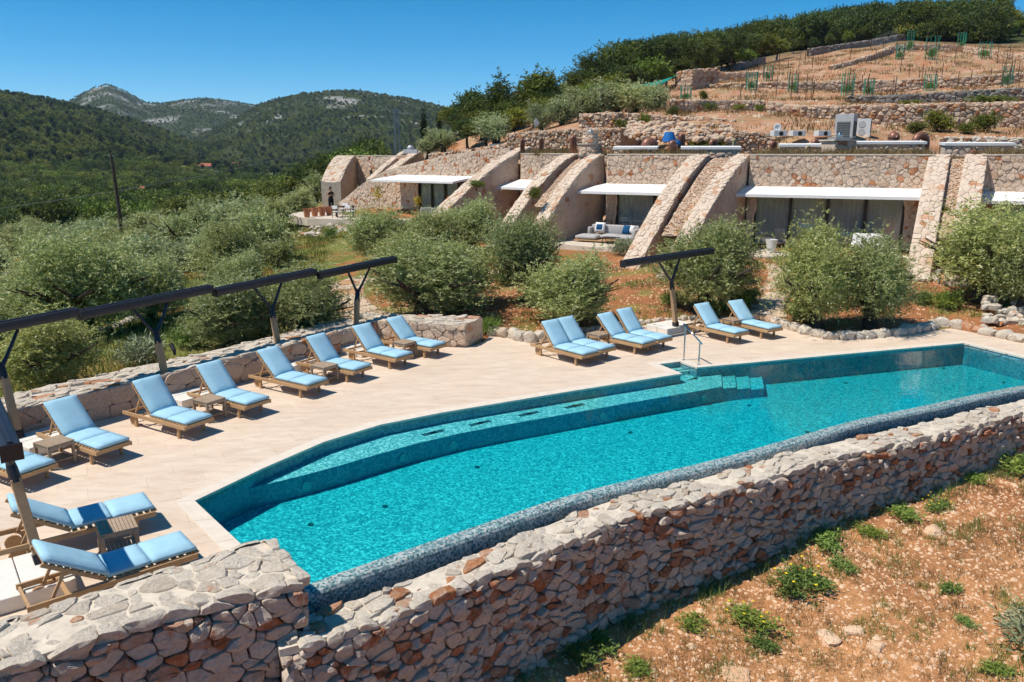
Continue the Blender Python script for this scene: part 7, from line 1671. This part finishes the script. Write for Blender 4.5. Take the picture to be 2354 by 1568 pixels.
# flagstone paths
def flag_path(name, pts, w, seed, size=0.42):
    P_ = [ground_hit(u, v) for u, v in pts]; pth = Path(smooth_path([(p.x, p.y) for p in P_], 4)); e = empty(name, (0, 0, 0)); e['kind'] = 'structure'; its = []; rng = random.Random(seed)
    left = Path(offset_strip([(p.x, p.y) for p in pth.p], w / 2, 1))
    ss = np.linspace(0, pth.L, 60); zc = height(np.array([pth.at(s)[0].x for s in ss]), np.array([pth.at(s)[0].y for s in ss]))
    def mp(s, t_): Q, N_ = pth.at(s); Q = Q + N_ * (w / 2 - t_); Q.z = float(np.interp(s, ss, zc)) + 0.05; return Q, Vector((0, 0, 1))
    lay(its, mp, pth.L, w, size, 1.2, rng, gap=0.015, proud=0.03, depth=0.12, fine=True, rough=0.2, wvar=0.8); emit(its, e, MATS['path_stone'], 150, 'flagstone', 'flagstone_fill')
    V = []
    for s in ss:
        for t_ in (0, w): q, _ = mp(s, t_); V.append((q.x, q.y, q.z - 0.005))
    link('path_bed', pydata('path_bed', V, [(2 * i, 2 * i + 1, 2 * i + 3, 2 * i + 2) for i in range(59)]), MATS['path_bed'], e)
stone_mat('path_stone', (0.62, 0.47, 0.34), (0.56, 0.41, 0.28), (0.52, 0.37, 0.25), (0.50, 0.26, 0.12), 0.9, 0.72, 0.4)
plain('path_bed', (0.40, 0.25, 0.15), 0.95, 0.05, var=0.2)
flag_path('garden_path', [(1768, 735), (1764, 705), (1785, 670), (1800, 640), (1790, 612)], 1.15, 3, 0.36)
flag_path('garden_path', [(862, 742), (815, 712), (790, 680), (805, 655), (860, 640)], 1.5, 4, 0.45)
flag_path('garden_path', [(1060, 640), (1120, 632), (1180, 628)], 0.9, 5, 0.4)
# garden lights
for u, v, lb in ((2275, 668, 'grey box garden light under the right-hand olive'), (2158, 655, 'slim grey garden light left of the right-hand olive')):
    p = ground_hit(u, v); gl_ = empty('garden_light', p, 0.3, lb, 'garden light'); MB().box((0, 0, 0.22), (0.06, 0.06, 0.44)).build('stem', MATS['galv'], gl_); MB().box((0, 0, 0.5), (0.2, 0.16, 0.16), bev=0.01).build('head', MATS['unit_grey'], gl_)
# ------------------------------------------------------------------ lattice mast, telegraph pole and wires, valley houses
p = at(914, 150, zof(352, 150)); z1 = zof(249, 150); ms = empty('lattice_mast', p, 0.4, 'grey steel lattice mast rising beyond the left villa', 'mast'); H_ = z1 - p.z
cr = [(-0.45, -0.45), (0.45, -0.45), (0.45, 0.45), (-0.45, 0.45)]
for x, y in cr: MB().bar((x, y, 0), (x * 0.7, y * 0.7, H_), 0.10).build('leg', MATS['galv'], ms)
m = MB(); n = 9
for k in range(n):
    for i in range(4):
        a_ = cr[i]; b_ = cr[(i + 1) % 4]; f0 = 1 - 0.3 * k / n; f1 = 1 - 0.3 * (k + 1) / n; z0 = H_ * k / n; z1_ = H_ * (k + 1) / n
        m.bar((a_[0] * f0, a_[1] * f0, z0), (b_[0] * f1, b_[1] * f1, z1_), 0.05); m.bar((a_[0] * f1, a_[1] * f1, z1_), (b_[0] * f1, b_[1] * f1, z1_), 0.05)
m.build('bracing', MATS['galv'], ms)
for zz_, w in ((H_ * 0.96, 2.2), (H_ * 0.82, 1.6)): MB().bar((-w / 2, 0, zz_), (w / 2, 0, zz_), 0.08).build('cross_arm', MATS['galv'], ms)
p0 = pv(279, 524, 72); p1 = pv(255, 354, 71.5); tpz = empty('telegraph_pole', p0 - Vector((0, 0, 1.0)), 0, 'leaning weathered telegraph pole in the olive grove', 'pole')
m = MB(); m.tube([(0, 0, 0), (p1 - p0) * 0.5 + Vector((0.02, 0, 1)), p1 - p0 + Vector((0, 0, 1.0))], [0.17, 0.15, 0.12], 10); m.build('pole', MATS['pole_wood'], tpz); MB().box(p1 - p0 + Vector((0, 0, 0.85)), (0.5, 0.12, 0.1)).build('bracket', MATS['galv'], tpz)
def wire(pts, label):
    P_ = [pv(*q) for q in pts]; out = []
    for i in range(len(P_) - 1):
        for k in range(8): out.append(P_[i].lerp(P_[i + 1], k / 8))
    out.append(P_[-1]); o_ = out[0]; tag(MB().tube([q - o_ for q in out], 0.02, 5).build('overhead_wire', MATS['galv'], None, o_), label, 'wire')
wire(((-60, 488, 66), (120, 462, 72), (240, 444, 78), (467, 404, 110), (640, 366, 150), (760, 335, 190)), 'overhead wire crossing the valley, the brighter lower one')
def house(u, v, w, d, h, label, rz, wall='white_plaster'):
    p = ground_hit(u, v, 90, 700); r = empty('valley_house', p, rz, label, 'house', 'houses in the valley')
    MB().box((0, 0, h / 2 - 0.5), (w, d, h + 1)).build('wall', MATS[wall], r)
    m = MB(); e = 0.4; V = [(-w / 2 - e, -d / 2 - e, h), (w / 2 + e, -d / 2 - e, h), (w / 2 + e, d / 2 + e, h), (-w / 2 - e, d / 2 + e, h), (-w / 2 - e, 0, h + d * 0.3), (w / 2 + e, 0, h + d * 0.3)]
    m.add(V, [(0, 1, 5, 4), (2, 3, 4, 5), (0, 4, 3), (1, 2, 5), (3, 2, 1, 0)]); m.build('roof', MATS['roof_tile'], r)
    for x in (-w * 0.25, w * 0.25): MB().box((x, -d / 2 - 0.02, h * 0.5), (0.9, 0.06, 1.1)).build('window', MATS['room_dark'], r)
house(158, 478, 5, 4, 3.4, 'small red-roofed house among the bright trees, left of the telegraph pole', 0.4); house(345, 474, 4, 4, 3.4, 'small red-roofed hut among the trees right of the telegraph pole', -0.2); house(540, 394, 12, 7, 4, 'low red-roofed house beside the valley road', 0.2); house(560, 396, 7, 6, 3.5, 'red-roofed outbuilding right of the road house', 0.5); house(470, 397, 9, 5, 3, 'pale walled yard building left of the valley road', 0.1, 'cap_stone')
rp = [ground_hit(515, v, 90, 900) for v in (413, 406, 400, 394)]; V = []
for q in rp: V += [(q.x - 3.0, q.y, q.z + 0.6), (q.x + 3.0, q.y, q.z + 0.6)]
tag(link('valley_road', pydata('valley_road', V, [(0, 1, 3, 2), (2, 3, 5, 4), (4, 5, 7, 6)]), MATS['road']), kind='structure')
# ------------------------------------------------------------------ foreground: pebbles, weeds, dry grass
rs = np.random.RandomState(8)
def tri_stones(name, n, xr, yr, smin, smax, mat, mask=None):
    x = rs.uniform(*xr, n); y = rs.uniform(*yr, n)
    if mask is not None: k = mask(x, y); x = x[k]; y = y[k]
    n = len(x); z = height(x, y); s = np.exp(rs.uniform(math.log(smin), math.log(smax), n)); a = rs.uniform(0, 6.28, n)
    tpl = np.array([(1, 0, 0), (-0.9, 0.3, 0.05), (0.15, 0.9, 0), (-0.1, -0.85, 0.08), (0.25, 0.1, 0.62), (-0.25, -0.1, 0.55)]); Fc = np.array([(0, 2, 4), (2, 5, 4), (2, 1, 5), (1, 3, 5), (3, 4, 5), (3, 0, 4)])
    T = tpl[None] * rs.uniform(0.65, 1.3, (n, 6, 3)) * s[:, None, None]; c, d = np.cos(a)[:, None], np.sin(a)[:, None]
    X_ = T[:, :, 0] * c - T[:, :, 1] * d + x[:, None]; Y_ = T[:, :, 0] * d + T[:, :, 1] * c + y[:, None]; Z_ = T[:, :, 2] + z[:, None] - s[:, None] * 0.12
    V = np.stack([X_, Y_, Z_], -1).reshape(-1, 3); Fq = (Fc[None] + 6 * np.arange(n)[:, None, None]).reshape(-1, 3)
    o = link(name, npmesh(name, V, Fq, {'r': np.repeat(rs.uniform(0, 0.9, n), 6)}), MATS[mat]); o['kind'] = 'stuff'; return o
stone_mat('pebble_mix', (0.74, 0.52, 0.35), (0.66, 0.40, 0.235), (0.58, 0.31, 0.155), (0.50, 0.22, 0.10), 0.88, 0.7, 0.3)
wallp = [(p[0], p[1]) for p in near_top]
fm_ = lambda x, y: (x < 0.72 * y + 0.5) & ~inside(FOOT + [], x, y) & (y < np.interp(x, [-2.3, -0.55, 0.59, 1.96, 2.88, 4.84, 6.06, 8.9, 11.6, 13.6], [8.5, 9.8, 10.75, 11.9, 12.4, 13.5, 14.3, 15.7, 17.1, 18.0]))
tri_stones('gravel', 34000, (-2, 13.5), (6.5, 18.2), 0.012, 0.05, 'pebble_mix', fm_)
tri_stones('loose_stones', 1500, (-2, 13.5), (6.5, 18.2), 0.05, 0.10, 'pebble_mix', lambda x, y: fm_(x, y) & (fbm(x, y, 3.0, 3) > -0.2))
tri_stones('gravel', 9000, (-5, 17), (22, 36), 0.015, 0.06, 'pebble_mix', lambda x, y: ~inside(FOOT, x, y))
tri_stones('hillside_stones', 9000, (3, 80), (50, 118), 0.06, 0.22, 'terrace_stone', lambda x, y: (x > 0.12 * y) & (x < 0.68 * y) & (fbm(x, y, 6.0, 3) > -0.1))
for k, (u, v, s, sz, lb) in enumerate(((1958, 1458, 0.34, 0.2, 'pale pitted boulder half buried in the middle of the red soil'), (2145, 1228, 0.42, 0.22, 'pale rust-stained boulder in the soil near the wall'), (2335, 1430, 0.5, 0.14, 'flat pale rock at the lower right edge'), (1690, 1555, 0.5, 0.12, 'flat cracked pale rock at the bottom of the picture'), (2010, 1490, 0.3, 0.2, 'small rounded stone beside the half buried boulder'), (1905, 1465, 0.4, 0.12, 'orange-stained flat rock left of the half buried boulder'))):
    p = ground_hit(u, v); V, Fc = boulder(random.Random(900 + k), (s, s * 0.8, sz), 3); me = pydata('boulder', V, Fc, False); a = me.attributes.new('r', 'FLOAT', 'POINT'); a.data.foreach_set('value', [0.1 + 0.12 * k] * len(V)); tag(link('boulder', me, MATS['pebble_mix'], None, p - Vector((0, 0, sz * 0.12)), (0, 0, k)), lb, 'boulder')
def grass_mesh(name, P, hmin, hmax, w, n_blade, spread, mat, tri=True, seed=1):
    rs_ = np.random.RandomState(seed); n = len(P) * n_blade; B = np.repeat(P, n_blade, 0) + np.concatenate([rs_.normal(size=(n, 2)) * spread, np.zeros((n, 1))], 1)
    h = rs_.uniform(hmin, hmax, n); a = rs_.uniform(0, 6.28, n); lean = rs_.uniform(0.1, 0.65, n) * h; b = rs_.uniform(0, 6.28, n)
    sx, sy = np.cos(a) * w / 2, np.sin(a) * w / 2; tip = B + np.stack([np.cos(b) * lean, np.sin(b) * lean, h], 1)
    V = np.stack([B + np.stack([sx, sy, np.zeros(n)], 1), B - np.stack([sx, sy, np.zeros(n)], 1), tip], 1).reshape(-1, 3)
    me = npmesh(name, V, np.arange(3 * n).reshape(n, 3), {'r': np.repeat(rs_.random(n), 3)}); me.materials.append(MATS[mat]); return me
def scatter_grass(name, xr, yr, n, mask, hmin, hmax, w, nb, spread, mat, seed):
    rs_ = np.random.RandomState(seed); x = rs_.uniform(*xr, n); y = rs_.uniform(*yr, n); k = mask(x, y); x, y = x[k], y[k]; P_ = np.stack([x, y, height(x, y)], 1); o = link(name, grass_mesh(name, P_, hmin, hmax, w, nb, spread, mat, seed=seed)); o['kind'] = 'stuff'
scatter_grass('dry_grass', (-2, 13.5), (6.5, 18.2), 11000, lambda x, y: fm_(x, y) & (fbm(x, y, 2.6, 3) + 0.25 * fbm(x, y, 0.7, 2) > -0.05), 0.03, 0.12, 0.008, 14, 0.06, 'dry_grass', 3)
scatter_grass('green_grass', (-2, 13.5), (6.5, 18.2), 7000, lambda x, y: fm_(x, y) & (fbm(x + 9, y, 2.1, 3) + 0.3 * fbm(x, y, 0.6, 2) > 0.30), 0.05, 0.18, 0.010, 16, 0.06, 'weed_leaf', 4)
scatter_grass('wall_foot_grass', (-1, 13.5), (8, 18.2), 5200, lambda x, y: fm_(x, y) & (seg_dist(near_top, x, y, False) < 0.25 + 0.55 * np.clip(fbm(x, y, 1.6, 3) + 0.4, 0, 1)), 0.06, 0.30, 0.010, 10, 0.05, 'weed_leaf', 14)
scatter_grass('meadow_grass', (-34, -6), (16, 62), 16000, lambda x, y: (x > -0.68 * y) & (x < -7 - np.maximum(0, (y - 24)) * 0.15) & (seg_dist(LO, x, y, False) > 0.2) & ~inside(FOOT, x, y) & (fbm(x, y, 5.0, 3) > -0.35), 0.10, 0.36, 0.03, 8, 0.22, 'green_grass', 5)
scatter_grass('garden_grass', (-5, 17), (22.5, 35), 5200, lambda x, y: ~inside(FOOT, x, y) & (fbm(x, y, 3.0, 3) > 0.28), 0.06, 0.22, 0.02, 9, 0.12, 'weed_leaf', 6)
scatter_grass('hillside_grass', (2, 95), (48, 125), 15000, lambda x, y: (x > 0.10 * y) & (x < 0.68 * y) & (fbm(x, y, 9.0, 3) > 0.05), 0.15, 0.45, 0.06, 8, 0.35, 'dry_grass', 7)
# tall dry grass on the villa roofs
RP = []
for A_, B_, N_ in ((A3, B3, N3), (A4, B4, N4), (A2, B2, N2), (A1, B1, N1)):
    for k in range(620):
        f = RQ.random(); dpt = 0.5 + 3.2 * RQ.random() ** 1.6; q = A_.lerp(B_, f) - N_ * dpt; RP.append((q.x, q.y, ZR - 0.06))
RP += [(lambda q: (q.x, q.y, ZR - 0.06))(at(RQ.uniform(1230, 1330), RQ.uniform(48, 51), ZR)) for _ in range(500)]
link('roof_grass', grass_mesh('roof_grass', np.array(RP), 0.18, 0.5, 0.03, 7, 0.14, 'dry_grass', seed=9))['kind'] = 'stuff'
# weeds that stand out singly
def weed_proto(seed, h=0.35):
    rs_ = np.random.RandomState(seed); return lobes_crown('foliage', [(0, 0, h * 0.4, 0.20, 0.20, h * 0.45), (0.12, 0.06, h * 0.35, 0.14, 0.14, h * 0.35), (-0.1, 0.1, h * 0.3, 0.13, 0.13, h * 0.3)], 110, 6, 0.13, (0.065, 0.018), rs_, 0.9, 0.2, mat='weed_leaf')
WP = [weed_proto(k) for k in range(3)]
fl = MB()
for k in range(9):
    a = k * 2.4; q = 0.1 + 0.018 * k; x, y, z = math.cos(a) * q, math.sin(a) * q, 0.34 + 0.02 * (k % 3); n0 = len(fl.V); fl.add([(x + 0.016, y, z), (x, y + 0.016, z), (x - 0.016, y, z), (x, y - 0.016, z), (x, y, z + 0.006)], [(0, 1, 4), (1, 2, 4), (2, 3, 4), (3, 0, 4)])
FLM = fl.mesh('flowers'); FLM.materials.append(MATS['flower_yellow'])
WEEDS = ((1832, 1372, 1.5, 1, 'tallest green weed clump with yellow flowers in the red soil'), (1865, 1345, 1.3, 0, 'feathery green weed behind the tallest clump'), (1720, 1445, 1.2, 1, 'green weed clump with yellow flowers left of the tallest one'), (1745, 1490, 1.0, 0, 'low weed in front of the left flowering clump'), (1598, 1455, 0.9, 0, 'small weed at the left of the red soil'), (2075, 1195, 1.2, 0, 'round green weed near the wall on the right'), (2003, 1238, 1.0, 0, 'green weed between wall and boulder'), (1905, 1255, 1.3, 0, 'pale green weed mat at the wall foot'), (1925, 1310, 1.0, 0, 'yellow-green weed below the wall foot mat'), (2150, 1170, 1.0, 1, 'weed with yellow flowers beside the wall on the right'), (2175, 1360, 0.9, 0, 'flat green weed in the middle right of the soil'), (2215, 1440, 0.6, 0, 'tiny weed at right of the half buried boulder'), (2280, 1545, 0.9, 0, 'green weed in the bottom right corner'), (2320, 1085, 1.6, 0, 'grassy green clump at the right end of the wall foot'), (2250, 1110, 1.0, 0, 'weed at the wall foot near the right edge'), (1405, 1395, 1.2, 0, 'wispy weed in the shade of the wall foot'), (1330, 1520, 1.0, 0, 'weed at the wall foot near the bottom edge'), (1640, 1330, 1.2, 0, 'dark weed growing from the wall foot'), (1380, 1490, 0.9, 0, 'weed by the wall corner in the shade'), (1620, 1290, 1.0, 0, 'tall thin weed against the wall foot'), (1465, 1545, 0.8, 0, 'weed at the bottom edge of the picture'), (2405, 1505, 1.3, 0, 'grey-green bush cut by the right edge'))
for u, v, s, f, lb in WEEDS:
    p = ground_hit(u, v); w = empty('weed', p - Vector((0, 0, 0.02)), RQ.uniform(0, 6), lb, 'weed', 'weeds in the red soil'); w.scale = (s * RQ.uniform(1.2, 1.9), s * RQ.uniform(1.1, 1.6), s * RQ.uniform(0.5, 0.85)); link('foliage', LAV[1] if 'bush cut' in lb else WP[RQ.randint(0, 2)], None, w)
    if f: link('flowers', FLM, None, w)

# ------------------------------------------------------------------ air over the valley
hb = MB(); hb.box((0, 0, 67.5), (7200, 7200, 185))
hv = hb.build('haze', None); hv['kind'] = 'stuff'
t = NT('haze_air'); pvn = t.n('ShaderNodeVolumePrincipled'); pvn.inputs['Color'].default_value = (0.62, 0.78, 1.0, 1); pvn.inputs['Density'].default_value = 0.00010; pvn.inputs['Anisotropy'].default_value = 0.0
t.l(pvn.outputs[0], t.out.inputs['Volume']); hv.data.materials.append(t.m)

# things that share a label are told apart by their order across the picture
def ordinal(n): return str(n) + ('th' if 10 <= n % 100 <= 20 else {1: 'st', 2: 'nd', 3: 'rd'}.get(n % 10, 'th'))
byl = {}
for o in COL.objects:
    if o.parent is None and 'label' in o.keys() and 'group' in o.keys() and o['group'] not in (): byl.setdefault(o['label'], []).append(o)
for lb, os_ in byl.items():
    if len(os_) > 1:
        os_.sort(key=lambda o: o.location.x / max(1.0, o.location.y))
        for i, o in enumerate(os_): o['label'] = lb + ', ' + ('leftmost' if i == 0 else 'rightmost' if i == len(os_) - 1 else ordinal(i + 1) + ' from left')
